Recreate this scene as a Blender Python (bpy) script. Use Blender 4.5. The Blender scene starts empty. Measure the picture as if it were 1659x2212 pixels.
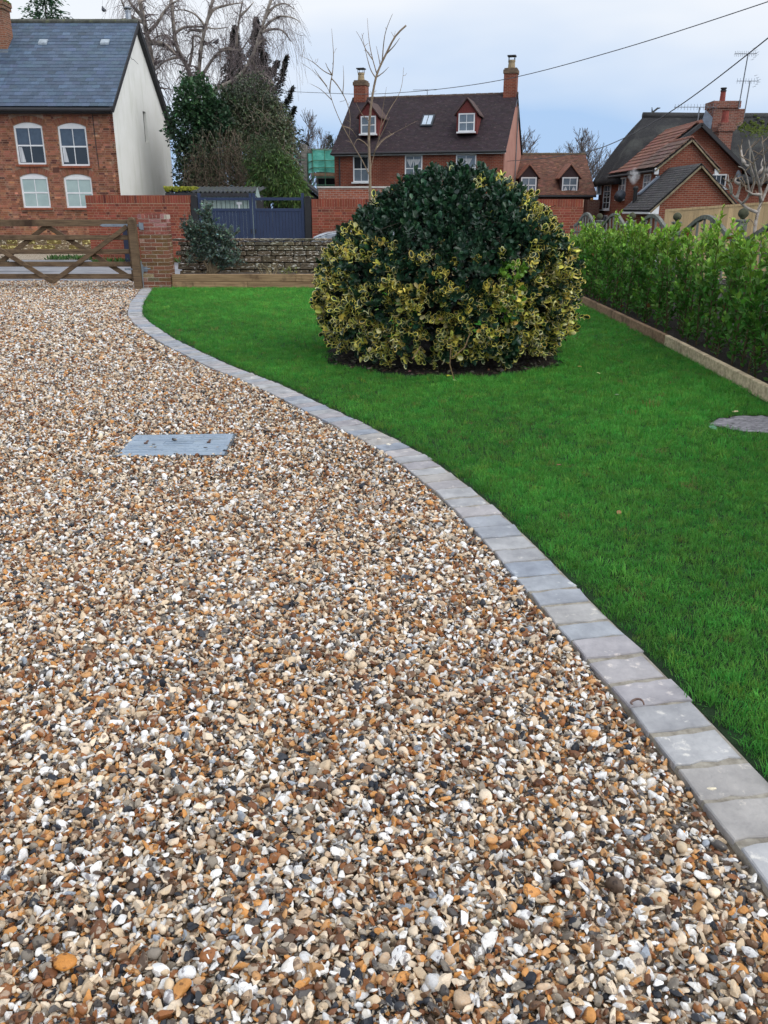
import bpy, bmesh, math, random
import numpy as np
from mathutils import Matrix, Vector, Euler

rad = math.radians
SC = bpy.context.scene
COL = SC.collection
rng = np.random.default_rng(7)
random.seed(7)

# ------------------------------------------------------------------ camera
cam = bpy.data.cameras.new('camera')
cam_o = bpy.data.objects.new('camera', cam); COL.objects.link(cam_o)
cam_o.location = (0, 0, 1.5)
cam_o.rotation_euler = (rad(90 - 20.02), 0, 0)
cam.sensor_fit = 'VERTICAL'; cam.sensor_height = 36.0; cam.sensor_width = 27.0
cam.lens = 36.0 * 1800 / 2212
cam.clip_start = 0.05; cam.clip_end = 2000
SC.camera = cam_o

# ------------------------------------------------------------------ world: overcast winter daylight
SUN_EL, SUN_AZ = rad(40), rad(128)
w = bpy.data.worlds.new('World'); SC.world = w; w.use_nodes = True
nt = w.node_tree; nt.nodes.clear()
def N(t, kind, **kw):
    n = t.nodes.new(kind)
    for k, v in kw.items(): setattr(n, k, v)
    return n
wo = N(nt, 'ShaderNodeOutputWorld'); bg = N(nt, 'ShaderNodeBackground')
sky = N(nt, 'ShaderNodeTexSky', sky_type='NISHITA', sun_disc=False)
sky.sun_elevation = SUN_EL; sky.sun_rotation = SUN_AZ; sky.air_density = 1.0; sky.dust_density = 1.5
tc = N(nt, 'ShaderNodeTexCoord')
mp = N(nt, 'ShaderNodeMapping'); mp.inputs['Scale'].default_value = (1, 1, 3.2)
nz = N(nt, 'ShaderNodeTexNoise'); nz.inputs['Scale'].default_value = 1.9; nz.inputs['Detail'].default_value = 4; nz.inputs['Roughness'].default_value = .45
sx = N(nt, 'ShaderNodeSeparateXYZ')
nt.links.new(tc.outputs['Generated'], mp.inputs['Vector']); nt.links.new(mp.outputs[0], nz.inputs['Vector'])
nt.links.new(tc.outputs['Generated'], sx.inputs[0])
# cloud sheet: thins towards the horizon, where a bluer band of air shows below it
mr = N(nt, 'ShaderNodeMapRange'); mr.inputs['From Min'].default_value = .06; mr.inputs['From Max'].default_value = .23
nt.links.new(sx.outputs['Z'], mr.inputs['Value'])
mm = N(nt, 'ShaderNodeMath', operation='MULTIPLY_ADD'); mm.inputs[1].default_value = 2.6; mm.inputs[2].default_value = -1.3
nt.links.new(nz.outputs['Fac'], mm.inputs[0])
ma = N(nt, 'ShaderNodeMath', operation='ADD', use_clamp=True)
nt.links.new(mr.outputs[0], ma.inputs[0]); nt.links.new(mm.outputs[0], ma.inputs[1])
cr = N(nt, 'ShaderNodeValToRGB')
cr.color_ramp.elements[0].color = (.33, .475, .70, 1); cr.color_ramp.elements[1].color = (.70, .728, .772, 1)
cr.color_ramp.elements[0].position = .1; cr.color_ramp.elements[1].position = .95
nt.links.new(ma.outputs[0], cr.inputs[0])
sm = N(nt, 'ShaderNodeMixRGB', blend_type='MULTIPLY'); sm.inputs[0].default_value = 1; sm.inputs[2].default_value = (.07, .07, .07, 1)
nt.links.new(sky.outputs[0], sm.inputs[1])
mx = N(nt, 'ShaderNodeMixRGB'); mx.inputs[0].default_value = .9
nt.links.new(sm.outputs[0], mx.inputs[1]); nt.links.new(cr.outputs[0], mx.inputs[2])
nt.links.new(mx.outputs[0], bg.inputs['Color']); bg.inputs['Strength'].default_value = 1.0
nt.links.new(bg.outputs[0], wo.inputs['Surface'])

sun = bpy.data.lights.new('sun', 'SUN'); sun.energy = 1.5; sun.angle = rad(75); sun.color = (1, .97, .93)
sun_o = bpy.data.objects.new('sun', sun); COL.objects.link(sun_o)
sd = Vector((math.sin(SUN_AZ) * math.cos(SUN_EL), math.cos(SUN_AZ) * math.cos(SUN_EL), math.sin(SUN_EL)))
sun_o.rotation_euler = (-sd).to_track_quat('-Z', 'Y').to_euler()

SC.view_settings.view_transform = 'Standard'; SC.view_settings.look = 'None'
SC.view_settings.exposure = 0.46; SC.view_settings.gamma = 1.0
SC.render.engine = 'CYCLES'
SC.cycles.max_bounces = 5; SC.cycles.diffuse_bounces = 2; SC.cycles.glossy_bounces = 2
SC.cycles.transparent_max_bounces = 8; SC.cycles.volume_bounces = 1
SC.cycles.caustics_reflective = False; SC.cycles.caustics_refractive = False
SC.cycles.use_adaptive_sampling = True; SC.cycles.adaptive_threshold = .03

# ------------------------------------------------------------------ helpers
def S(r, g, b):
    f = lambda c: ((c / 255 + .055) / 1.055) ** 2.4 if c > 10 else c / 255 / 12.92
    return (f(r), f(g), f(b))

def pm(name, c1, c2=None, scale=6., rough=.75, bump=.2, bscale=50., dist=.01, stretch=(1, 1, 1), lo=.35, hi=.65,
       attr=False, inst=False, metallic=0., spec=.4, c3=None, s3=2., lo3=.5, hi3=.65, st3=None, trans=0., sheen=0., gen=False):
    m = bpy.data.materials.new(name); m.use_nodes = True
    t = m.node_tree; b = t.nodes['Principled BSDF']; L = t.links.new
    tc = N(t, 'ShaderNodeTexCoord'); oi = N(t, 'ShaderNodeObjectInfo')
    ad = N(t, 'ShaderNodeVectorMath', operation='MULTIPLY_ADD')
    L(oi.outputs['Random'], ad.inputs[0]); ad.inputs[1].default_value = (37, 71, 13)
    L(tc.outputs['Object'], ad.inputs[2])
    vec = ad.outputs[0]
    mp = N(t, 'ShaderNodeMapping'); mp.inputs['Scale'].default_value = stretch; L(vec, mp.inputs['Vector'])
    c2 = c2 or tuple(x * .7 for x in c1)
    n1 = N(t, 'ShaderNodeTexNoise'); n1.inputs['Scale'].default_value = scale; n1.inputs['Detail'].default_value = 7; n1.inputs['Roughness'].default_value = .6
    L(mp.outputs[0], n1.inputs['Vector'])
    r1 = N(t, 'ShaderNodeMapRange'); r1.inputs['From Min'].default_value = lo; r1.inputs['From Max'].default_value = hi
    L(n1.outputs['Fac'], r1.inputs['Value'])
    mx = N(t, 'ShaderNodeMixRGB'); mx.inputs[1].default_value = (*c1, 1); mx.inputs[2].default_value = (*c2, 1)
    L(r1.outputs[0], mx.inputs[0]); out = mx.outputs[0]
    if c3:
        mp3 = N(t, 'ShaderNodeMapping'); mp3.inputs['Scale'].default_value = st3 or stretch; mp3.inputs['Location'].default_value = (5, 3, 9); L(vec, mp3.inputs['Vector'])
        n3 = N(t, 'ShaderNodeTexNoise'); n3.inputs['Scale'].default_value = s3; n3.inputs['Detail'].default_value = 8; n3.inputs['Roughness'].default_value = .65
        L(mp3.outputs[0], n3.inputs['Vector'])
        r3 = N(t, 'ShaderNodeMapRange'); r3.inputs['From Min'].default_value = lo3; r3.inputs['From Max'].default_value = hi3
        L(n3.outputs['Fac'], r3.inputs['Value'])
        m3 = N(t, 'ShaderNodeMixRGB'); m3.inputs[2].default_value = (*c3, 1)
        L(r3.outputs[0], m3.inputs[0]); L(out, m3.inputs[1]); out = m3.outputs[0]
    if attr or inst:
        a = N(t, 'ShaderNodeAttribute', attribute_name='col'); a.attribute_type = 'INSTANCER' if inst else 'GEOMETRY'
        q = N(t, 'ShaderNodeMixRGB', blend_type='MULTIPLY'); q.inputs[0].default_value = 1
        L(out, q.inputs[1]); L(a.outputs['Color'], q.inputs[2]); out = q.outputs[0]
    if attr:
        q = N(t, 'ShaderNodeMixRGB', blend_type='MULTIPLY'); q.inputs[0].default_value = 1
        L(out, q.inputs[1]); L(oi.outputs['Color'], q.inputs[2]); out = q.outputs[0]
    L(out, b.inputs['Base Color'])
    b.inputs['Roughness'].default_value = rough; b.inputs['Metallic'].default_value = metallic
    b.inputs['Specular IOR Level'].default_value = spec
    if bump:
        nb = N(t, 'ShaderNodeTexNoise'); nb.inputs['Scale'].default_value = bscale; nb.inputs['Detail'].default_value = 5
        L(mp.outputs[0], nb.inputs['Vector'])
        bp = N(t, 'ShaderNodeBump'); bp.inputs['Strength'].default_value = bump; bp.inputs['Distance'].default_value = dist
        L(nb.outputs['Fac'], bp.inputs['Height']); L(bp.outputs[0], b.inputs['Normal'])
    if trans:
        tr = N(t, 'ShaderNodeBsdfTranslucent'); L(out, tr.inputs['Color'])
        ms = N(t, 'ShaderNodeMixShader'); ms.inputs[0].default_value = trans
        o = t.nodes['Material Output']; L(b.outputs[0], ms.inputs[1]); L(tr.outputs[0], ms.inputs[2]); L(ms.outputs[0], o.inputs['Surface'])
    return m

def brick_mat(name, c1, c2, mortar, bw=.225, bh=.075, mort=.008, var=None, s3=.8, lo3=.5, hi3=.7):
    m = bpy.data.materials.new(name); m.use_nodes = True
    t = m.node_tree; b = t.nodes['Principled BSDF']; L = t.links.new
    tc = N(t, 'ShaderNodeTexCoord'); sx = N(t, 'ShaderNodeSeparateXYZ'); L(tc.outputs['Object'], sx.inputs[0])
    ad = N(t, 'ShaderNodeMath', operation='ADD'); L(sx.outputs[0], ad.inputs[0]); L(sx.outputs[1], ad.inputs[1])
    cb = N(t, 'ShaderNodeCombineXYZ'); L(ad.outputs[0], cb.inputs[0]); L(sx.outputs[2], cb.inputs[1])
    br = N(t, 'ShaderNodeTexBrick'); L(cb.outputs[0], br.inputs['Vector'])
    br.inputs['Color1'].default_value = (*c1, 1); br.inputs['Color2'].default_value = (*c2, 1); br.inputs['Mortar'].default_value = (*mortar, 1)
    br.inputs['Scale'].default_value = 1; br.inputs['Mortar Size'].default_value = mort; br.inputs['Brick Width'].default_value = bw; br.inputs['Row Height'].default_value = bh
    br.inputs['Mortar Smooth'].default_value = .1
    out = br.outputs['Color']
    nz = N(t, 'ShaderNodeTexNoise'); nz.inputs['Scale'].default_value = s3; nz.inputs['Detail'].default_value = 8; L(tc.outputs['Object'], nz.inputs['Vector'])
    r = N(t, 'ShaderNodeMapRange'); r.inputs['From Min'].default_value = lo3; r.inputs['From Max'].default_value = hi3; r.inputs['To Max'].default_value = .6
    L(nz.outputs['Fac'], r.inputs['Value'])
    mx = N(t, 'ShaderNodeMixRGB'); mx.inputs[2].default_value = (*(var or tuple(x * .6 for x in c1)), 1); L(r.outputs[0], mx.inputs[0]); L(out, mx.inputs[1])
    L(mx.outputs[0], b.inputs['Base Color']); b.inputs['Roughness'].default_value = .9; b.inputs['Specular IOR Level'].default_value = .2
    bp = N(t, 'ShaderNodeBump'); bp.inputs['Strength'].default_value = .6; bp.inputs['Distance'].default_value = .01; bp.invert = True
    L(br.outputs['Fac'], bp.inputs['Height']); L(bp.outputs[0], b.inputs['Normal'])
    return m

def link(o, parent=None):
    COL.objects.link(o)
    if parent is not None: o.parent = parent
    return o

def tag(o, label=None, cat=None, group=None, kind=None):
    if label: o['label'] = label
    if cat: o['category'] = cat
    if group: o['group'] = group
    if kind: o['kind'] = kind
    return o

def thing(name, label, cat, loc=(0, 0, 0), rz=0., group=None):
    o = bpy.data.objects.new(name, None); o.empty_display_size = .1
    o.location = loc; o.rotation_euler = (0, 0, rz); link(o)
    return tag(o, label, cat, group)

def np_mesh(name, V, F, mat=None, cols=None, smooth=False):
    """V (n,3); F (m,k) array, or list of lists; cols per vertex (n,3)"""
    me = bpy.data.meshes.new(name)
    V = np.asarray(V, dtype=np.float32)
    if isinstance(F, np.ndarray):
        k = F.shape[1]; m = len(F)
        me.vertices.add(len(V)); me.vertices.foreach_set('co', V.ravel())
        me.loops.add(m * k); me.loops.foreach_set('vertex_index', F.astype(np.int32).ravel())
        me.polygons.add(m); me.polygons.foreach_set('loop_start', np.arange(0, m * k, k, dtype=np.int32))
        me.update(calc_edges=True)
    else:
        me.from_pydata(V.tolist(), [], F); me.update()
    me.polygons.foreach_set('use_smooth', np.full(len(me.polygons), bool(smooth)))
    if cols is not None:
        a = me.color_attributes.new('col', 'FLOAT_COLOR', 'POINT')
        c = np.ones((len(V), 4), dtype=np.float32); c[:, :3] = cols; a.data.foreach_set('color', c.ravel())
    if mat: me.materials.append(mat)
    return me

def np_obj(name, V, F, mat, parent=None, cols=None, smooth=False, kind=None):
    o = bpy.data.objects.new(name, np_mesh(name, V, F, mat, cols, smooth)); link(o, parent)
    if kind: o['kind'] = kind
    return o

class MB:
    def __init__(s): s.v = []; s.f = []
    def add(s, vs, fs):
        n = len(s.v); s.v += [tuple(v) for v in vs]; s.f += [[i + n for i in f] for f in fs]; return s
    def box(s, x0, x1, y0, y1, z0, z1):
        return s.add([(x0, y0, z0), (x1, y0, z0), (x1, y1, z0), (x0, y1, z0), (x0, y0, z1), (x1, y0, z1), (x1, y1, z1), (x0, y1, z1)],
                     [[0, 3, 2, 1], [4, 5, 6, 7], [0, 1, 5, 4], [1, 2, 6, 5], [2, 3, 7, 6], [3, 0, 4, 7]])
    def bar(s, a, b, w, h, up=(0, 0, 1)):
        a = Vector(a); b = Vector(b); d = (b - a).normalized(); up = Vector(up)
        if abs(d.dot(up)) > .98: up = Vector((0, 1, 0))
        r = d.cross(up).normalized() * w / 2; u = r.cross(d).normalized() * h / 2
        vs = [p + i * r + j * u for p in (a, b) for i, j in ((-1, -1), (1, -1), (1, 1), (-1, 1))]
        return s.add(vs, [[0, 1, 2, 3], [7, 6, 5, 4], [0, 4, 5, 1], [1, 5, 6, 2], [2, 6, 7, 3], [3, 7, 4, 0]])
    def prism(s, poly, axis, a0, a1):
        """poly of 2-D points; axis 'x': poly=(y,z); 'y': poly=(x,z); 'z': poly=(x,y)"""
        n = len(poly)
        mk = {'x': lambda p, a: (a, p[0], p[1]), 'y': lambda p, a: (p[0], a, p[1]), 'z': lambda p, a: (p[0], p[1], a)}[axis]
        vs = [mk(p, a0) for p in poly] + [mk(p, a1) for p in poly]
        return s.add(vs, [list(range(n))[::-1], list(range(n, 2 * n))] + [[i, (i + 1) % n, n + (i + 1) % n, n + i] for i in range(n)])
    def tube(s, pts, rs, n=8, caps=True):
        pts = [Vector(p) for p in pts]
        if not hasattr(rs, '__len__'): rs = [rs] * len(pts)
        base = len(s.v); prev = None
        for i, p in enumerate(pts):
            d = (pts[min(i + 1, len(pts) - 1)] - pts[max(i - 1, 0)]).normalized()
            if prev is None:
                ref = Vector((0, 0, 1)) if abs(d.z) < .9 else Vector((1, 0, 0)); r = d.cross(ref).normalized()
            else:
                r = (prev - d * prev.dot(d)).normalized()
            prev = r; u = d.cross(r)
            for k in range(n):
                a = 2 * math.pi * k / n
                s.v.append(tuple(p + (r * math.cos(a) + u * math.sin(a)) * rs[i]))
        for i in range(len(pts) - 1):
            for k in range(n):
                a = base + i * n + k; b = base + i * n + (k + 1) % n
                s.f.append([a, b, b + n, a + n])
        if caps:
            s.f.append([base + k for k in range(n)][::-1]); e = base + (len(pts) - 1) * n; s.f.append([e + k for k in range(n)])
        return s
    def lathe(s, c, prof, n=16):
        """prof list of (r,z) about vertical axis at c"""
        base = len(s.v)
        for r, z in prof:
            for k in range(n):
                a = 2 * math.pi * k / n; s.v.append((c[0] + r * math.cos(a), c[1] + r * math.sin(a), c[2] + z))
        for i in range(len(prof) - 1):
            for k in range(n):
                a = base + i * n + k; b = base + i * n + (k + 1) % n; s.f.append([a, b, b + n, a + n])
        s.f.append([base + k for k in range(n)][::-1]); e = base + (len(prof) - 1) * n; s.f.append([e + k for k in range(n)])
        return s
    def build(s, name, mat, parent=None, smooth=False, bevel=0., kind=None):
        me = bpy.data.meshes.new(name); me.from_pydata(s.v, [], s.f)
        bm = bmesh.new(); bm.from_mesh(me); bmesh.ops.recalc_face_normals(bm, faces=bm.faces)
        if bevel: bmesh.ops.bevel(bm, geom=list(bm.edges), offset=bevel, segments=1, affect='EDGES', clamp_overlap=True)
        bm.to_mesh(me); bm.free()
        if smooth: me.polygons.foreach_set('use_smooth', np.ones(len(me.polygons), dtype=bool))
        me.materials.append(mat)
        o = bpy.data.objects.new(name, me); link(o, parent)
        if kind: o['kind'] = kind
        return o

def batch_tubes(P, R, sides=3):
    """P (N,K,3) paths, R (N,K) radii -> V, F"""
    P = np.asarray(P, float); R = np.asarray(R, float); Nn, K, _ = P.shape
    d = P[:, -1] - P[:, 0]; d /= np.linalg.norm(d, axis=1, keepdims=True) + 1e-9
    ref = np.where(np.abs(d[:, 2:3]) > .9, np.array([[1., 0, 0]]), np.array([[0., 0, 1]]))
    u = np.cross(d, ref); u /= np.linalg.norm(u, axis=1, keepdims=True) + 1e-9; v = np.cross(d, u)
    a = np.arange(sides) * 2 * math.pi / sides
    off = np.cos(a)[None, :, None] * u[:, None, :] + np.sin(a)[None, :, None] * v[:, None, :]     # N,s,3
    V = P[:, :, None, :] + off[:, None, :, :] * R[:, :, None, None]
    idx = np.arange(Nn * K * sides).reshape(Nn, K, sides)
    A = idx[:, :-1, :]; B = np.roll(idx, -1, axis=2)[:, :-1, :]; C = np.roll(idx, -1, axis=2)[:, 1:, :]; D = idx[:, 1:, :]
    return V.reshape(-1, 3), np.stack([A, B, C, D], -1).reshape(-1, 4)

def batch_copy(tv, tf, M, pos):
    """template verts (n,3), faces (m,k), M (N,3,3), pos (N,3)"""
    tv = np.asarray(tv, float); tf = np.asarray(tf)
    V = np.einsum('nij,kj->nki', M, tv) + pos[:, None, :]
    F = tf[None] + (np.arange(len(pos)) * len(tv))[:, None, None]
    return V.reshape(-1, 3), F.reshape(-1, tf.shape[1])

def frames(d, up=None, roll=None):
    """rotation matrices whose Y axis is d (N,3), Z near up"""
    d = d / (np.linalg.norm(d, axis=1, keepdims=True) + 1e-9)
    if up is None: up = np.tile([[0., 0, 1]], (len(d), 1))
    x = np.cross(d, up); nx = np.linalg.norm(x, axis=1, keepdims=True)
    x = np.where(nx < 1e-3, np.array([[1., 0, 0]]), x / (nx + 1e-9)); z = np.cross(x, d)
    if roll is not None:
        c, s_ = np.cos(roll)[:, None], np.sin(roll)[:, None]; x, z = x * c + z * s_, z * c - x * s_
    return np.stack([x, d, z], axis=2)

def rand_unit(n, r=rng):
    v = r.normal(size=(n, 3)); return v / np.linalg.norm(v, axis=1, keepdims=True)

BOXV = np.array([(-.5, -.5, -.5), (.5, -.5, -.5), (.5, .5, -.5), (-.5, .5, -.5), (-.5, -.5, .5), (.5, -.5, .5), (.5, .5, .5), (-.5, .5, .5)])
BOXF = np.array([[0, 3, 2, 1], [4, 5, 6, 7], [0, 1, 5, 4], [1, 2, 6, 5], [2, 3, 7, 6], [3, 0, 4, 7]])

def pieces(parent, name, M, pos, cols, mat, tv=BOXV, tf=BOXF, sep=300, order=None, rest='pieces', smooth=False, tcols=None):
    """the `sep` first pieces (by order) as objects of their own under parent, the remainder as one joined part"""
    n = len(pos); M = np.asarray(M); pos = np.asarray(pos, float); cols = np.asarray(cols, float)
    idx = np.arange(n) if order is None else np.argsort(order)
    a, b = idx[:sep], idx[sep:]
    me = np_mesh(name, tv, np.asarray(tf), mat, np.ones((len(tv), 3)) if tcols is None else tcols, smooth)
    for i in a:
        o = bpy.data.objects.new(name, me); link(o, parent)
        m = np.eye(4); m[:3, :3] = M[i]; m[:3, 3] = pos[i]; o.matrix_local = Matrix(m.tolist()); o.color = (*cols[i], 1)
    if len(b):
        V, F = batch_copy(tv, tf, M[b], pos[b])
        C = np.repeat(cols[b], len(tv), axis=0)
        if tcols is not None: C = C * np.tile(tcols, (len(b), 1))
        np_obj(rest, V, F, mat, parent, C, smooth, kind='stuff')

def diag(w, d, h): return np.diag([w, d, h])

def gn_scatter(name, variants, pos, rot, scl, col, vid, mat, parent=None, smooth=True):
    """one object: points that carry rot/scl/col, each showing one of the variant meshes kept in the same mesh"""
    Vs, Fs, ids = [], [], []; n = 0
    for k, (v, f) in enumerate(variants):
        Vs.append(np.asarray(v)); Fs.append(np.asarray(f) + n); ids.append(np.full(len(v), k)); n += len(v)
    nv = n; Vs.append(pos); ids.append(100 + np.asarray(vid))
    V = np.concatenate(Vs); F = np.concatenate(Fs); ids = np.concatenate(ids)
    me = np_mesh(name, V, F, mat, None, smooth is True)
    if smooth is not True and smooth:      # only variants from this number on are smooth
        k0 = sum(len(f) for _, f in variants[:smooth]); me.polygons.foreach_set('use_smooth', np.arange(len(me.polygons)) >= k0)
    def full(x, fill):
        a = np.full((len(V), 3), fill, dtype=np.float32); a[nv:] = x; return a
    a = me.attributes.new('vid', 'INT', 'POINT'); a.data.foreach_set('value', ids.astype(np.int32))
    a = me.attributes.new('rot', 'FLOAT_VECTOR', 'POINT'); a.data.foreach_set('vector', full(rot, 0).ravel())
    a = me.attributes.new('scl', 'FLOAT_VECTOR', 'POINT'); a.data.foreach_set('vector', full(scl, 1).ravel())
    a = me.attributes.new('col', 'FLOAT_COLOR', 'POINT')
    c = np.ones((len(V), 4), dtype=np.float32); c[nv:, :3] = col; a.data.foreach_set('color', c.ravel())
    o = bpy.data.objects.new(name, me); link(o, parent); o['kind'] = 'stuff'
    g = bpy.data.node_groups.new(name + '_scatter', 'GeometryNodeTree')
    g.interface.new_socket('Geometry', in_out='INPUT', socket_type='NodeSocketGeometry')
    g.interface.new_socket('Geometry', in_out='OUTPUT', socket_type='NodeSocketGeometry')
    gi = N(g, 'NodeGroupInput'); go = N(g, 'NodeGroupOutput'); jn = N(g, 'GeometryNodeJoinGeometry')
    def na(nm, ty):
        q = N(g, 'GeometryNodeInputNamedAttribute', data_type=ty); q.inputs['Name'].default_value = nm; return q.outputs['Attribute']
    v_, r_, s_ = na('vid', 'INT'), na('rot', 'FLOAT_VECTOR'), na('scl', 'FLOAT_VECTOR')
    def sel(k):
        c = N(g, 'FunctionNodeCompare', data_type='INT', operation='EQUAL')
        ins = [i for i in c.inputs if i.type == 'INT']; g.links.new(v_, ins[0]); ins[1].default_value = k
        sp = N(g, 'GeometryNodeSeparateGeometry', domain='POINT')
        g.links.new(gi.outputs[0], sp.inputs['Geometry']); g.links.new(c.outputs[0], sp.inputs['Selection'])
        return sp.outputs['Selection']
    for k in range(len(variants)):
        ip = N(g, 'GeometryNodeInstanceOnPoints')
        g.links.new(sel(100 + k), ip.inputs['Points']); g.links.new(sel(k), ip.inputs['Instance'])
        g.links.new(r_, ip.inputs['Rotation']); g.links.new(s_, ip.inputs['Scale'])
        g.links.new(ip.outputs[0], jn.inputs[0])
    g.links.new(jn.outputs[0], go.inputs[0])
    md = o.modifiers.new('scatter', 'NODES'); md.node_group = g
    return o

def interp_poly(pts, t):
    pts = np.asarray(pts, float); d = np.r_[0, np.cumsum(np.linalg.norm(np.diff(pts, axis=0), axis=1))]
    t = np.asarray(t) * d[-1]
    return np.stack([np.interp(t, d, pts[:, k]) for k in range(pts.shape[1])], -1)
def smooth_poly(pts, n=200, it=6):
    p = interp_poly(pts, np.linspace(0, 1, n))
    for _ in range(it):
        q = p.copy(); q[1:-1] = (p[:-2] + 2 * p[1:-1] + p[2:]) / 4; p = q
    return p

# ------------------------------------------------------------------ materials shared
M_soil = pm('soil', (.022, .015, .010), (.009, .006, .004), scale=18, bump=.8, bscale=70, dist=.03, rough=.95)
M_ground = pm('rough_ground', (.06, .075, .03), (.04, .035, .02), scale=.8, bump=.5, bscale=12, dist=.05, rough=.95)
M_asphalt = pm('asphalt', S(150, 152, 158), S(125, 127, 133), scale=3, bump=.4, bscale=300, dist=.004, rough=.65, c3=S(100, 102, 108), s3=.7, st3=(.3, 1.5, 1))
M_verge = pm('verge_gravel', S(190, 178, 160), S(120, 104, 85), scale=30, bump=.8, bscale=60, dist=.02, rough=.9, lo=.4, hi=.6)
M_brick = pm('brick', (.27, .075, .046), (.20, .056, .036), scale=9, bump=.5, bscale=80, dist=.004, rough=.9, spec=.2, attr=True)
M_oldbrick = pm('old_brick', (.28, .115, .070), (.20, .082, .054), scale=7, bump=.7, bscale=60, dist=.006, rough=.92, spec=.2, attr=True, c3=(.30, .22, .16), s3=3, lo3=.56, hi3=.75)
M_mortar = pm('mortar', S(176, 150, 128), S(140, 116, 96), scale=20, bump=.4, rough=.95, spec=.1)
M_oldmortar = pm('old_mortar', S(168, 146, 128), S(132, 104, 88), scale=5, bump=.4, rough=.95, spec=.1)
M_sleeper = pm('sleeper_oak', S(156, 132, 102), S(116, 94, 70), scale=5, stretch=(.35, 4, 6), bump=.35, bscale=30, dist=.006, rough=.85, c3=S(62, 46, 34), s3=2.2, st3=(1, 1, 1), lo3=.55, hi3=.72, attr=True)
M_gatewood = pm('gate_wood', S(118, 98, 76), S(84, 68, 52), scale=6, stretch=(.5, 5, 6), bump=.4, bscale=30, dist=.005, rough=.85, c3=S(60, 44, 32), s3=2.5, st3=(1, 1, 1), lo3=.5, hi3=.7)
M_galv = pm('galvanised_steel', S(150, 160, 170), S(120, 130, 142), scale=8, bump=.08, bscale=80, rough=.45, metallic=.6, spec=.5)
M_white = pm('white_paint', S(228, 230, 232), S(214, 216, 220), scale=3, bump=.05, rough=.5)
M_black = pm('black_paint', (.018, .018, .02), (.012, .012, .013), rough=.5, bump=.1)

# ------------------------------------------------------------------ ground, road, verge
g = MB(); g.box(-900, 900, -60, 1500, -1.0, -.09); tag(g.build('ground', M_ground), kind='structure')
g = MB(); g.box(-60, 60, 18.9, 27.2, -.088, -.012); tag(g.build('road', M_asphalt), kind='structure')
g = MB(); g.box(-40, -8.95, 27.2, 33.4, -.087, .0); tag(g.build('gravel_verge', M_verge), kind='structure')
g = MB(); g.box(-8.95, 8, 26.0, 29.0, -.086, -.02); tag(g.build('paved_forecourt', M_asphalt), kind='structure')

# ------------------------------------------------------------------ kerb of sandstone setts
KL = [(1.0, .2), (.965, .9), (.90, 1.53), (.88, 1.67), (.86, 1.82), (.82, 2.06), (.77, 2.31), (.71, 2.62), (.63, 2.97), (.55, 3.37), (.50, 3.61), (.38, 4.12), (.24, 4.59),
      (.06, 5.10), (-.23, 5.70), (-.66, 6.48), (-1.11, 7.34), (-1.77, 8.37), (-2.67, 10.0), (-3.45, 11.69), (-3.85, 12.75), (-4.27, 14.37), (-4.55, 15.8), (-4.80, 17.0)]
KL = smooth_poly(KL, 400, 30)
tan = np.gradient(KL, axis=0); tan /= np.linalg.norm(tan, axis=1, keepdims=True)
nor = np.stack([tan[:, 1], -tan[:, 0]], 1)            # towards the lawn
KR = KL + nor * .215
def KLx(y): return np.interp(y, KL[:, 1], KL[:, 0])
def KRx(y): return np.interp(y, KR[:, 1], KR[:, 0])
M_sett = pm('sandstone_sett', S(182, 184, 188), S(150, 152, 157), scale=7, bump=.9, bscale=22, dist=.010, rough=.7, spec=.4, c3=S(212, 211, 208), s3=16, lo3=.60, hi3=.68, attr=True)
M_bed_mortar = pm('kerb_mortar', S(168, 163, 152), S(128, 122, 112), scale=30, bump=.6, bscale=120, dist=.004, rough=.95)
kv = []; kf = []
inn = KL - nor * .02; outr = KR + nor * .012
for i in range(len(KL)):
    kv += [(inn[i, 0], inn[i, 1], -.08), (KL[i, 0] + .004, KL[i, 1], .004), (KR[i, 0], KR[i, 1], .006), (outr[i, 0], outr[i, 1], -.08)]
    if i: a = 4 * (i - 1); kf += [[a, a + 1, a + 5, a + 4], [a + 1, a + 2, a + 6, a + 5], [a + 2, a + 3, a + 7, a + 6]]
kerb = np_obj('kerb', kv, kf, M_bed_mortar); tag(kerb, kind='structure')
seg = np.r_[0, np.cumsum(np.linalg.norm(np.diff(KL, axis=0), axis=1))]
pal = [S(164, 168, 172), S(176, 172, 168), S(156, 160, 166), S(182, 170, 164), S(184, 176, 164), S(140, 150, 164), S(190, 186, 180), S(170, 158, 156), S(178, 166, 150)]
s0 = .05; rs = random.Random(4)
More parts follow.
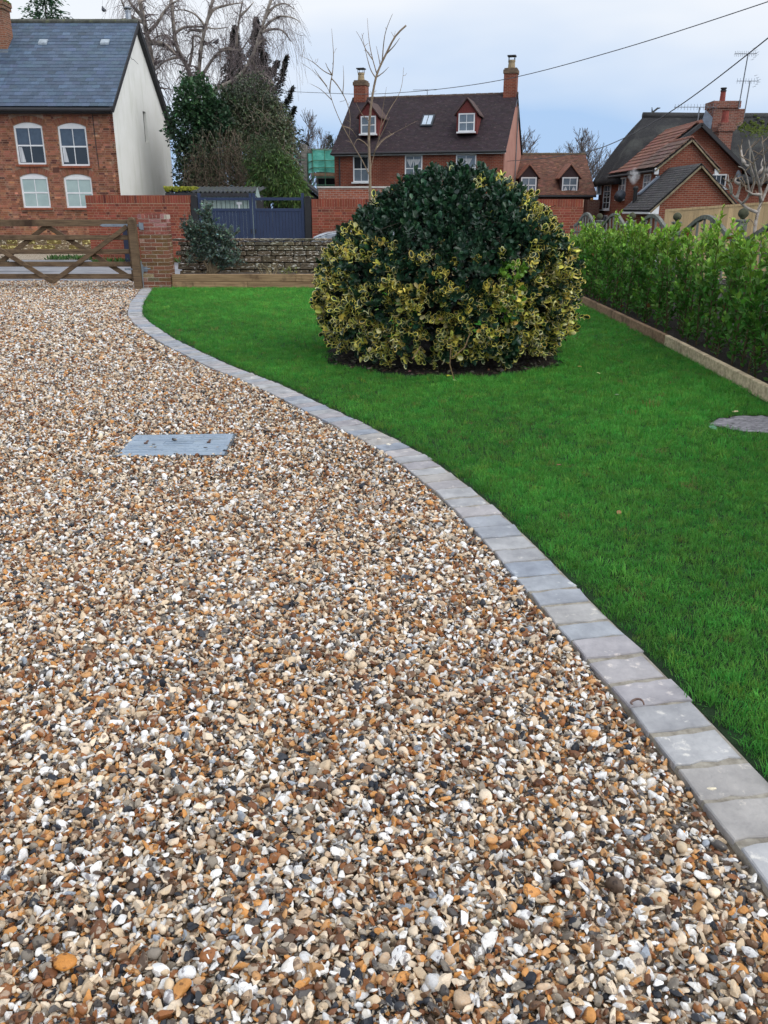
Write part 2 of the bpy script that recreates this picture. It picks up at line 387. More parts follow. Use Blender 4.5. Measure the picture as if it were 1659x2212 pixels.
while s0 < seg[-1] - .1:
    ln = rs.uniform(.108, .138); gap = rs.uniform(.014, .028)
    cs = []
    for s_, e in ((s0, 1), (s0 + ln, 1)):
        px = np.array([np.interp(s_, seg, KL[:, 0]), np.interp(s_, seg, KL[:, 1])]); nn = np.array([np.interp(s_, seg, nor[:, 0]), np.interp(s_, seg, nor[:, 1])])
        cs.append((px, nn))
    top = .012 + rs.uniform(-.003, .003); mb = MB(); vs = []
    K = 6
    for j, (px, nn) in enumerate(cs):
        tt = (cs[1][0] - cs[0][0]); tt = tt / np.linalg.norm(tt)
        for k in range(K):
            a = k / (K - 1); q = px + nn * (a * .213 + (rs.uniform(-.005, .005) if k == 0 else rs.uniform(-.014, .010) if k == K - 1 else 0)) + tt * rs.uniform(-.006, .006)
            vs.append((q[0], q[1]))
    loop = vs[:K] + vs[K:][::-1]
    dz = [rs.uniform(-.003, .003) for _ in loop]
    n = len(loop); c = np.mean(loop, axis=0)
    ring0 = [(p[0], p[1], -.05) for p in loop]; ring1 = [(p[0], p[1], top - .004 + d) for p, d in zip(loop, dz)]
    ring2 = [(p[0] + (c[0] - p[0]) * .035, p[1] + (c[1] - p[1]) * .035, top + d * .6) for p, d in zip(loop, dz)]
    cx = (c[0], c[1])
    vv = ring0 + ring1 + ring2
    ff = [[i, (i + 1) % n, n + (i + 1) % n, n + i] for i in range(n)] + [[n + i, n + (i + 1) % n, 2 * n + (i + 1) % n, 2 * n + i] for i in range(n)]
    ff += [[2 * n + i, 2 * n + i + 1, 2 * n + n - 2 - i, 2 * n + n - 1 - i] for i in range(K - 1)]
    # local origin at the sett's centre so the grain differs from sett to sett
    vv = [(p[0] - cx[0], p[1] - cx[1], p[2]) for p in vv]
    me = np_mesh('sett', np.array(vv), [list(map(int, f)) for f in ff], M_sett, np.ones((len(vv), 3)))
    o = bpy.data.objects.new('sett', me); link(o, kerb); o.location = (cx[0], cx[1], 0)
    pc = rs.choice(pal); pc = tuple(.5 * q + .5 * m_ for q, m_ in zip(pc, S(168, 170, 173))); o.color = (pc[0] / .45, pc[1] / .45, pc[2] / .45, 1)
    s0 += ln + gap

# ------------------------------------------------------------------ gravel drive
M_sub = pm('gravel_bed', (.20, .15, .10), (.12, .09, .065), scale=40, bump=.8, bscale=120, dist=.02, rough=.95)
drive_poly = [(-13, -.5)] + [(1.0, -.5)] + [tuple(q) for q in KL[::6]] + [(-4.82, 17.0), (-4.9, 18.95), (-13, 18.95)]
g = MB(); g.prism(drive_poly, 'z', -.085, -.014); drive = g.build('gravel_drive', M_sub); tag(drive, kind='structure')

def ico(sub):
    bm = bmesh.new(); bmesh.ops.create_icosphere(bm, subdivisions=sub, radius=1.0)
    v = np.array([q.co[:] for q in bm.verts]); f = np.array([[x.index for x in q.verts] for q in bm.faces]); bm.free(); return v, f
IV, IF = ico(3)
def stone_variant(seed, chip):
    r = np.random.default_rng(seed); v = IV.copy()
    ax = np.array([1., r.uniform(.5, .9), r.uniform(.26, .55)] if chip else [1., r.uniform(.7, .95), r.uniform(.55, .8)])
    for _ in range(3):
        k = rand_unit(1, r)[0] * r.uniform(1., 2.2); v = v * (1 + (.16 if chip else .07) * np.sin(v @ k * 2 + r.uniform(0, 6)))[:, None]
    if chip:
        for _ in range(int(r.integers(5, 10))):
            n_ = rand_unit(1, r)[0]; d = r.uniform(.30, .72); e = v @ n_ - d
            v = np.where(e[:, None] > 0, v - (e * .96)[:, None] * n_, v)
        if r.random() < .5:      # a conchoidal hollow
            c = rand_unit(1, r)[0] * r.uniform(.9, 1.15); dd = np.linalg.norm(v - c, axis=1); v = np.where((dd < .7)[:, None], v + (.7 - dd)[:, None] * -c * .5, v)
    v = v * ax; v = v / np.abs(v).max()
    return v, IF
VAR = [stone_variant(i, True) for i in range(14)] + [stone_variant(50 + i, False) for i in range(4)]

COVER = (-1.39, 5.43, .35, .265, rad(3))
def stones(y0, y1, sp, size, zb, zs, tilt, seed):
    r = np.random.default_rng(seed)
    xs = np.arange(-11, 1.3, sp); ys = np.arange(y0, y1, sp)
    X, Y = np.meshgrid(xs, ys); n = X.size
    x = X.ravel() + r.uniform(-.5, .5, n) * sp; y = Y.ravel() + r.uniform(-.5, .5, n) * sp
    fr = .461 * (.94 * y + .51)
    keep = (x > -fr - (1.5 if size > .01 else .5)) & (x < KLx(y) - .012) & ~((y > 17.0) & (x > -4.95))
    ca, sa = math.cos(COVER[4]), math.sin(COVER[4])
    lx = (x - COVER[0]) * ca + (y - COVER[1]) * sa; ly = -(x - COVER[0]) * sa + (y - COVER[1]) * ca
    edge = .012 * np.sin(lx * 23) + .012 * np.sin(lx * 51 + 2)
    keep &= ~((np.abs(lx) < COVER[2] - .01 + .01 * np.sin(ly * 40)) & (ly < COVER[3] - .005) & (ly > -COVER[3] + .03 + edge))
    x, y = x[keep], y[keep]; n = len(x)
    # gentle waves and tyre dips in the surface
    zz = .004 * np.sin(x * 3.1 + y * 1.3) + .004 * np.sin(x * 1.7 - y * 2.3 + 1)
    s = size * np.exp(r.normal(0, .27, n)); s = np.clip(s, size * .5, size * 2.0)
    z = zb + zz + r.uniform(0, zs, n)
    rot = np.stack([r.normal(0, tilt, n), r.normal(0, tilt, n), r.uniform(0, 6.283, n)], 1)
    scl = np.stack([s, s * r.uniform(.8, 1.1, n), s * r.uniform(.85, 1.2, n)], 1)
    vid = np.where(r.random(n) < .93, r.integers(0, 14, n), r.integers(14, 18, n))
    return np.stack([x, y, z], 1), rot, scl, vid
GP = np.array([S(224, 206, 182), S(238, 236, 232), S(208, 186, 156), S(222, 222, 222), S(194, 168, 140), S(196, 148, 98), S(198, 140, 78), S(148, 96, 56), S(116, 76, 50), S(112, 84, 62), S(92, 76, 64), S(150, 140, 126), S(126, 118, 108), S(96, 92, 90), S(54, 57, 64), S(34, 39, 49), S(150, 158, 168)])
GW = np.array([.15, .12, .10, .08, .07, .065, .055, .085, .065, .045, .03, .045, .03, .03, .035, .03, .012]); GW = GW / GW.sum()
def stone_cols(n, r):
    c = GP[r.choice(len(GP), n, p=GW)] * np.exp(r.normal(0, .10, (n, 1))); return np.clip(c, 0, .9)
def stone_mat(name, inst):
    m = bpy.data.materials.new(name); m.use_nodes = True; t = m.node_tree; b = t.nodes['Principled BSDF']; L = t.links.new
    tc = N(t, 'ShaderNodeTexCoord'); oi = N(t, 'ShaderNodeObjectInfo')
    if inst:
        a = N(t, 'ShaderNodeAttribute', attribute_name='col'); a.attribute_type = 'INSTANCER'; c = a.outputs['Color']
    else: c = oi.outputs['Color']
    ad = N(t, 'ShaderNodeVectorMath', operation='MULTIPLY_ADD'); L(oi.outputs['Random'], ad.inputs[0]); ad.inputs[1].default_value = (91, 57, 33); L(tc.outputs['Object' if not inst else 'Generated'], ad.inputs[2])
    if inst:
        # position in space plus the stone's own random offset: every stone is marked differently
        ge = N(t, 'ShaderNodeNewGeometry'); mu = N(t, 'ShaderNodeVectorMath', operation='MULTIPLY_ADD'); L(ge.outputs['Position'], mu.inputs[0]); mu.inputs[1].default_value = (30, 30, 30)
        L(oi.outputs['Random'], mu.inputs[2]); vec = mu.outputs[0]
    else:
        vec = ad.outputs[0]
    n1 = N(t, 'ShaderNodeTexNoise'); n1.inputs['Scale'].default_value = 1.7; n1.inputs['Detail'].default_value = 6; L(vec, n1.inputs['Vector'])
    r1 = N(t, 'ShaderNodeMapRange'); r1.inputs['From Min'].default_value = .55; r1.inputs['From Max'].default_value = .60; L(n1.outputs['Fac'], r1.inputs['Value'])
    # flint: cortex or core patches of the opposite tone
    hs = N(t, 'ShaderNodeMixRGB'); hs.inputs[2].default_value = (.52, .46, .37, 1); hs.inputs[0].default_value = .55; L(c, hs.inputs[1])
    dk = N(t, 'ShaderNodeMixRGB', blend_type='MULTIPLY'); dk.inputs[0].default_value = 1; dk.inputs[2].default_value = (.42, .40, .42, 1); L(c, dk.inputs[1])
    wn = N(t, 'ShaderNodeMath', operation='GREATER_THAN'); wn.inputs[1].default_value = .55; L(oi.outputs['Random'], wn.inputs[0])
    ch = N(t, 'ShaderNodeMixRGB'); L(wn.outputs[0], ch.inputs[0]); L(hs.outputs[0], ch.inputs[1]); L(dk.outputs[0], ch.inputs[2])
    m1 = N(t, 'ShaderNodeMixRGB'); L(r1.outputs[0], m1.inputs[0]); L(c, m1.inputs[1]); L(ch.outputs[0], m1.inputs[2])
    n2 = N(t, 'ShaderNodeTexNoise'); n2.inputs['Scale'].default_value = 6; n2.inputs['Detail'].default_value = 6; L(vec, n2.inputs['Vector'])
    r2 = N(t, 'ShaderNodeMapRange'); r2.inputs['To Min'].default_value = .72; r2.inputs['To Max'].default_value = 1.25; L(n2.outputs['Fac'], r2.inputs['Value'])
    m2 = N(t, 'ShaderNodeVectorMath', operation='SCALE'); L(m1.outputs[0], m2.inputs[0]); L(r2.outputs[0], m2.inputs['Scale'])
    L(m2.outputs[0], b.inputs['Base Color']); b.inputs['Roughness'].default_value = .55; b.inputs['Specular IOR Level'].default_value = .4
    bp = N(t, 'ShaderNodeBump'); bp.inputs['Strength'].default_value = .35; bp.inputs['Distance'].default_value = .002; L(n2.outputs['Fac'], bp.inputs['Height']); L(bp.outputs[0], b.inputs['Normal'])
    return m
M_stone_i = stone_mat('flint_gravel', True); M_stone_o = stone_mat('flint_stone', False)
batches = [stones(.5, 3.6, .0135, .0068, -.010, .006, .5, 9),
           stones(.5, 4.6, .0160, .0132, -.013, .009, .35, 1), stones(.5, 4.6, .0175, .0130, -.005, .014, .6, 2),
           stones(4.6, 8.6, .0195, .0135, -.010, .012, .5, 3), stones(4.6, 8.6, .030, .0140, .001, .010, .65, 4),
           stones(8.6, 18.9, .028, .0190, -.010, .018, .5, 5)]
Pp, Rr, Ss, Vv = [np.concatenate(q) for q in zip(*batches)]
Cc = stone_cols(len(Pp), np.random.default_rng(11))
Cc[:len(batches[0][0])] *= .8      # the grit between the stones is a little darker
# the 300 stones that show largest (nearest, lying on top) are pieces of their own
top = np.argsort(np.where((Pp[:, 2] > .0) & (Ss[:, 0] > .009) & (np.abs(Pp[:, 0]) < .461 * (.94 * Pp[:, 1] + .51) - .02) & (Pp[:, 1] > 1.0), Pp[:, 1] - 40 * (Ss[:, 0] - .012), 99))[:300]
mk = np.ones(len(Pp), bool); mk[top] = False
gn_scatter('gravel', VAR, Pp[mk], Rr[mk], Ss[mk], Cc[mk], Vv[mk], M_stone_i, drive, smooth=14)
vmesh = [np_mesh('pebble', v, f, M_stone_o, None, k >= 14) for k, (v, f) in enumerate(VAR)]
for i in top:
    o = bpy.data.objects.new('pebble', vmesh[Vv[i]]); link(o, drive); o.location = Pp[i]; o.rotation_euler = Rr[i]; o.scale = Ss[i] * 1.1; o.color = (*Cc[i], 1)
def loose_stone(x, y, z, s, c, v, label, name='loose_stone', group=None, rot=(0, 0, 0)):
    o = bpy.data.objects.new(name, vmesh[v]); link(o); o.location = (x, y, z); o.scale = s; o.rotation_euler = rot; o.color = (*c, 1)
    return tag(o, label, 'stone', group)
loose_stone(.885, 1.85, .034, (.016, .013, .012), S(232, 222, 196), 3, 'single cream flint stone lying on the sandstone kerb near the bottom right')
loose_stone(-.67, 1.32, .014, (.026, .024, .022), S(196, 132, 62), 15, 'large round smooth orange pebble at the lower left of the gravel')
loose_stone(-1.42, 5.47, .030, (.026, .014, .016), S(50, 50, 54), 1, 'dark angular flint with pale top on the middle of the steel cover')
loose_stone(-1.53, 5.36, .026, (.016, .012, .012), S(84, 84, 90), 2, 'dark grey stone on the left half of the steel cover')
loose_stone(-1.54, 5.31, .024, (.016, .011, .010), S(190, 180, 164), 5, 'pale flat stone on the left half of the steel cover')
loose_stone(-1.505, 5.285, .027, (.017, .014, .013), S(120, 116, 110), 7, 'mottled grey flint close to the front edge of the steel cover')
loose_stone(-1.18, 5.29, .024, (.024, .010, .010), S(60, 60, 64), 8, 'long dark stone at the front right of the steel cover')
loose_stone(-1.10, 5.31, .022, (.011, .009, .009), S(150, 130, 112), 4, 'smallest brown stone on the right of the steel cover')
loose_stone(.03, 5.33, .034, (.018, .014, .010), S(226, 220, 206), 15, 'small white pebble on the kerb, the lower of two close together')
loose_stone(-.035, 5.47, .034, (.016, .013, .010), S(214, 206, 196), 16, 'small pale pebble on the kerb, the upper of two close together')
mb = MB(); a = np.linspace(-.3, 3.6, 12)
mb.tube([(.80 + .020 * math.cos(q), 2.265 + .022 * math.sin(q), .032 + .004 * math.sin(q * 2)) for q in a], [.0022 + .0018 * math.sin(i / 11 * 3.1) for i in range(12)], 6)
M_twig = pm('curled_twig', (.12, .07, .06), (.2, .13, .10), scale=60, rough=.5)
tag(mb.build('curled_twig', M_twig, smooth=True), 'thin brown curl of twig lying on the edge of the kerb', 'twig')

# ------------------------------------------------------------------ steel inspection cover
cov = thing('inspection_cover', 'rectangular galvanised steel inspection cover set in the gravel drive', 'manhole cover', (COVER[0], COVER[1], 0), COVER[4])
M_cov = pm('cover_steel', S(160, 176, 192), S(136, 152, 170), scale=5, bump=.06, bscale=60, rough=.5, metallic=.25, spec=.5, c3=S(128, 132, 120), s3=4, lo3=.58, hi3=.75)
M_rust = pm('rusty_steel', S(110, 88, 78), S(80, 60, 52), scale=40, rough=.7)
MB().box(-.345, .345, -.26, .26, -.05, .008).build('plate', M_cov, cov, bevel=.004)
fr = MB(); fr.box(-.362, -.350, -.275, .275, -.06, .006).box(.350, .362, -.275, .275, -.06, .006).box(-.350, .350, .265, .275, -.06, .006).box(-.350, .350, -.275, -.265, -.06, .006); fr.build('frame', pm('frame_steel', S(92, 98, 104), S(70, 76, 82), rough=.6), cov)
for yy, x0, x1 in ((.225, -.30, .30), (.175, -.31, -.03), (.172, .01, .31), (.115, -.32, .32), (-.02, -.32, .32), (-.115, -.32, -.02), (-.112, .02, .32), (-.185, -.31, .31)):
    MB().box(x0, x1, yy - .006, yy + .006, .006, .012).build('rib', M_cov, cov, bevel=.002)
nb = MB()
for k in range(9):
    for j, yy in enumerate((.20, .145, -.065, -.15)):
        x = -.29 + k * .0725; (nb.box(x - .016, x + .016, yy - .005, yy + .005, .006, .0105) if (k + j) % 2 else nb.box(x - .007, x + .007, yy - .007, yy + .007, .006, .0115))
nb.build('tread_studs', M_cov, cov, bevel=.0015, kind='stuff')
pl = MB(); pl.box(-.10, .10, .012, .016, .006, .012).box(-.10, .10, .066, .070, .006, .012).box(-.10, -.096, .016, .066, .006, .012).box(.096, .10, .016, .066, .006, .012); pl.build('badge_frame', M_cov, cov)
for x in (-.215, .205):
    h = MB(); h.lathe((x, .045, .006), [(.042, 0), (.042, .003), (.03, .004)], 20); ho = h.build('lifting_eye', M_cov, cov, smooth=False)
    k = MB(); k.box(x - .007, x + .007, .015, .085, .010, .017).box(x - .012, x + .012, .008, .022, .010, .019); k.build('key_slot', M_rust, ho, bevel=.002)

# ------------------------------------------------------------------ lawn
M_lawn = pm('lawn_soil', (.012, .045, .010), (.006, .022, .006), scale=9, bump=.8, bscale=160, dist=.02, rough=.95)
lawn_poly = [(7.0, .2)] + [(6.0, .2)] + [(1.25, .2)] + [tuple(q) for q in (KR + nor * .004)[::6]] + [(-4.55, 17.12), (3.30, 17.12), (3.24, 10.0), (3.14, 6.7), (3.0, 3.0), (7.0, 3.0)]
lawn_poly = [(1.25, .2)] + [tuple(q) for q in (KR + nor * .004)[::6]] + [(-4.55, 17.12), (3.30, 17.12), (3.27, 14), (3.25, 9.8), (3.14, 6.7), (3.0, 3.0), (2.9, .2)]
g = MB(); g.prism(lawn_poly, 'z', -.08, .006); lawn = g.build('lawn', M_lawn); tag(lawn, kind='structure')
def slx(y): return np.interp(y, [0, 6.7, 9.8, 14, 17.3], [2.95, 3.14, 3.25, 3.27, 3.29])
SOIL = (.64, 9.12, 1.28, 1.34); DISC = (2.86, 5.95, .47, .27)
def tuft(seed):
    r = np.random.default_rng(seed); n = 24
    a = r.uniform(0, 6.283, n); q = np.sqrt(r.random(n)) * .034
    base = np.stack([q * np.cos(a), q * np.sin(a), np.zeros(n)], 1)
    h = r.uniform(.018, .036, n); la = a + r.normal(0, 1.1, n); le = r.uniform(.2, 1.1, n) * h
    d = np.stack([np.cos(la), np.sin(la), np.zeros(n)], 1); side = np.stack([-np.sin(la), np.cos(la), np.zeros(n)], 1) * r.uniform(.0011, .0018, n)[:, None]
    tw = r.uniform(-1, 1, n)[:, None]; side = side * (1 - .4 * np.abs(tw)) + d * tw * .0008
    mid = base + d * (le * .35)[:, None] + np.array([0, 0, 1.]) * (h * .62)[:, None]; tip = base + d * le[:, None] + np.array([0, 0, 1.]) * (h * np.where(le > .8 * h, .85, 1.))[:, None]
    V = np.stack([base - side, base + side, mid + side * .9, mid - side * .9, tip + side * .15, tip - side * .15], 1).reshape(-1, 3)
    F = (np.array([[0, 1, 2, 3], [3, 2, 4, 5]])[None] + (np.arange(n) * 6)[:, None, None]).reshape(-1, 4)
    return V, F
TU = [tuft(i) for i in range(8)]
def tufts(y0, y1, sp, sc, seed):
    r = np.random.default_rng(seed); xs = np.arange(-5, 3.6, sp); ys = np.arange(y0, y1, sp); X, Y = np.meshgrid(xs, ys); n = X.size
    x = X.ravel() + r.uniform(-.6, .6, n) * sp; y = Y.ravel() + r.uniform(-.6, .6, n) * sp
    fr = .461 * (.94 * y + .51) + .8
    k = (x > KRx(y) + .022) & (x < slx(y) - .01) & (np.abs(x) < fr) & (y < 17.1)
    rr = ((x - SOIL[0]) / SOIL[2]) ** 2 + ((y - SOIL[1]) / SOIL[3]) ** 2
    ed = 1 + .08 * np.sin(np.arctan2(y - SOIL[1], x - SOIL[0]) * 9) + .06 * np.sin(np.arctan2(y - SOIL[1], x - SOIL[0]) * 23); k &= rr > ed * r.uniform(.93, 1.07, n)
    k &= ((x - DISC[0]) / DISC[2]) ** 2 + ((y - DISC[1]) / DISC[3]) ** 2 > r.uniform(.95, 1.12, n)
    x, y = x[k], y[k]; n = len(x)
    pat = np.sin(x * 1.3 + y * .7) + np.sin(x * 2.9 - y * 1.9 + 1) * .7 + np.sin(x * 5.7 + y * 6.3) * .5 + np.sin(x * 11 - y * 9.1) * .4
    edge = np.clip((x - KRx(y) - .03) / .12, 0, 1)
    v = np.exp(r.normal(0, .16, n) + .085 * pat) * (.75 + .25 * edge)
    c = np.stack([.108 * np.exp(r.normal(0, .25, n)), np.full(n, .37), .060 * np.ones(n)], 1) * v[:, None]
    dry = r.random(n) < .012; c[dry] = np.array([.30, .26, .10]) * r.uniform(.6, 1, (dry.sum(), 1))
    s = sc * np.exp(r.normal(0, .14, n)) * (1 + .06 * pat)
    lg = r.random(n) < .03; s = np.where(lg, s * 1.35, s)      # a few taller, paler tufts the mower left
    c[lg] *= np.array([1.35, 1.12, 1.2])
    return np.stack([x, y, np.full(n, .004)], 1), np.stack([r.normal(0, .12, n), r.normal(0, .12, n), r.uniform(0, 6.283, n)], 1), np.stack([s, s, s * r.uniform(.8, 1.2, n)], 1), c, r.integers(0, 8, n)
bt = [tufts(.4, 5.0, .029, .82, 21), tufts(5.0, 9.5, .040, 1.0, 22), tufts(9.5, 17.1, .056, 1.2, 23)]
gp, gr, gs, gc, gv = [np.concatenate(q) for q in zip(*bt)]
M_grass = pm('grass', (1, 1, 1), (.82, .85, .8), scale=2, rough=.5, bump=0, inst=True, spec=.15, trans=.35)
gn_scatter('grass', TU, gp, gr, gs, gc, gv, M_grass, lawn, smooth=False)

# bed of bare soil under the big holly
def disc_mesh(cx, cy, rx, ry, z, amp, n=60, rings=10, seed=1):
    r = np.random.default_rng(seed); V = [(cx, cy, z)]; F = []
    for i in range(1, rings + 1):
        for k in range(n):
            a = 2 * math.pi * k / n; e = i / rings * (1 + .04 * math.sin(a * 7) + .03 * math.sin(a * 13))
            V.append((cx + rx * e * math.cos(a), cy + ry * e * math.sin(a), z + (r.uniform(-amp, amp) if i < rings else -.03)))
    for k in range(n): F.append([0, 1 + k, 1 + (k + 1) % n])
    for i in range(1, rings):
        for k in range(n):
            a = 1 + (i - 1) * n + k; b = 1 + (i - 1) * n + (k + 1) % n; F.append([a, a + n, b + n, b])
    return V, F
V, F = disc_mesh(SOIL[0], SOIL[1], SOIL[2], SOIL[3], .022, .012); tag(np_obj('soil_bed', V, F, M_soil, smooth=True), kind='structure')
M_slab = pm('rough_stone', S(168, 166, 172), S(112, 110, 116), scale=16, bump=1.0, bscale=38, dist=.02, rough=.9, stretch=(.6, 2.2, 1), c3=S(70, 68, 70), s3=24, lo3=.56, hi3=.66, st3=(.5, 2.5, 1))
V, F = disc_mesh(DISC[0], DISC[1], DISC[2], DISC[3], .020, .008, 48, 14, 3)
tag(np_obj('stone_slab', V, F, M_slab, smooth=True), 'rough grey stone slab sunk flush in the lawn by the hedge', 'stone')
V, F = disc_mesh(DISC[0], DISC[1] + .02, DISC[2] * 1.12, DISC[3] * 1.2, .012, .006, 40, 8, 4); tag(np_obj('slab_soil', V, F, M_soil, smooth=True), kind='structure')

# fallen leaves on the grass
LFV = np.array([(0, 0, 0), (-.26, .3, .05), (0, .32, 0), (.26, .3, .05), (-.28, .65, .04), (0, .66, .0), (.28, .65, .04), (0, 1, -.03)]); LFF = [[0, 2, 1], [0, 3, 2], [1, 2, 5, 4], [2, 3, 6, 5], [4, 5, 7], [5, 6, 7]]
M_deadleaf = pm('fallen_leaf', (1, 1, 1), (.7, .7, .7), scale=3, rough=.5, bump=.1, attr=True)
lme = np_mesh('fallen_leaf', LFV, LFF, M_deadleaf, np.ones((8, 3)))
for x, y, s, c, lab in ((.585, 7.72, .075, S(206, 206, 70), 'yellow-green leaf fallen on the grass just in front of the holly bush'),
                        (.63, 7.50, .065, S(120, 160, 90), 'pale green leaf lying on the lawn a little in front of the holly bush'),
                        (2.33, 5.83, .075, S(96, 150, 116), 'grey-green leaf lying left of the sunken stone slab'),
                        (2.44, 5.78, .070, S(200, 180, 70), 'yellow leaf lying just left of the sunken stone slab'),
                        (2.72, 6.27, .06, S(214, 196, 150), 'pale dry leaf on the far edge of the stone slab'),
                        (2.92, 6.14, .09, S(110, 140, 90), 'curled green leaf lying on the stone slab'),
                        (2.02, 7.9, .05, S(180, 190, 120), 'pale leaf lying on the lawn right of the holly bush'),
                        (1.97, 6.9, .045, S(190, 200, 170), 'tiny whitish leaf on the lawn between holly bush and stone slab'),
                        (1.22, 4.05, .04, S(150, 110, 70), 'small brown leaf on the grass beside the kerb bend'),
                        (1.05, 4.86, .035, S(140, 90, 60), 'small dark brown leaf on the open lawn beyond the kerb'),
                        (1.95, 8.2, .05, S(170, 150, 60), 'mustard leaf on the grass by the right foot of the holly bush')):
    o = bpy.data.objects.new('fallen_leaf', lme); link(o); o.location = (x, y, .034); o.scale = (s, s, s); o.rotation_euler = (rs.uniform(-.3, .3), rs.uniform(-.3, .3), rs.uniform(0, 6)); o.color = (*c, 1); tag(o, lab, 'leaf', 'leaves fallen on the lawn')

# ------------------------------------------------------------------ brick laying
def lay_bricks(x0, x1, z0, z1, y, holes=(), bond='stretcher', depth=.10, L=.215, H=.065, J=.010, seed=0, proud=.004):
    """bricks of a wall facing -Y whose mortar face lies at y; returns M, pos"""
    r = random.Random(seed); Ms, ps = [], []; z = z0; c = 0
    while z < z1 - .03:
        h = min(H, z1 - z)
        if bond == 'flemish': seqs = [L, .1025]
        elif bond == 'english': seqs = [L] if c % 2 else [.1025]
        else: seqs = [L]
        x = x0 - (0 if c % 2 == 0 else (L + J) / 2 if bond == 'stretcher' else .16 if bond == 'flemish' else .05); k = c % len(seqs)
        while x < x1 - .02:
            w = seqs[k % len(seqs)]; k += 1
            a, b = max(x, x0), min(x + w, x1)
            spans = [(a, b)] if b - a > .03 else []
            for hx0, hx1, hz0, hz1 in holes:
                if z + h > hz0 and z < hz1:
                    ns = []
                    for (p, q) in spans:
                        if q <= hx0 or p >= hx1: ns.append((p, q))
                        else:
                            if hx0 - p > .03: ns.append((p, hx0))
                            if q - hx1 > .03: ns.append((hx1, q))
                    spans = ns
            for p, q in spans:
                pr = proud + r.uniform(-.002, .003)
                Ms.append(diag(q - p, depth, h)); ps.append(((p + q) / 2, y + depth / 2 - pr, z + h / 2))
            x += w + J
        z += H + J; c += 1
    return np.array(Ms), np.array(ps)
def brick_cols(n, seed, spread=.16, dark=.08):
    r = np.random.default_rng(seed); c = np.exp(r.normal(0, spread, (n, 1))) * np.exp(r.normal(0, .05, (n, 3)))
    d = r.random(n) < dark; c[d] *= np.array([.5, .5, .62]); return c

# ------------------------------------------------------------------ timber field gate
gt = thing('field_gate', 'weathered timber field gate with crossed braces closing the gravel drive', 'gate', (-4.96, 17.12, 0))
rl = ((1.235, .125), (.965, .09), (.705, .09), (.465, .09), (.235, .095))
for z, h in rl: MB().box(-3.14, -.03, -.035, .035, z - h / 2, z + h / 2).build('rail', M_gatewood, gt, bevel=.006)
MB().box(-3.22, -3.14, -.045, .045, .14, 1.33).build('stile', M_gatewood, gt, bevel=.006)
MB().box(-.03, .03, -.045, .045, .14, 1.30).build('stile', M_gatewood, gt, bevel=.006)
for a, b, yy in (((-1.60, .13), (-.02, 1.17), -.058), ((-1.60, .13), (-3.13, 1.12), -.060), ((-1.62, 1.18), (-.02, .16), .058), ((-1.62, 1.18), (-3.13, .16), .060)):
    MB().bar((a[0], yy, a[1]), (b[0], yy, b[1]), .040, .085, up=(0, 0, 1)).build('brace', M_gatewood, gt, bevel=.005)
st = MB(); st.box(-.50, .24, -.052, -.040, 1.165, 1.215).prism([(-.50, 1.165), (-.55, 1.19), (-.50, 1.215)], 'y', -.052, -.040); so = st.build('strap_hinge', M_galv, gt, bevel=.003)
for x in (-.44, -.27, -.02): MB().tube([(x, -.062, 1.19), (x, -.05, 1.19)], .012, 8).build('bolt', M_galv, so)
lh = MB(); lh.box(.13, .30, -.06, -.048, .33, .42).tube([(.10, -.055, .385), (.36, -.055, .385)], .013, 8).tube([(.21, -.06, .30), (.21, -.06, .46)], .012, 8).box(-.15, .02, -.062, -.05, .36, .39); lh.build('lower_hinge', M_galv, gt)
MB().tube([(.195, -.07, .02), (.19, -.07, .52)], .011, 8).build('drop_bolt', M_galv, gt)
bk = MB(); bk.box(.235, .30, -.065, -.05, 1.11, 1.24).tube([(.225, -.06, 1.13), (.225, -.06, 1.25)], .014, 8); bk.build('hinge_bracket', M_galv, gt)
pp = MB(); pp.box(-.072, .072, -.07, .07, -.05, 1.27).prism([(-.072, 1.27), (.072, 1.27), (.060, 1.31), (.035, 1.335), (0, 1.345), (-.035, 1.335), (-.060, 1.31)], 'y', -.07, .07)
po = pp.build('gate_post', M_gatewood, None, bevel=.006); po.location = (-4.845, 17.00, 0); po.rotation_euler = (0, rad(-.6), 0); tag(po, 'square timber gate post with rounded top beside the brick pier', 'post')
pp = MB(); pp.box(-.08, .08, -.08, .08, -.05, 1.32); po = pp.build('gate_post', M_gatewood, None, bevel=.008); po.location = (-8.29, 17.14, 0); tag(po, 'far timber gate post at the latch end of the field gate', 'post')

# ------------------------------------------------------------------ brick pier
pier = thing('brick_pier', 'old brick gate pier with white efflorescence and lime streaks', 'pier', (-4.50, 17.30, 0))
PX, PY = .265, .225
MB().box(-PX + .004, PX - .004, -PY + .003, PY - .004, -.06, 1.385).build('mortar_core', pm('pier_mortar', S(200, 190, 178), S(150, 138, 124), scale=5, bump=.4, rough=.95), pier)
Ms, ps, cs = [], [], []
r_ = random.Random(3)
def pb(x0, x1, y0, y1, z0, z1):
    Ms.append(diag(x1 - x0, y1 - y0, z1 - z0)); ps.append(((x0 + x1) / 2, (y0 + y1) / 2, (z0 + z1) / 2))
    t = z0 / 1.4
    c = np.array([.92, .86, .80]) * math.exp(r_.gauss(0, .16))
    if t > .72: c = c * np.array([1.15, .95, 1.15])
    elif t < .75 and r_.random() < .55: c = c * np.array([.85, 1.12, .85])
    if r_.random() < .14: c = c * np.array([1.5, 2.1, 2.6])
    cs.append(np.clip(c, .2, 4.))
z = 0.; c_ = 0
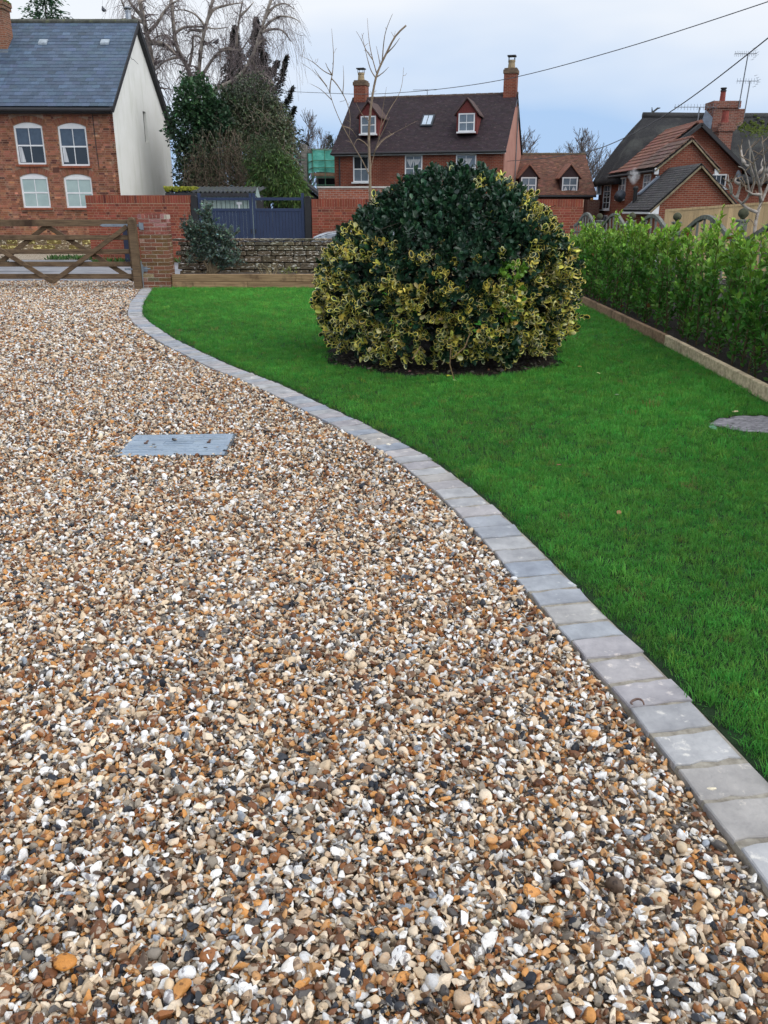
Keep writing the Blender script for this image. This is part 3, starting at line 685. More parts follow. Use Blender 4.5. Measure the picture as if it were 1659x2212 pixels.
while z < 1.29:
    a = [.215, .215, .08] if c_ % 2 else [.08, .215, .215]
    x = -PX
    for w_ in a: pb(x + r_.uniform(-.003, .003), x + w_, -PY - r_.uniform(0, .004), -PY + .1, z, z + .062); pb(x, x + w_, PY - .1, PY, z, z + .062); x += w_ + .010
    for sx_ in (-1, 1):
        e = sx_ * PX
        pb(min(e, e - sx_ * .1), max(e, e - sx_ * .1), -PY + .112, -.005, z, z + .062); pb(min(e, e - sx_ * .1), max(e, e - sx_ * .1), .005, PY - .112, z, z + .062)
    z += .073; c_ += 1
x = -PX
while x < PX - .03:
    hh = 1.405 + r_.uniform(-.012, .004)
    pb(x, x + .064, -PY - .003, -.005, z, hh); pb(x, x + .064, .005, PY, z, hh); x += .0745
M_pier = pm('pier_brick', (.25, .105, .07), (.18, .078, .054), scale=8, bump=.8, bscale=60, dist=.006, rough=.92, spec=.2, attr=True, c3=(.34, .30, .25), s3=5, lo3=.56, hi3=.68)
bev = MB().box(-.5, .5, -.5, .5, -.5, .5)
pieces(pier, 'brick', Ms, ps, cs, M_pier, sep=300, order=[p[1] for p in ps], rest='hidden_bricks')
MB().box(-.30, .30, -.31, .30, -.08, .025).build('footing', pm('concrete_foot', S(150, 145, 138), S(110, 106, 100), scale=12, bump=.6), pier, bevel=.01)

# ------------------------------------------------------------------ raised bed of oak sleepers along the back of the lawn
def sleeper_row(name, label, segs, cat='sleeper'):
    pass
bed = thing('sleeper_bed', 'raised planting bed edged with two courses of oak sleepers at the end of the lawn', 'raised bed', (0, 17.2, 0))
for z0, z1, xs_ in ((-.02, .128, (-4.22, -2.72, -.2, 2.2, 3.4)), (.131, .270, (-4.22, -1.75, .65, 3.4))):
    for a, b in zip(xs_[:-1], xs_[1:]):
        o = MB().box(a + .002, b - .002, -.055, .055, z0, z1).build('sleeper', M_sleeper, bed, bevel=.006); q = rs.uniform(.9, 1.25); o.color = (q, q * .97, q * .93, 1)
        a_ = o.data.color_attributes.new('col', 'FLOAT_COLOR', 'POINT'); a_.data.foreach_set('color', np.ones(4 * len(o.data.vertices), dtype=np.float32))
V, F = [], []
nx_, ny_ = 80, 14
for j in range(ny_):
    for i in range(nx_): V.append((-4.22 + 7.6 * i / (nx_ - 1), .05 + 1.35 * j / (ny_ - 1), .215 + rs.uniform(-.015, .02)))
F = [[j * nx_ + i, j * nx_ + i + 1, (j + 1) * nx_ + i + 1, (j + 1) * nx_ + i] for j in range(ny_ - 1) for i in range(nx_ - 1)]
np_obj('soil', V, F, pm('bed_soil', S(112, 104, 96), S(70, 62, 54), scale=14, bump=1., bscale=60, dist=.04, rough=.95, c3=(.03, .022, .016), s3=1.5), bed, smooth=True)
# old field-stone wall behind the bed
M_wallstone = pm('lichened_stone', S(118, 108, 92), S(80, 72, 60), scale=5, bump=.9, bscale=22, dist=.02, rough=.95, attr=True, c3=S(206, 206, 200), s3=3.2, lo3=.55, hi3=.59)
sw = thing('stone_wall', 'low old stone wall with white lichen spots behind the raised bed', 'wall', (0, 18.6, 0))
MB().box(-4.3, 5.0, -.15, .15, .0, .80).build('wall_core', pm('wall_core', (.05, .042, .034), rough=.95), sw)
Ms, ps, cs = [], [], []; r_ = random.Random(8); z = .12
for ci, h in enumerate((.15, .15, .135, .105, .10, .09, .055)):
    x = -4.3 - r_.uniform(0, .2)
    while x < 4.9:
        w_ = r_.uniform(.20, .48) if h > .12 else r_.uniform(.14, .34)
        if ci == 6: w_ = r_.uniform(.25, .5)
        a = diag(w_ - .014, .20 if ci < 6 else .38, h - .012); t_ = r_.uniform(-.02, .02); a = np.array([[math.cos(t_), 0, math.sin(t_)], [0, 1, 0], [-math.sin(t_), 0, math.cos(t_)]]) @ a
        Ms.append(a); ps.append((x + w_ / 2, -.10 - r_.uniform(0, .025) if ci < 6 else -.02, z + h / 2)); q = math.exp(r_.gauss(0, .2)); cs.append((q * r_.uniform(.95, 1.1), q, q * r_.uniform(.85, 1.0)))
        x += w_
    z += h
tmp = MB().box(-.5, .5, -.5, .5, -.5, .5)
bmx = bmesh.new(); bmesh.ops.create_cube(bmx, size=1.0); bmesh.ops.bevel(bmx, geom=list(bmx.edges), offset=.09, segments=1, affect='EDGES'); bmesh.ops.triangulate(bmx, faces=bmx.faces)
bmx.verts.ensure_lookup_table(); RBV = np.array([v.co[:] for v in bmx.verts]) + np.random.default_rng(2).uniform(-.03, .03, (len(bmx.verts), 3)); RBF = np.array([[v.index for v in f.verts] for f in bmx.faces]); bmx.free()
pieces(sw, 'stone', Ms, ps, cs, M_wallstone, RBV, RBF, sep=300)

# ------------------------------------------------------------------ right-hand edging boards of the lawn
eb = thing('edging_boards', 'line of timber edging boards between lawn and leafy hedge', 'edging', (0, 0, 0))
pts_ = [(2.98, 3.0), (3.14, 6.7), (3.245, 9.75), (3.27, 12.2), (3.29, 14.6), (3.31, 17.1)]
for i, (a, b) in enumerate(zip(pts_[:-1], pts_[1:])):
    lt = i < 2
    mb = MB().bar((a[0] + .03, a[1] + .004, .05), (b[0] + .03, b[1] - .004, .05), .055, .15)
    o = mb.build('board', M_sleeper, eb, bevel=.006)
    o.color = (2.3, 2.75, 3.2, 1) if lt else (1.05, .98, 1.02, 1)
    a_ = o.data.color_attributes.new('col', 'FLOAT_COLOR', 'POINT'); a_.data.foreach_set('color', np.ones(4 * len(o.data.vertices), dtype=np.float32))
g = MB(); g.prism([(3.06, 3.0), (3.17, 6.7), (3.30, 9.75), (3.34, 17.1), (3.34, 18.4), (7.5, 18.4), (7.5, 3.0)], 'z', -.08, .07); tag(g.build('hedge_bed', M_soil), kind='structure')

# ------------------------------------------------------------------ new red brick garden walls across the road
def garden_wall(label, x0, x1, y, top, seed, sep, order_x):
    wl = thing('garden_wall', label, 'wall', (0, y, 0))
    MB().box(x0 + .004, x1 - .004, .0, .21, -.1, top - .012).build('mortar', M_mortar, wl)
    M_, p_ = lay_bricks(x0, x1, -.02, top - .225, 0, bond='flemish', seed=seed, proud=.003)
    x = x0; m2, p2 = [], []
    while x < x1 - .03: m2.append(diag(.065, .224, .215)); p2.append((x + .0325, .104, top - .1075)); x += .075
    M_ = np.concatenate([M_, m2]); p_ = np.concatenate([p_, p2]); c_ = brick_cols(len(p_), seed, .10, .04)
    pieces(wl, 'brick', M_, p_, c_, M_brick, sep=sep, order=np.abs(p_[:, 0] - order_x) - p_[:, 2] * .5, rest='bricks')
    return wl
garden_wall('clean red brick garden wall in front of the white gable', -8.72, -5.68, 26.0, 1.86, 31, 300, -6.5)
garden_wall('long red brick garden wall behind the holly bush, right of the blue gate', -2.12, 5.85, 26.0, 1.755, 32, 300, -1.2)
MB_ = MB().box(-.085, .085, -.05, .05, -.05, .98); o = MB_.build('marker_post', pm('navy_post', S(34, 40, 62), S(28, 33, 52), rough=.5), None, bevel=.01); o.location = (-7.52, 25.6, 0); tag(o, 'short navy blue post standing before the brick wall behind the gate post', 'post')

# ------------------------------------------------------------------ navy driveway gates
M_navy = pm('navy_paint', S(42, 56, 84), S(37, 49, 76), scale=4, rough=.5, bump=.08, spec=.4)
ng = thing('driveway_gates', 'pair of navy blue boarded driveway gates with open top panels', 'gate', (0, 26.1, 0))
for lx0, lx1 in ((-5.46, -3.875), (-3.855, -2.345)):
    leaf = MB(); leaf.box(lx0, lx0 + .085, -.03, .03, .06, 1.92).box(lx1 - .085, lx1, -.03, .03, .06, 1.92)
    leaf.box(lx0 + .085, lx1 - .085, -.03, .03, 1.72, 1.80).box(lx0 + .085, lx1 - .085, -.03, .03, 1.42, 1.50).box(lx0 + .085, lx1 - .085, -.03, .03, .06, .18)
    lo = leaf.build('leaf_frame', M_navy, ng, bevel=.004)
    nb_ = 14; w_ = (lx1 - lx0 - .17) / nb_
    for k in range(nb_): MB().box(lx0 + .085 + k * w_ + .003, lx0 + .085 + (k + 1) * w_ - .003, -.014, .012, .18, 1.42).build('board', M_navy, lo, bevel=.003)
    MB().tube([(lx0 + .05 if lx0 > -4 else lx1 - .05, -.04, .80), (lx0 + .05 if lx0 > -4 else lx1 - .05, -.04, .92)], .016, 8).build('handle', M_black, ng)
for x, z_, lab in ((-5.57, 1.86, 'black timber gate post left of the navy gates'), (-2.235, 1.84, 'black timber gate post right of the navy gates')):
    mb = MB().box(-.095, .095, -.095, .095, -.1, z_ - .05); mb.prism([(-.095, z_ - .05), (.095, z_ - .05), (.055, z_), (-.055, z_)], 'y', -.095, .095)
    o = mb.build('timber_post', M_black, None, bevel=.006); o.location = (x, 26.1, 0); tag(o, lab, 'post')

# ------------------------------------------------------------------ windows
M_glass = pm('dark_glass', (.020, .026, .034), (.030, .036, .044), scale=1.5, rough=.06, bump=0, spec=.6)
M_glass2 = pm('veiled_glass', S(118, 130, 142), S(96, 108, 120), scale=2.5, rough=.12, bump=0, spec=.6)
M_frost = pm('frosted_glass', S(168, 188, 186), S(152, 172, 172), scale=2, rough=.25, bump=0, spec=.5)
M_curtain = pm('net_curtain', S(205, 208, 212), S(170, 174, 180), scale=5, stretch=(4, 1, .4), rough=.9)
def window(parent, x0, x1, z0, z1, y, glass, cols=2, rows=2, arch=0., sill=True, sillmat=None, curtain=None, fw=.06, bar=.025, top_glass=None, mid=None, face=-1):
    """frame on a wall facing local -Y"""
    f = MB()
    f.box(x0, x0 + fw, y, y + .07, z0, z1).box(x1 - fw, x1, y, y + .07, z0, z1).box(x0 + fw, x1 - fw, y, y + .07, z0, z0 + fw).box(x0 + fw, x1 - fw, y, y + .07, z1 - fw, z1)
    if arch:
        n = 10; top = [(x0 + (x1 - x0) * i / n, z1 + arch * math.sin(math.pi * i / n) ** .8) for i in range(n + 1)]
        f.prism([(x0, z1), (x1, z1)] + top[::-1][1:-1], 'y', y, y + .07)
    ix0, ix1, iz0, iz1 = x0 + fw, x1 - fw, z0 + fw, z1 - fw
    for k in range(1, cols): xx = ix0 + (ix1 - ix0) * k / cols; f.box(xx - bar / 2, xx + bar / 2, y + .012, y + .05, iz0, iz1)
    for k in range(1, rows):
        zz = iz0 + (iz1 - iz0) * k / rows; b_ = bar * (2 if rows == 2 else 1); xs_ = [ix0 + (ix1 - ix0) * q / cols for q in range(cols + 1)]
        for q in range(cols): f.box(xs_[q] + (bar / 2 if q else 0), xs_[q + 1] - (bar / 2 if q < cols - 1 else 0), y + .010, y + .052, zz - b_ / 2, zz + b_ / 2)
    fo = f.build('window', M_white, parent)
    for i in range(cols):
        for j in range(rows):
            gm = top_glass if (top_glass and j >= rows / 2) else glass
            MB().box(ix0 + (ix1 - ix0) * i / cols, ix0 + (ix1 - ix0) * (i + 1) / cols, y + .025, y + .035, iz0 + (iz1 - iz0) * j / rows, iz0 + (iz1 - iz0) * (j + 1) / rows).build('pane', gm, fo)
    if sill: MB().box(x0 - .07, x1 + .07, y - .13, y + .02, z0 - .075, z0 - .002).build('sill', sillmat or M_white, fo)
    return fo

# ------------------------------------------------------------------ left cottage: slate roof, brick front, white rendered gable
hs = thing('slate_roofed_cottage', 'brick cottage with blue slate roof and white rendered gable end', 'house', (-9.8, 33.2, 0))
XL = -8.5
wins = [(-3.66, -2.62, 3.02, 4.30), (-2.06, -1.03, 2.97, 4.28), (-3.68, -2.66, 1.52, 2.58), (-2.06, -1.04, 1.52, 2.56)]
holes = [(a - .012, b + .012, z0 - .012, z1 + .145) for a, b, z0, z1 in wins] + [(a - .09, b + .09, z0 - .09, z0) for a, b, z0, z1 in wins]
core = MB(); core.box(XL, -.14, .10, 8.38, 0, 4.92)
core.build('inner_wall', pm('inner_wall', (.03, .028, .026), rough=.95), hs)
# mortar face with window openings
fc = MB(); owin = [(a, b, c, d + .135) for a, b, c, d in wins]
xs_ = sorted({XL, -.005} | {v for h in owin for v in (h[0], h[1])})
zs_ = sorted({0., 4.92} | {v for h in owin for v in (h[2], h[3])})
for i in range(len(xs_) - 1):
    for j in range(len(zs_) - 1):
        cx_, cz_ = (xs_[i] + xs_[i + 1]) / 2, (zs_[j] + zs_[j + 1]) / 2
        if not any(a < cx_ < b and c < cz_ < d for a, b, c, d in owin): fc.box(xs_[i], xs_[i + 1], .0, .095, zs_[j], zs_[j + 1])
for a, b, z0, z1 in wins:      # brick corners left over the arched window heads
    arc = [(a + (b - a) * i / 12, z1 + .13 * math.sin(math.pi * i / 12) ** .8) for i in range(13)]
    fc.prism(arc[:7] + [(arc[6][0], z1 + .134), (a, z1 + .134)], 'y', .004, .094); fc.prism(arc[6:] + [(b, z1 + .134), (arc[6][0], z1 + .134)], 'y', .004, .094)
fc.build('front_wall', M_oldmortar, hs)
arch_M, arch_p = [], []
for a, b, z0, z1 in wins:
    n = 15; R = ((b - a) / 2 + .05) ** 2 / (2 * .13) + .065; cz = z1 + .13 - R; w2 = math.asin(((b - a) / 2 + .1) / (R + .1))
    for k in range(n):
        t = -w2 + 2 * w2 * (k + .5) / n; rr = R + .118
        arch_M.append(np.array([[math.cos(t), 0, math.sin(t)], [0, 1, 0], [-math.sin(t), 0, math.cos(t)]]) @ diag(2 * w2 * rr / n * .86, .10, .21))
        arch_p.append(((a + b) / 2 + rr * math.sin(t), .05 - .012, cz + rr * math.cos(t)))
ah = [(a - .10, b + .10, z1 + .10, z1 + .33) for a, b, z0, z1 in wins]
M_, p_ = lay_bricks(XL, -.004, .42, 4.90, 0, holes + ah, bond='flemish', seed=5, proud=.003)
c_ = brick_cols(len(p_), 6, .20, .09)
lowz = np.clip((2.6 - p_[:, 2]) / 1.6, 0, 1)[:, None]; c_ = c_ * (1 - .0 * lowz); om = np.random.default_rng(4).random(len(p_)) < .25 * lowz[:, 0] + .06; c_[om] *= np.array([1.35, 1.45, 1.3])
M_ = np.concatenate([arch_M, M_]); p_ = np.concatenate([arch_p, p_]); c_ = np.concatenate([brick_cols(len(arch_p), 3, .12, 0), c_])
pieces(hs, 'brick', M_, p_, c_, M_oldbrick, sep=300, order=np.where(np.arange(len(p_)) < len(arch_p), -9, np.abs(p_[:, 0] + 2.4) + np.abs(p_[:, 2] - 3.2)), rest='bricks')
# stone plinth
Ms, ps, cs = [], [], []; r_ = random.Random(12)
for z0, h in ((.0, .20), (.205, .20)):
    x = XL
    while x < -.1:
        w_ = r_.uniform(.25, .6); Ms.append(diag(w_ - .012, .10, h - .01)); ps.append((x + w_ / 2, .035, z0 + h / 2)); q = math.exp(r_.gauss(0, .2)); cs.append((q * 1.5, q * 1.35, q * (.6 if r_.random() < .6 else 1.1))); x += w_
pieces(hs, 'plinth_stone', Ms, ps, cs, M_wallstone, RBV, RBF, sep=300)
M_sillbrick = pm('tile_sill', S(150, 84, 58), S(120, 66, 48), scale=10, rough=.8)
for i, (a, b, z0, z1) in enumerate(wins):
    window(hs, a, b, z0, z1, .035, M_glass if i < 2 else M_frost, 2, 2, arch=.13, sillmat=M_sillbrick, top_glass=pm('sky_reflection_glass', S(74, 88, 104), S(64, 76, 92), rough=.08, bump=0, spec=.6) if i == 0 else (bpy.data.materials['sky_reflection_glass'] if i == 1 else None))  # upper panes of the top windows: sky reflection painted into the glass colour
for a, b in ((-3.58, -3.46), (-1.98, -1.88)):
    MB().prism([(a, 3.1), (b + .08, 3.1), (b, 3.6), (a, 3.62)], 'y', .055, .058).build('curtain', M_curtain, hs)
MB().box(-2.41, -2.19, -.012, .02, 2.74, 2.92).build('air_vent', pm('terracotta_vent', S(96, 62, 52), rough=.9), hs)
MB().tube([(-.74, -.02, 4.86), (-.72, -.02, 3.8), (-.70, -.02, 2.9)], .012, 6).build('cable', M_black, hs)
# rendered gable
M_render = pm('white_render', S(240, 240, 236), S(232, 232, 226), scale=1.2, bump=.12, bscale=90, dist=.004, rough=.9, c3=S(206, 208, 196), s3=1.5, st3=(1, 1.2, .22), lo3=.52, hi3=.80)
gb = MB(); SY0, SY1, SZ0, SZ1 = 4.16, 4.62, 4.06, 5.22
prof = lambda y: 8.30 - abs(y - 4.2) * .80 if True else 0
def gable_quad(y0, y1, z0f, z1f): gb.add([(-.14, y0, z0f(y0)), (-.14, y1, z0f(y1)), (-.14, y1, z1f(y1)), (-.14, y0, z1f(y0)), (.0, y0, z0f(y0)), (.0, y1, z0f(y1)), (.0, y1, z1f(y1)), (.0, y0, z1f(y0))],
    [[3, 2, 1, 0], [4, 5, 6, 7], [0, 1, 5, 4], [2, 3, 7, 6], [1, 2, 6, 5], [3, 0, 4, 7]])
Z0 = lambda y: 0.
gable_quad(.0, 4.16, Z0, prof); gable_quad(4.62, 8.4, Z0, prof); gable_quad(4.16, 4.62, Z0, lambda y: SZ0); gable_quad(4.16, 4.62, lambda y: SZ1, prof)
gb.build('gable_wall', M_render, hs)
MB().box(-.12, -.10, 4.16, 4.62, 4.06, 5.22).build('slit_window', M_glass, hs)
cr_ = MB().tube([(.002, 3.0, 7.02), (.002, 3.25, 6.95), (.002, 3.5, 6.98), (.002, 4.1, 6.90)], .008, 4); cr_.build('loose_wire', M_black, hs)
# roof
M_slate = pm('slate', S(78, 96, 118), S(64, 80, 100), scale=4, stretch=(3, 1, 1), bump=.25, bscale=40, dist=.004, rough=.55, spec=.45, attr=True)
M_under = pm('roof_under', (.02, .02, .022), rough=.9)
pitch = math.atan2(3.46, 4.52); sl = math.hypot(3.46, 4.52)
E0 = np.array([0, -.32, 4.90]); up_ = np.array([0, math.cos(pitch), math.sin(pitch)]); nr = np.array([0, -math.sin(pitch), math.cos(pitch)])
rb = MB()
for s_ in (1,):
    rb.add([(XL, -.30, 4.84), (.12, -.30, 4.84), (.12, 4.2, 8.28), (XL, 4.2, 8.28), (XL, -.30, 4.90), (.12, -.30, 4.90), (.12, 4.2, 8.36), (XL, 4.2, 8.36)], [[0, 1, 2, 3], [4, 5, 6, 7], [0, 1, 5, 4], [1, 2, 6, 5], [3, 0, 4, 7]])
    rb.add([(XL, 8.75, 4.72), (.12, 8.75, 4.72), (.12, 4.2, 8.28), (XL, 4.2, 8.28), (XL, 8.75, 4.80), (.12, 8.75, 4.80), (.12, 4.2, 8.36), (XL, 4.2, 8.36)], [[0, 1, 2, 3], [4, 5, 6, 7], [0, 1, 5, 4], [1, 2, 6, 5], [3, 0, 4, 7]])
ro = rb.build('roof', M_under, hs)
def tiles(ox, along, up, nrm, width, length, tw, expo, tl, thick, seed, tilt=.018, jit=.004, camber=0.):
    """pieces of a pitched roof: returns M, pos (local frame of the house)"""
    r = random.Random(seed); Ms, ps = [], []; nrow = int(math.ceil(length / expo)); along, up, nrm = map(np.array, (along, up, nrm)); ox = np.array(ox)
    for j in range(nrow):
        x = -(tw / 2 if j % 2 else 0) - r.uniform(0, .02); 
        while x < width - .01:
            a, b = max(0, x), min(width, x + tw)
            if b - a > .02:
                u0 = j * expo; ln = min(tl, length - u0 + .02); th = tilt + r.uniform(-.004, .004)
                uu = up * math.cos(-th) + nrm * math.sin(-th) * 1.0; nn = np.cross(along, uu); nn = nn * np.sign(nn @ nrm)
                Ms.append(np.stack([along * (b - a - .006), uu * ln, nn * thick], 1)); ps.append(ox + along * ((a + b) / 2) + up * (u0 + ln / 2 + r.uniform(-jit, jit)) + nrm * (thick * 1.1 + ln * math.sin(th) / 2 + r.uniform(0, .002)))
            x += tw
    return np.array(Ms), np.array(ps)
M_, p_ = tiles((XL, E0[1], E0[2]), (1, 0, 0), up_, nr, 8.62, sl + .02, .30, .225, .29, .016, 3, tilt=.045)
c_ = np.exp(np.random.default_rng(5).normal(0, .14, (len(p_), 1))) * np.exp(np.random.default_rng(6).normal(0, .03, (len(p_), 3)))
pieces(ro, 'slate', M_, p_, c_, M_slate, sep=300, order=np.abs(p_[:, 0] + 2.0) + .3 * np.abs(p_[:, 2] - 5.6), rest='slates')
M_, p_ = tiles((.12, 8.76, 4.80), (-1, 0, 0), (0, -up_[1], up_[2]), (0, -nr[1], nr[2]), 8.62, sl + .02, .30, .225, .30, .008, 4)
V, F = batch_copy(BOXV, BOXF, M_, p_); np_obj('rear_slates', V, F, M_slate, ro, np.ones((len(V), 3)), kind='stuff')
rg = MB(); 
for k in range(19): rg.tube([(XL + k * .454 + .005, 4.2, 8.395 + .003 * (k % 2)), (XL + (k + 1) * .454 - .005, 4.2, 8.395 + .003 * (k % 2))], .10, 10)
rg.build('ridge_tiles', pm('ridge', S(96, 98, 92), S(70, 72, 66), scale=5, rough=.9, c3=S(110, 116, 80), s3=4, lo3=.55, hi3=.7), ro, kind='stuff')
M_fascia = pm('dark_fascia', (.022, .022, .026), (.03, .03, .034), rough=.6)
bb = MB(); bb.add([(.0, -.33, 4.72), (.0, 4.2, 8.20), (.0, 4.2, 8.40), (.0, -.33, 4.92), (.15, -.33, 4.72), (.15, 4.2, 8.20), (.15, 4.2, 8.40), (.15, -.33, 4.92)], [[0, 1, 2, 3], [7, 6, 5, 4], [0, 4, 5, 1], [3, 2, 6, 7], [0, 3, 7, 4]])
bb.add([(.0, 8.80, 4.50), (.0, 4.2, 8.10), (.0, 4.2, 8.41), (.0, 8.80, 4.86), (.17, 8.80, 4.50), (.17, 4.2, 8.10), (.17, 4.2, 8.41), (.17, 8.80, 4.86)], [[0, 1, 2, 3], [7, 6, 5, 4], [0, 4, 5, 1], [3, 2, 6, 7], [0, 3, 7, 4]])
bb.build('bargeboard', M_fascia, ro)
MB().tube([(XL, -.40, 4.83), (.10, -.40, 4.80)], .065, 10).build('gutter', M_fascia, hs)
MB().box(XL, .0, -.30, -.0, 4.70, 4.80).build('soffit', M_fascia, hs)
for x in (-3.42, -1.05): 
    yv = 2.95; zv = 4.9 + (yv + .32) * math.tan(pitch)
    MB().add([(x, yv - .1, zv - .02), (x + .32, yv - .1, zv - .02), (x + .32, yv + .12, zv + .15), (x, yv + .12, zv + .15), (x, yv - .1, zv + .05), (x + .32, yv - .1, zv + .05), (x + .32, yv + .12, zv + .20), (x, yv + .12, zv + .20)], [[3, 2, 1, 0], [4, 5, 6, 7], [0, 1, 5, 4], [1, 2, 6, 5], [2, 3, 7, 6], [3, 0, 4, 7]]).build('tile_vent', pm('vent_grey', S(170, 182, 192), S(140, 150, 160), rough=.6), ro)
fl = MB(); fl.lathe((-.42, 4.9, 8.1), [(.11, 0), (.11, .75), (.13, .76), (.13, .80), (.10, .82)], 14).lathe((-.42, 4.9, 8.98), [(.16, 0), (.17, .03), (.05, .10)], 14).tube([(-.42, 4.9, 8.8), (-.42, 4.9, 9.0)], .03, 6); fl.build('flue', pm('flue_steel', S(176, 182, 190), S(150, 156, 164), rough=.4, metallic=.5), ro)
chm = MB(); chm.box(-5.85, -4.52, 2.62, 3.3, 6.3, 8.55).box(-5.90, -4.47, 2.57, 3.35, 8.55, 8.68).box(-5.95, -4.44, 2.53, 3.38, 8.68, 8.82)
M_chim = brick_mat('old_chimney_brick', S(150, 96, 74), S(112, 76, 62), S(150, 136, 120), var=S(90, 90, 60), lo3=.45)
co = chm.build('chimney', M_chim, ro)
mo = np.random.default_rng(9); V, F = batch_copy(BOXV * np.array([.10, .10, .05]), BOXF, frames(rand_unit(260, mo)), np.stack([mo.uniform(-5.92, -4.46, 260), mo.uniform(2.54, 3.36, 260), 8.82 + mo.uniform(-.03, .05, 260)], 1))
M_moss = pm('moss', S(98, 112, 48), S(58, 70, 30), scale=20, bump=.8, bscale=40, dist=.03, rough=.95)
np_obj('moss', V, F, M_moss, co, kind='stuff')
lead = MB().box(-5.88, -4.46, 2.42, 2.66, 6.92, 7.12); lead.build('lead_flashing', pm('lead', S(120, 128, 136), S(96, 102, 110), rough=.5), ro)

# ------------------------------------------------------------------ middle brick house (turned 15 degrees)
M_midbrick = brick_mat('mid_brick', S(140, 76, 58), S(116, 60, 48), S(145, 122, 106), var=S(100, 56, 48))
M_pink = pm('pink_render', S(176, 130, 116), S(164, 118, 104), scale=1.5, bump=.2, bscale=40, rough=.9)
M_tile = pm('brown_tile', S(58, 46, 52), S(46, 37, 43), scale=6, bump=.3, bscale=30, rough=.8, attr=True, c3=S(120, 108, 96), s3=9, lo3=.62, hi3=.72)
M_tile_r = pm('red_tile', S(118, 82, 68), S(92, 64, 54), scale=5, bump=.3, bscale=30, rough=.85, attr=True, c3=S(96, 80, 66), s3=3, lo3=.55, hi3=.7)
def tile_roof(parent, ox, along, up, width, length, mat, tw=.17, expo=.10, thick=.014, name='tiles', seed=1, spread=.16):
    along = np.array(along, float); up = np.array(up, float); up /= np.linalg.norm(up); nrm = np.cross(along, up); nrm = nrm * np.sign(nrm[2])
    M_, p_ = tiles(ox, along, up, nrm, width, length, tw, expo, expo * 1.55, thick, seed, tilt=.10, jit=.006)
    r = np.random.default_rng(seed); c = np.exp(r.normal(0, spread, (len(p_), 1))) * np.exp(r.normal(0, .05, (len(p_), 3)))
    V, F = batch_copy(BOXV, BOXF, M_, p_); return np_obj(name, V, F, mat, parent, np.repeat(c, 8, axis=0), kind='stuff')
def ridge(parent, a, b, r, mat, n=20, name='ridge_tiles'):
    a, b = Vector(a), Vector(b); m = MB()
    for k in range(n): m.tube([a.lerp(b, (k + .04) / n), a.lerp(b, (k + .96) / n)], r * (1 + .06 * (k % 2)), 8)
    return m.build(name, mat, parent, kind='stuff')
mh = thing('brick_house', 'two storey brick house with dark tiled roof, two dormers and chimneys at both ends', 'house', (-2.62, 48.2, 0), rad(-15))
ML, MD, ME, MR = 9.0, 7.6, 4.25, 7.2
MB().box(0, ML, 0, MD, 0, ME).build('wall', M_midbrick, mh)
for x, nm, mt in ((0, 'gable_wall', M_midbrick), (ML - .02, 'gable_wall', M_pink)):
    MB().prism([(0, 0), (MD, 0), (MD, ME), (MD / 2, MR), (0, ME)], 'x', x - .03 if x == 0 else x, x + .02 if x == 0 else x + .06).build(nm, mt, mh)
MB().prism([(-.20, ME - .06), (MD / 2, MR + .0), (MD + .2, ME - .06), (MD + .2, ME + .0), (MD / 2, MR + .05), (-.20, ME + .0)], 'x', -.12, ML + .12).build('roof', M_under, mh)
rf_ = [o for o in bpy.data.objects if o.name.startswith('roof') and o.parent == mh][0]
msl = math.hypot(MD / 2 + .2, MR - ME + .05)
tile_roof(rf_, (-.14, -.24, ME - .02), (1, 0, 0), (0, MD / 2 + .2, MR - ME + .06), ML + .28, msl + .06, M_tile, .17, .105, seed=41)
ridge(rf_, (-.14, MD / 2, MR + .05), (ML + .14, MD / 2, MR + .05), .10, pm('ridge_brown', S(96, 82, 76), S(74, 62, 58), rough=.9), 28)
MB().tube([(-.15, -.30, ME - .05), (ML + .15, -.30, ME - .05)], .06, 8).build('gutter', M_fascia, mh)
MB().box(-.1, ML + .1, -.22, -.18, ME - .15, ME - .10).build('fascia', M_white, mh)
MB().tube([(.28, -.08, 0), (.28, -.08, ME - .2)], .045, 8).build('downpipe', M_fascia, mh)
MB().tube([(ML + .12, MD / 2 + .4, 0), (ML + .12, MD / 2 + .4, MR - .5)], .035, 8).build('downpipe', pm('grey_pipe', S(120, 118, 120), rough=.6), mh)
window(mh, 1.02, 1.90, 2.82, 4.10, -.03, M_glass2, 2, 2, top_glass=M_glass)
window(mh, 3.85, 4.78, 2.82, 4.10, -.03, M_glass2, 2, 2)
window(mh, 6.55, 7.60, 2.82, 4.10, -.03, M_glass2, 2, 2)
for x in (3.85, 6.55): MB().prism([(x + .08, 3.9), (x + .84, 3.9), (x + .62, 3.5), (x + .46, 3.9), (x + .30, 3.5)], 'y', -.012, -.008).build('curtain', M_curtain, mh)
M_ox = pm('oxblood_tile', S(122, 58, 54), S(96, 46, 46), scale=12, rough=.8)
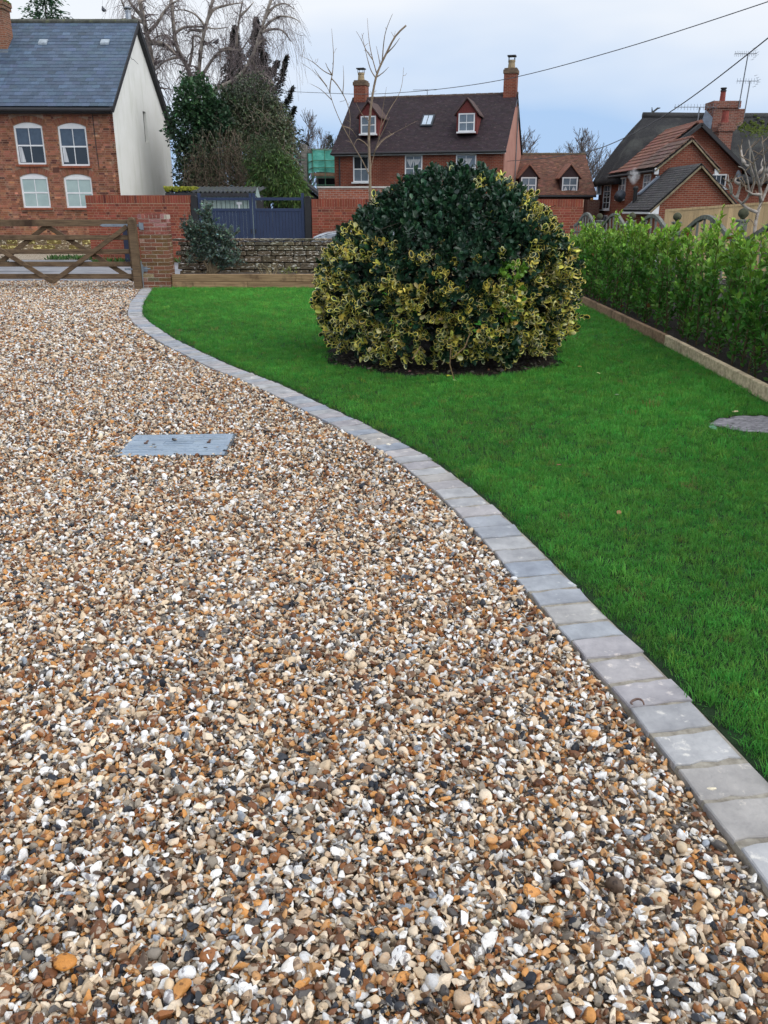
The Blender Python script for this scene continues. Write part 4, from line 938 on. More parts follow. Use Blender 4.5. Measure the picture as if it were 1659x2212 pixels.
def dormer(parent, xc, y0, z0, w_, hw, hp, roofmat, cheekmat, win, depth=2.0, cols=2, rows=2, curtain=False, ww=None):
    d = MB(); d.box(xc - w_ / 2, xc + w_ / 2, y0, y0 + depth, z0, z0 + hw); d.prism([(xc - w_ / 2, z0 + hw), (xc + w_ / 2, z0 + hw), (xc, z0 + hw + hp)], 'y', y0, y0 + depth)
    do = d.build('dormer', cheekmat, parent)
    for sgn in (-1, 1):
        o_ = .12; a = Vector((xc + sgn * (w_ / 2 + o_), y0 - .12, z0 + hw - hp * o_ / (w_ / 2) + .02)); ap = Vector((xc, y0 - .12, z0 + hw + hp + .04))
        m = MB(); th = Vector((0, 0, .07)); dp = Vector((0, depth, 0)); m.add([a, ap, ap + dp, a + dp, a + th, ap + th, ap + dp + th, a + dp + th], [[0, 1, 2, 3], [4, 5, 6, 7], [0, 1, 5, 4], [1, 2, 6, 5], [2, 3, 7, 6], [3, 0, 4, 7]])
        m.build('dormer_roof', roofmat, do)
    ww = ww or w_ * .78; return do, window(parent, xc - ww / 2, xc + ww / 2, z0 + .1, z0 + hw - .02, y0 - .06, win, cols, rows, sill=True, fw=.06)
M_tile_p = pm('dormer_tile', S(92, 74, 70), S(70, 56, 56), scale=9, bump=.5, bscale=20, rough=.85)
M_tile_rp = pm('dormer_red_tile', S(158, 112, 94), S(128, 88, 74), scale=9, bump=.5, bscale=20, rough=.85)
dormer(mh, 1.72, .55, 5.10, 1.05, .98, .62, M_tile_p, M_ox, M_glass2, ww=.82)
dormer(mh, 6.95, .55, 5.10, 1.05, .98, .62, M_tile_p, M_ox, M_glass2, ww=.84)
for x in (1.72, 6.95):
    m = MB()
    for k in range(7): m.box(x - .40 + k * .058, x + .40 - k * .058, .525, .545, 6.10 + k * .075, 6.165 + k * .075)
    m.build('hung_tiles', M_ox, mh, kind='stuff')
upm = Vector((0, MD / 2 + .2, MR - ME + .06)).normalized(); sk = MB()
def on_roof(x, s, h): p = Vector((x, -.24, ME - .02)) + upm * s + Vector((0, -upm.z, upm.y)) * h; return p
f_ = MB(); A, B, C_, D_ = on_roof(4.30, 2.15, .02), on_roof(4.95, 2.15, .02), on_roof(4.95, 3.15, .02), on_roof(4.30, 3.15, .02); hN = Vector((0, -upm.z, upm.y)) * .10
f_.add([A, B, C_, D_, A + hN, B + hN, C_ + hN, D_ + hN], [[3, 2, 1, 0], [4, 5, 6, 7], [0, 1, 5, 4], [1, 2, 6, 5], [2, 3, 7, 6], [3, 0, 4, 7]]); so_ = f_.build('skylight', pm('skylight_frame', S(52, 60, 70), rough=.5), mh)
for i in range(2):
    x0_ = 4.38 + i * .26; q = [on_roof(x0_, 2.25, .125), on_roof(x0_ + .22, 2.25, .125), on_roof(x0_ + .22, 3.05, .125), on_roof(x0_, 3.05, .125)]; MB().add(q, [[0, 1, 2, 3]]).build('pane', pm('skylight_glass', S(190, 206, 222), S(176, 192, 208), rough=.1, bump=0, spec=.6), so_)
for x, ht in ((.38, 8.15), (ML - .30, 8.45)):
    c = MB(); c.box(x - .34, x + .34, MD / 2 - .34, MD / 2 + .34, 6.6, ht - .22); co = c.build('chimney', M_midbrick, rf_)
    MB().box(x - .38, x + .38, MD / 2 - .38, MD / 2 + .38, ht - .24, ht - .06).box(x - .33, x + .33, MD / 2 - .33, MD / 2 + .33, ht - .06, ht + .02).build('chimney_cap', pm('weathered_brick', S(124, 104, 86), S(92, 78, 66), scale=8, rough=.95), co)
    MB().lathe((x, MD / 2, ht), [(.20, 0), (.17, .30), (.19, .33), (.19, .42)], 12).build('chimney_pot', pm('buff_pot', S(168, 150, 120), S(140, 124, 100), rough=.9), co)
    k = MB(); k.box(x - .22, x + .22, MD / 2 - .22, MD / 2 + .22, ht + .58, ht + .64); [k.tube([(x + dx, MD / 2 + dy, ht + .40), (x + dx, MD / 2 + dy, ht + .6)], .015, 5) for dx in (-.15, .15) for dy in (-.15, .15)]; k.build('cowl', M_fascia, co)
    MB().prism([(MD / 2 - .40, 6.85), (MD / 2 - .75, 6.55), (MD / 2 - .75, 6.62), (MD / 2 - .36, 6.95)], 'x', x - .48, x + .45).build('flashing', pm('lead_b', S(112, 124, 140), S(96, 106, 120), rough=.5), co)
ae = MB(); ae.tube([(4.15, MD / 2, MR + .1), (4.15, MD / 2, MR + .42)], .018, 6).tube([(3.35, MD / 2, MR + .42), (4.65, MD / 2, MR + .38)], .012, 5)
for k in range(12): x = 3.38 + k * .11; ae.tube([(x, MD / 2 - .12, MR + .42), (x, MD / 2 + .12, MR + .42)], .006, 4)
ae.build('aerial', pm('aerial_metal', S(120, 126, 134), rough=.5), mh)

# ------------------------------------------------------------------ low house with two dormers, right of the middle house
dh = thing('dormer_cottage', 'low cottage with mottled red-brown tiled roof and two gabled dormers', 'house', (7.1, 50, 0))
DW, DE, DR, DD = 4.72, 2.18, 4.40, 6.4
M_dkbrick = brick_mat('dark_brick', S(112, 76, 66), S(92, 62, 56), S(120, 108, 98))
MB().prism([(.1, 0), (DD - .1, 0), (DD - .1, DE), (DD / 2, DR - .08), (.1, DE)], 'x', .05, DW - .05).build('wall', M_dkbrick, dh)
MB().prism([(-.30, DE - .04), (DD / 2, DR), (DD + .3, DE - .04), (DD + .3, DE + .02), (DD / 2, DR + .06), (-.30, DE + .02)], 'x', 0, DW).build('roof', M_under, dh)
dr_ = [o for o in dh.children if o.name.startswith('roof')][0]
tile_roof(dr_, (-.02, -.34, DE), (1, 0, 0), (0, DD / 2 + .34, DR - DE + .06), DW + .04, math.hypot(DD / 2 + .34, DR - DE) + .05, M_tile_r, .17, .105, seed=43, spread=.2)
ridge(dr_, (0, DD / 2, DR + .07), (DW, DD / 2, DR + .07), .10, pm('ridge_moss', S(108, 92, 76), S(88, 78, 62), rough=.95), 14)
MB().tube([(0, -.36, DE - .05), (DW, -.36, DE - .05)], .055, 8).build('gutter', M_fascia, dh)
M_dkclad = pm('dark_cladding', S(62, 44, 46), S(50, 36, 38), scale=3, stretch=(1, 1, 12), rough=.8)
for xc in (.98, 3.28):
    do, wn = dormer(dh, xc, .05, 2.20, 1.04, .95, .58, M_tile_rp, M_dkclad, M_glass2, depth=1.8, cols=2, rows=2, ww=.86)
    MB().prism([(xc - .36, 2.42), (xc - .10, 2.42), (xc - .22, 2.66)], 'y', -.002, .002).build('curtain', M_curtain, wn); MB().prism([(xc + .10, 2.42), (xc + .36, 2.42), (xc + .22, 2.66)], 'y', -.002, .002).build('curtain', M_curtain, wn)
MB().box(4.1, 4.75, -1.2, .4, 0, 1.95).build('side_wall', M_dkbrick, dh)
MB().box(4.22, 4.36, -1.28, -1.2, 1.92, 2.04).build('lamp', pm('lamp_amber', S(190, 140, 80), rough=.5), dh)
window(dh, 4.78, 5.05, 2.22, 2.78, -.1, M_glass2, 1, 1, sill=False, fw=.05)

# ------------------------------------------------------------------ thatched house with tiled wing on the right
th = thing('thatched_house', 'long brick house under a dark grey thatched roof with hipped end', 'house', (12.25, 46.0, 0))
M_rbrick = brick_mat('right_brick', S(140, 78, 60), S(120, 64, 50), S(146, 124, 108), var=S(102, 60, 50))
M_thatch = pm('thatch', S(82, 82, 84), S(56, 57, 60), scale=12, stretch=(5, 1.2, 1.2), bump=1., bscale=30, dist=.06, rough=.98, spec=.1, c3=S(92, 94, 92), s3=.9, st3=(1, 1, 1), attr=False)
MB().box(.35, 12.5, .6, 5.3, -1.2, 3.05).build('wall', M_rbrick, th)
# thatch: thick rounded hipped volume, subdivided and smoothed
tv = []; TF = []
def loop_at(t):      # t 0 eave .. 1 ridge ; rectangle shrinking to the ridge line
    x0 = -.42 + (1.62 + .42) * t; x1 = 13.0; y0 = .10 + (2.95 - .10) * t; y1 = 5.8 - (5.8 - 3.05) * t
    z = 2.72 + (6.12 - 2.72) * (t ** .96) + .22 * math.sin(math.pi * t); r = .55 * (1 - t) + .04
    pts = []
    n = 8
    for cx_, cy_, a0 in ((x0 + r, y0 + r, math.pi), (x1, y0, None), (x1, y1, None), (x0 + r, y1 - r, math.pi / 2)):
        if a0 is None: pts.append((cx_, cy_))
        elif cy_ < (y0 + y1) / 2: pts += [(cx_ + r * math.cos(a0 + math.pi / 2 * k / n), cy_ + r * math.sin(a0 + math.pi / 2 * k / n)) for k in range(n + 1)]
        else: pts += [(cx_ + r * math.cos(a0 + math.pi / 2 * k / n), cy_ + r * math.sin(a0 + math.pi / 2 * k / n)) for k in range(n + 1)]
    return [(px, py, z) for px, py in pts]
rows_ = 14; L0 = None
under = [(p[0] * .97 + .25, p[1] * .97 + .1, 2.98) for p in loop_at(0)]
rings = [under, [(p[0], p[1], 2.66 + .0) for p in loop_at(0)]] + [loop_at(k / rows_) for k in range(1, rows_ + 1)]
nn_ = len(rings[0])
for rg_ in rings: tv += rg_
for j in range(len(rings) - 1):
    for k in range(nn_): TF.append([j * nn_ + k, j * nn_ + (k + 1) % nn_, (j + 1) * nn_ + (k + 1) % nn_, (j + 1) * nn_ + k])
TF.append([(len(rings) - 1) * nn_ + k for k in range(nn_)])
to = np_obj('thatch_roof', tv, TF, M_thatch, th, smooth=True)
sr = MB(); sr.tube([(1.55, 3.0, 6.15), (3, 3.0, 6.13), (6, 3, 6.10), (13, 3, 6.12)], [.17, .18, .18, .18], 10); sr.build('ridge_cap', pm('thatch_ridge', S(84, 84, 84), S(60, 60, 62), scale=20, stretch=(6, 1, 1), bump=.8, bscale=30, dist=.05, rough=.98), to, smooth=True)
bd = MB(); bd.tube([(2.05, 3, 6.28), (2.0, 3, 6.55)], [.05, .02], 5).tube([(2.05, 3, 6.3), (2.3, 3, 6.5), (2.45, 3, 6.52)], [.05, .05, .02], 5); bd.build('straw_finial', M_thatch, to)
gmm = np.random.default_rng(3); V, F = batch_copy(BOXV * np.array([.14, .14, .06]), BOXF, frames(rand_unit(200, gmm)), np.stack([gmm.normal(7.4, .5, 200), 2.1 + gmm.normal(0, .22, 200), np.zeros(200)], 1) + 0)
V = V.reshape(200, 8, 3); yy_ = V.mean(axis=1)[:, 1]; V[:, :, 2] += (2.72 + 3.62 * np.clip((yy_ - .10) / 2.85, 0, 1))[:, None]; np_obj('moss', V.reshape(-1, 3), F, M_moss, to, kind='stuff')
# big old stack and the smaller stack before it
M_bigch = brick_mat('old_stack', S(140, 84, 70), S(104, 66, 58), S(150, 138, 126), var=S(170, 158, 146), lo3=.55, hi3=.75)
c = MB(); c.box(5.05, 6.35, 2.3, 3.4, 4.6, 6.45).box(4.98, 6.42, 2.22, 3.48, 6.45, 6.78).box(6.35, 6.72, 2.4, 3.2, 4.8, 6.42).prism([(4.95, 4.6), (6.5, 4.6), (6.35, 5.6), (5.05, 5.6)], 'y', 2.2, 3.4); bc = c.build('chimney', M_bigch, to)
MB().lathe((5.62, 2.8, 6.75), [(.15, 0), (.13, .52), (.16, .54)], 12).build('chimney_pot', pm('red_pot', S(150, 76, 66), S(120, 60, 54), rough=.85), bc); MB().lathe((5.62, 2.8, 7.27), [(.15, 0), (.15, .08), (.10, .09), (.16, .14), (.16, .19)], 12).build('cowl', M_fascia, bc)
c = MB(); c.box(4.85, 5.55, .6, 1.3, 3.2, 5.2).box(4.78, 5.62, .54, 1.36, 5.2, 5.42).box(4.95, 5.45, .7, 1.2, 5.42, 5.62); sc_ = c.build('chimney', M_bigch, to)
MB().lathe((5.2, .95, 5.6), [(.19, 0), (.16, .55), (.19, .58)], 10).build('chimney_pot', bpy.data.materials['red_pot'], sc_)
MB().prism([(4.35, 5.35), (5.02, 5.0), (5.02, 6.0), (4.62, 6.35)], 'y', 2.24, 2.30).build('lead_flashing', bpy.data.materials['lead_b'], bc)

# tiled wing: local frame of its own, gable towards the garden
wg = thing('tiled_wing', 'brick cottage wing with red tiled roof, gable towards the garden', 'house', (12.25, 40.0, 0))
def gable_solid(parent, name, x0, x1, xa, za, e0, e1, y0, y1, zb, mat):
    return MB().prism([(x0, zb), (x1, zb), (x1, e1), (xa, za), (x0, e0)], 'y', y0, y1).build(name, mat, parent)
gable_solid(wg, 'front_gable_wall', 0, 2.39, 1.25, 4.28, 3.28, 3.22, 0, 3.0, -1.2, M_rbrick)
gable_solid(wg, 'rear_gable_wall', .02, 4.85, 2.55, 5.16, 3.25, 3.2, 3.0, 8.0, -1.2, M_rbrick)
def slope_slab(parent, name, a, b, y0, y1, th_, mat):
    a, b = Vector((a[0], y0, a[1])), Vector((b[0], y0, b[1])); dy = Vector((0, y1 - y0, 0)); n_ = Vector((-(b - a).z, 0, (b - a).x)).normalized() * th_
    if n_.z < 0: n_ = -n_
    return MB().add([a, b, b + dy, a + dy, a + n_, b + n_, b + dy + n_, a + dy + n_], [[0, 1, 2, 3], [4, 5, 6, 7], [0, 1, 5, 4], [1, 2, 6, 5], [2, 3, 7, 6], [3, 0, 4, 7]]).build(name, mat, parent)
r1_ = slope_slab(wg, 'roof', (-.22, 3.13), (1.25, 4.32), -.10, 3.0, .05, M_under); slope_slab(wg, 'roof', (2.62, 3.06), (1.25, 4.32), -.10, 3.0, .05, M_under)
r2_ = slope_slab(wg, 'roof', (-.22, 3.13), (2.55, 5.22), 3.0, 7.9, .05, M_under); slope_slab(wg, 'roof', (5.2, 3.05), (2.55, 5.22), 2.75, 7.9, .05, M_under)
M_pantile = pm('red_pantile', S(138, 94, 80), S(118, 80, 68), scale=4, bump=.3, rough=.85, attr=True, c3=S(118, 90, 80), s3=2.5, lo3=.5, hi3=.72)
M_pantile_d = pm('brown_pantile', S(120, 92, 82), S(96, 76, 70), scale=4, bump=.3, rough=.85, attr=True)
tile_roof(r2_, (-.25, 7.9, 3.17), (0, -1, 0), (1.47, 0, 1.19 * .945), 4.9, math.hypot(2.8, 2.1) + .02, M_pantile, .32, .30, .03, seed=51, spread=.10)
tile_roof(r1_, (-.25, 3.0, 3.17), (0, -1, 0), (1.47, 0, 1.19), 3.12, math.hypot(1.5, 1.2) + .02, M_pantile_d, .32, .30, .03, seed=52, spread=.14)
tile_roof(r1_, (2.66, -.12, 3.09), (0, 1, 0), (-1.4, 0, 1.27), 3.1, math.hypot(1.4, 1.27), M_pantile_d, .32, .30, .03, seed=53)
ridge(r2_, (2.55, 2.75, 5.28), (2.55, 7.9, 5.28), .11, pm('ridge_red', S(150, 100, 84), S(120, 84, 72), rough=.9), 14)
ridge(r1_, (1.25, -.10, 4.40), (1.25, 2.9, 4.40), .10, bpy.data.materials['ridge_red'], 8)
for a, b, y in (((-.24, 3.06), (1.25, 4.30), -.14), ((2.64, 3.00), (1.25, 4.30), -.14)): MB().bar((a[0], y, a[1]), (b[0], y, b[1]), .06, .10, up=(0, 1, 0)).build('bargeboard', pm('mossy_board', S(150, 136, 110), S(110, 100, 80), rough=.9), wg)
for a, b, y in (((5.22, 2.98), (2.55, 5.18), 2.70), ((1.3, 4.2), (2.55, 5.18), 2.70)): MB().bar((a[0], y, a[1]), (b[0], y, b[1]), .16, .22, up=(0, 1, 0)).build('bargeboard', M_fascia, wg)
MB().tube([(-.28, -.1, 3.06), (-.28, 7.9, 3.06)], .06, 8).build('gutter', M_fascia, wg)
for p_ in ((-.16, -.12, 2.92), (2.50, -.12, 2.88)): MB().box(p_[0] - .09, p_[0] + .09, p_[1] - .02, p_[1] + .06, p_[2], p_[2] + .26).build('box_end', M_white, wg)
MB().tube([(-.1, -.05, 2.9), (-.1, -.05, 2.4), (-.1, -.05, -.5)], .05, 8).build('downpipe', M_fascia, wg)
MB().box(-.16, .12, -.10, -.02, 2.50, 2.86).build('meter_box', M_white, wg, bevel=.02)
# windows in the west wall (facing -x): built facing -Y, then turned
def side_window(parent, y0, y1, z0, z1, x, glass, **k):
    w_ = window(parent, 0, y1 - y0, z0, z1, -.03, glass, **k); w_.rotation_euler = (0, 0, rad(-90)); w_.location = (x, y1, 0); return w_
side_window(wg, 1.15, 2.25, 2.0, 3.0, -.0, M_glass2, cols=2, rows=3)
side_window(wg, 5.4, 6.6, 1.95, 2.98, -.0, M_glass2, cols=2, rows=3)
side_window(wg, 8.2, 9.7, 1.45, 2.72, -.0, M_glass, cols=2, rows=4)
side_window(wg, 8.4, 9.9, .35, 1.15, -.0, M_glass2, cols=2, rows=2)
side_window(wg, 3.6, 4.6, .0, .9, -.0, M_glass2, cols=2, rows=2)
MB().box(.0, .3, 8.003, 10.9, -1.2, 2.95).build('west_wall', M_rbrick, wg)
window(wg, 3.40, 4.15, 2.42, 3.04, 2.95, M_glass, 3, 1, fw=.06, sill=True)
def dish(label, loc, rz, r):
    t = thing('satellite_dish', label, 'satellite dish', loc, rz); m = MB(); n = 20
    pr = [(.0, 0), (r * .4, .02), (r * .75, .06), (r, .12)]
    m.lathe((0, 0, 0), pr, n); d_ = m.build('dish', pm('dish_grey', S(80, 86, 96), S(66, 72, 82), rough=.6), t, smooth=True); d_.rotation_euler = (rad(78), 0, 0); d_.scale = (1, .8, 1)
    MB().tube([(0, .0, 0), (0, .30, -.12)], .025, 6).tube([(0, -.0, -r * .8), (0, -.45, -.02)], .014, 5).box(-.03, .03, -.5, -.42, -.05, .03).build('arm', M_fascia, t); return t
dish('dark satellite dish on the west brick wall below a small window', (11.75, 44.1, 2.06), rad(-55), .36)
dish('grey satellite dish at the right of the gabled brick house, behind the bare shrub', (16.65, 42.4, 2.85), rad(50), .40)
# outbuilding in front
ob = thing('brick_outbuilding', 'low brick outbuilding with dark slate roof in front of the tiled wing', 'outbuilding', (11.05, 36.0, 0))
gable_solid(ob, 'gable_wall', 0, 3.3, 1.58, 3.04, 1.50, 1.40, 0, 3.9, -1.2, M_rbrick)
ra = slope_slab(ob, 'roof', (-.28, 1.36), (1.58, 3.08), -.12, 3.9, .05, M_under); slope_slab(ob, 'roof', (3.6, 1.18), (1.58, 3.08), -.12, 3.9, .05, M_under)
M_obslate = pm('outbuilding_slate', S(68, 65, 66), S(50, 49, 52), scale=5, bump=.4, rough=.7, attr=True, c3=S(120, 116, 100), s3=5, lo3=.6, hi3=.72)
tile_roof(ra, (-.30, 3.9, 1.42), (0, -1, 0), (1.86, 0, 1.72), 4.02, math.hypot(1.88, 1.74), M_obslate, .22, .14, .012, seed=54)
tile_roof(ra, (3.62, -.12, 1.24), (0, 1, 0), (-2.02, 0, 1.9), 4.02, math.hypot(2.04, 1.9), M_obslate, .30, .20, .012, seed=55)
for a, b in (((-.28, 1.34), (1.58, 3.07)), ((3.6, 1.16), (1.58, 3.07))): MB().bar((a[0], -.16, a[1]), (b[0], -.16, b[1]), .06, .10, up=(0, 1, 0)).build('bargeboard', bpy.data.materials['mossy_board'], ob)
MB().prism([(-.34, 1.30), (.06, 1.28), (.06, 1.66), (-.02, 1.62)], 'y', -.20, -.12).build('box_end', M_white, ob)
MB().box(-.32, -.26, -.1, 3.9, 1.28, 1.36).build('fascia', M_white, ob)
MB().prism([(.28, 2.05), (1.1, 2.78), (1.1, 2.86), (.28, 2.13)], 'y', 3.55, 3.95).build('step_flashing', bpy.data.materials['lead_b'], ob)
fb = MB(); fb.lathe((.05, 3.4, 1.5), [(.09, 0), (.09, .75), (.12, .76), (.12, .86), (.07, .92)], 12).box(-.08, .18, 3.27, 3.53, 1.5, 1.68); fb.build('stove_flue', M_black, ob)
# smoke from the stove flue
ms = bpy.data.materials.new('smoke'); ms.use_nodes = True; t = ms.node_tree; t.nodes.remove(t.nodes['Principled BSDF'])
vo = N(t, 'ShaderNodeVolumePrincipled'); vo.inputs['Color'].default_value = (.95, .95, .97, 1); tcx = N(t, 'ShaderNodeTexCoord'); nzx = N(t, 'ShaderNodeTexNoise'); nzx.inputs['Scale'].default_value = 4.5; nzx.inputs['Detail'].default_value = 4
t.links.new(tcx.outputs['Object'], nzx.inputs['Vector']); mrx = N(t, 'ShaderNodeMapRange'); mrx.inputs['From Min'].default_value = .45; mrx.inputs['From Max'].default_value = .7; mrx.inputs['To Max'].default_value = 14.
t.links.new(nzx.outputs['Fac'], mrx.inputs['Value']); gsx = N(t, 'ShaderNodeTexGradient', gradient_type='SPHERICAL'); mpx = N(t, 'ShaderNodeMapping'); mpx.inputs['Scale'].default_value = (3.0, 4.0, 2.4)
t.links.new(tcx.outputs['Object'], mpx.inputs['Vector']); t.links.new(mpx.outputs[0], gsx.inputs['Vector']); mmx = N(t, 'ShaderNodeMath', operation='MULTIPLY'); t.links.new(gsx.outputs['Fac'], mmx.inputs[0]); t.links.new(mrx.outputs[0], mmx.inputs[1])
t.links.new(mmx.outputs[0], vo.inputs['Density']); t.links.new(vo.outputs[0], t.nodes['Material Output'].inputs['Volume'])
V = IV * np.array([.30, .22, .38]); V = V + .06 * np.sin(V[:, [1, 2, 0]] * 14); o = np_obj('smoke', V, IF, ms, smooth=True, kind='stuff'); o.location = (10.95, 39.4, 2.85); o.rotation_euler = (0, rad(-25), 0); tag(o, 'small puff of pale smoke above the black stove flue', 'smoke')

# aerials on the thatched house
def aerial(name, label, base, h, blen, n, lean=0., rz=0.):
    t = thing(name, label, 'aerial', base, rz); m = MB(); m.tube([(0, 0, 0), (lean * h, 0, h)], .03, 6).build('mast', bpy.data.materials['aerial_metal'], t)
    b = MB(); cx_ = lean * h; b.tube([(cx_ - blen * .6, 0, h), (cx_ + blen * .4, 0, h)], .014, 5)
    for k in range(n): x = cx_ - blen * .58 + blen * .9 * k / (n - 1); b.tube([(x, 0, h - .13), (x, 0, h + .13)], .008, 4).tube([(x, -.14, h), (x, .14, h)], .006, 4)
    x = cx_ + blen * .4; [b.tube([(x - .1 * q, -.2, h + .1 * q + .06), (x - .1 * q, .2, h + .1 * q + .06)], .008, 4).tube([(x - .1 * q, -.2, h - .1 * q - .06), (x - .1 * q, .2, h - .1 * q - .06)], .008, 4) for q in range(3)]
    b.build('boom', bpy.data.materials['aerial_metal'], t)
aerial('television_aerial', 'tall leaning television aerial rising above the old chimney stack', (18.55, 48.2, 6.4), 2.55, 1.15, 12, .05)
aerial('television_aerial', 'shorter television aerial to the right behind the old chimney stack', (19.05, 48.6, 6.0), 1.75, 1.15, 8, .04)
aerial('television_aerial', 'low wide television aerial above the ridge of the red tiled gable', (14.85, 43.4, 5.2), .78, 2.0, 13, .02)

# ------------------------------------------------------------------ house under construction wrapped in green netting
sb = thing('scaffolded_building', 'unfinished grey stone building far behind the blue gates', 'building', (-4.2, 56, 0))
M_grey = brick_mat('grey_block', S(150, 146, 140), S(124, 120, 116), S(160, 156, 150), bw=.44, bh=.16)
MB().box(0, 4, 0, 6, 0, 4.75).build('wall', M_grey, sb); MB().box(-.9, -.55, -.4, .2, 0, 5.2).build('pier', M_grey, sb); MB().box(-.6, 4, -.15, .25, 4.70, 4.95).build('parapet', M_grey, sb)
MB().box(.1, 3.9, -.05, .02, 1.5, 3.25).build('opening', M_glass, sb)
sf = thing('scaffold', 'green scaffold with turquoise debris netting between trees and brick house', 'scaffold', (-4.36, 55.2, 0))
M_pole = pm('scaffold_pole', S(96, 150, 118), S(80, 124, 104), rough=.5); M_net = pm('debris_net', S(132, 226, 208), S(96, 204, 186), scale=5, stretch=(1, 1, 2), bump=.3, bscale=50, rough=.7)
for x, y in ((0, 0), (.75, 0), (1.5, 0), (-.5, 2.6), (-.98, 5.2), (-1.25, .4)): MB().tube([(x, y, 0), (x, y, 4.95)], .03, 6).build('standard', M_pole, sf)
for z in (2.85, 3.3, 3.85, 4.25, 4.85): MB().tube([(-.05, -.04, z), (1.7, -.04, z)], .025, 6).build('ledger', M_pole, sf); MB().tube([(.0, -.04, z), (-.98, 5.2, z)], .025, 6).build('ledger', M_pole, sf)
for z in (3.0, 3.4, 4.3): MB().tube([(-1.7, .4, z), (-.5, .4, z)], .025, 6).build('ledger', M_pole, sf)
def net(x0, y0, x1, y1, z0, z1, n=14, seed=0):
    r = np.random.default_rng(seed); V = []; dx, dy = x1 - x0, y1 - y0; L_ = math.hypot(dx, dy)
    for j in range(8):
        for i in range(n): a = i / (n - 1); o = .03 * math.sin(a * 12 + j) + r.uniform(-.015, .015); V.append((x0 + dx * a + dy / L_ * o, y0 + dy * a - dx / L_ * o, z0 + (z1 - z0) * j / 7 + .03 * math.sin(a * 5) * (j == 0)))
    return V, [[j * n + i, j * n + i + 1, (j + 1) * n + i + 1, (j + 1) * n + i] for j in range(7) for i in range(n - 1)]
for a in ((0, .06, 1.7, .06), (.03, .06, -.93, 5.15)): V, F = net(*a, 3.58, 4.82, seed=3); np_obj('netting', V, F, M_net, sf, smooth=True)
V, F = net(-1.7, .5, -1.1, .5, 3.2, 4.6, 6, 4); np_obj('netting', V, F, M_net, sf, smooth=True)
MB().box(-.1, 1.7, .0, .6, 3.38, 3.54).build('platform', pm('scaffold_board', S(164, 140, 116), S(130, 108, 88), rough=.9), sf)
# older brick wall with pale coping, in front of the middle house
ow = thing('old_boundary_wall', 'higher old brick wall with pale coping in front of the brick house', 'wall', (-2.5, 34, 0))
MB().box(0, 6.5, 0, .25, 0, 2.22).build('wall', brick_mat('patchy_brick', S(164, 96, 74), S(138, 78, 62), S(168, 150, 138), var=S(190, 184, 182), s3=1.6, lo3=.55, hi3=.72), ow); MB().box(-.04, 6.5, -.04, .29, 2.223, 2.29).build('coping', pm('coping', S(196, 192, 186), S(176, 172, 166), rough=.9), ow)

# ------------------------------------------------------------------ shed and dark lean-to behind the blue gates
sh = thing('garden_shed', 'pale green shed with mossy corrugated roof behind the blue gates', 'shed', (-7.0, 29.2, 0))
M_shed = pm('shed_board', S(160, 178, 172), S(140, 158, 154), scale=3, stretch=(6, 1, .6), rough=.8)
for k in range(19): MB().box(.05 + k * .145, .05 + k * .145 + .125, .05, .09, 0, 1.95).build('board', M_shed, sh)
MB().box(.02, 2.8, .095, 1.8, 0, 1.93).build('body', M_under, sh)
V = []; nX, nY = 120, 6
for j in range(nY):
    for i in range(nX): x = -.1 + 3.0 * i / (nX - 1); V.append((x, -.25 + 2.2 * j / (nY - 1), 2.00 + .10 * j / (nY - 1) * 2 + .035 * math.sin(x * 2 * math.pi / .145)))
F = [[j * nX + i, j * nX + i + 1, (j + 1) * nX + i + 1, (j + 1) * nX + i] for j in range(nY - 1) for i in range(nX - 1)]
so = np_obj('roof', V, F, pm('corrugated_sheet', S(66, 70, 76), S(48, 52, 56), scale=3, rough=.8, c3=S(70, 76, 62), s3=2.5), sh, smooth=True); md = so.modifiers.new('s', 'SOLIDIFY'); md.thickness = .015
MB().box(-.1, 2.9, -.27, -.24, 1.86, 1.97).build('fascia', M_fascia, sh); MB().prism([(2.83, 1.9), (3.02, 1.72), (2.90, 2.14)], 'y', -.3, -.26).build('bargeboard', M_shed, sh)
mo = np.random.default_rng(19); n = 500; V, F = batch_copy(BOXV * np.array([.10, .10, .05]), BOXF, frames(rand_unit(n, mo)), np.stack([mo.uniform(-.12, .75, n), mo.uniform(-.27, 1.6, n), 2.06 + mo.uniform(0, .08, n)], 1)); np_obj('moss', V, F, pm('shed_moss', S(140, 140, 40), S(96, 104, 34), scale=14, bump=.8, bscale=40, dist=.03, rough=.95), so, kind='stuff')
MB().box(2.15, 2.32, .0, .05, 1.62, 1.70).box(2.21, 2.26, -.02, .03, 1.50, 1.62).build('flood_light', M_white, sh)
lt_ = thing('lean_to', 'dark felted lean-to roof sloping down beside the overgrown tree', 'outbuilding', (-4.55, 36.4, 0))
MB().prism([(0, 0), (1.85, 0), (1.85, 1.84), (0, 3.3)], 'y', .1, 3.).build('wall', M_under, lt_); slope_slab(lt_, 'roof', (-.1, 3.47), (2.1, 1.80), 0, 3.2, .09, pm('roof_felt', S(58, 58, 62), S(42, 42, 46), scale=6, bump=.4, rough=.95))
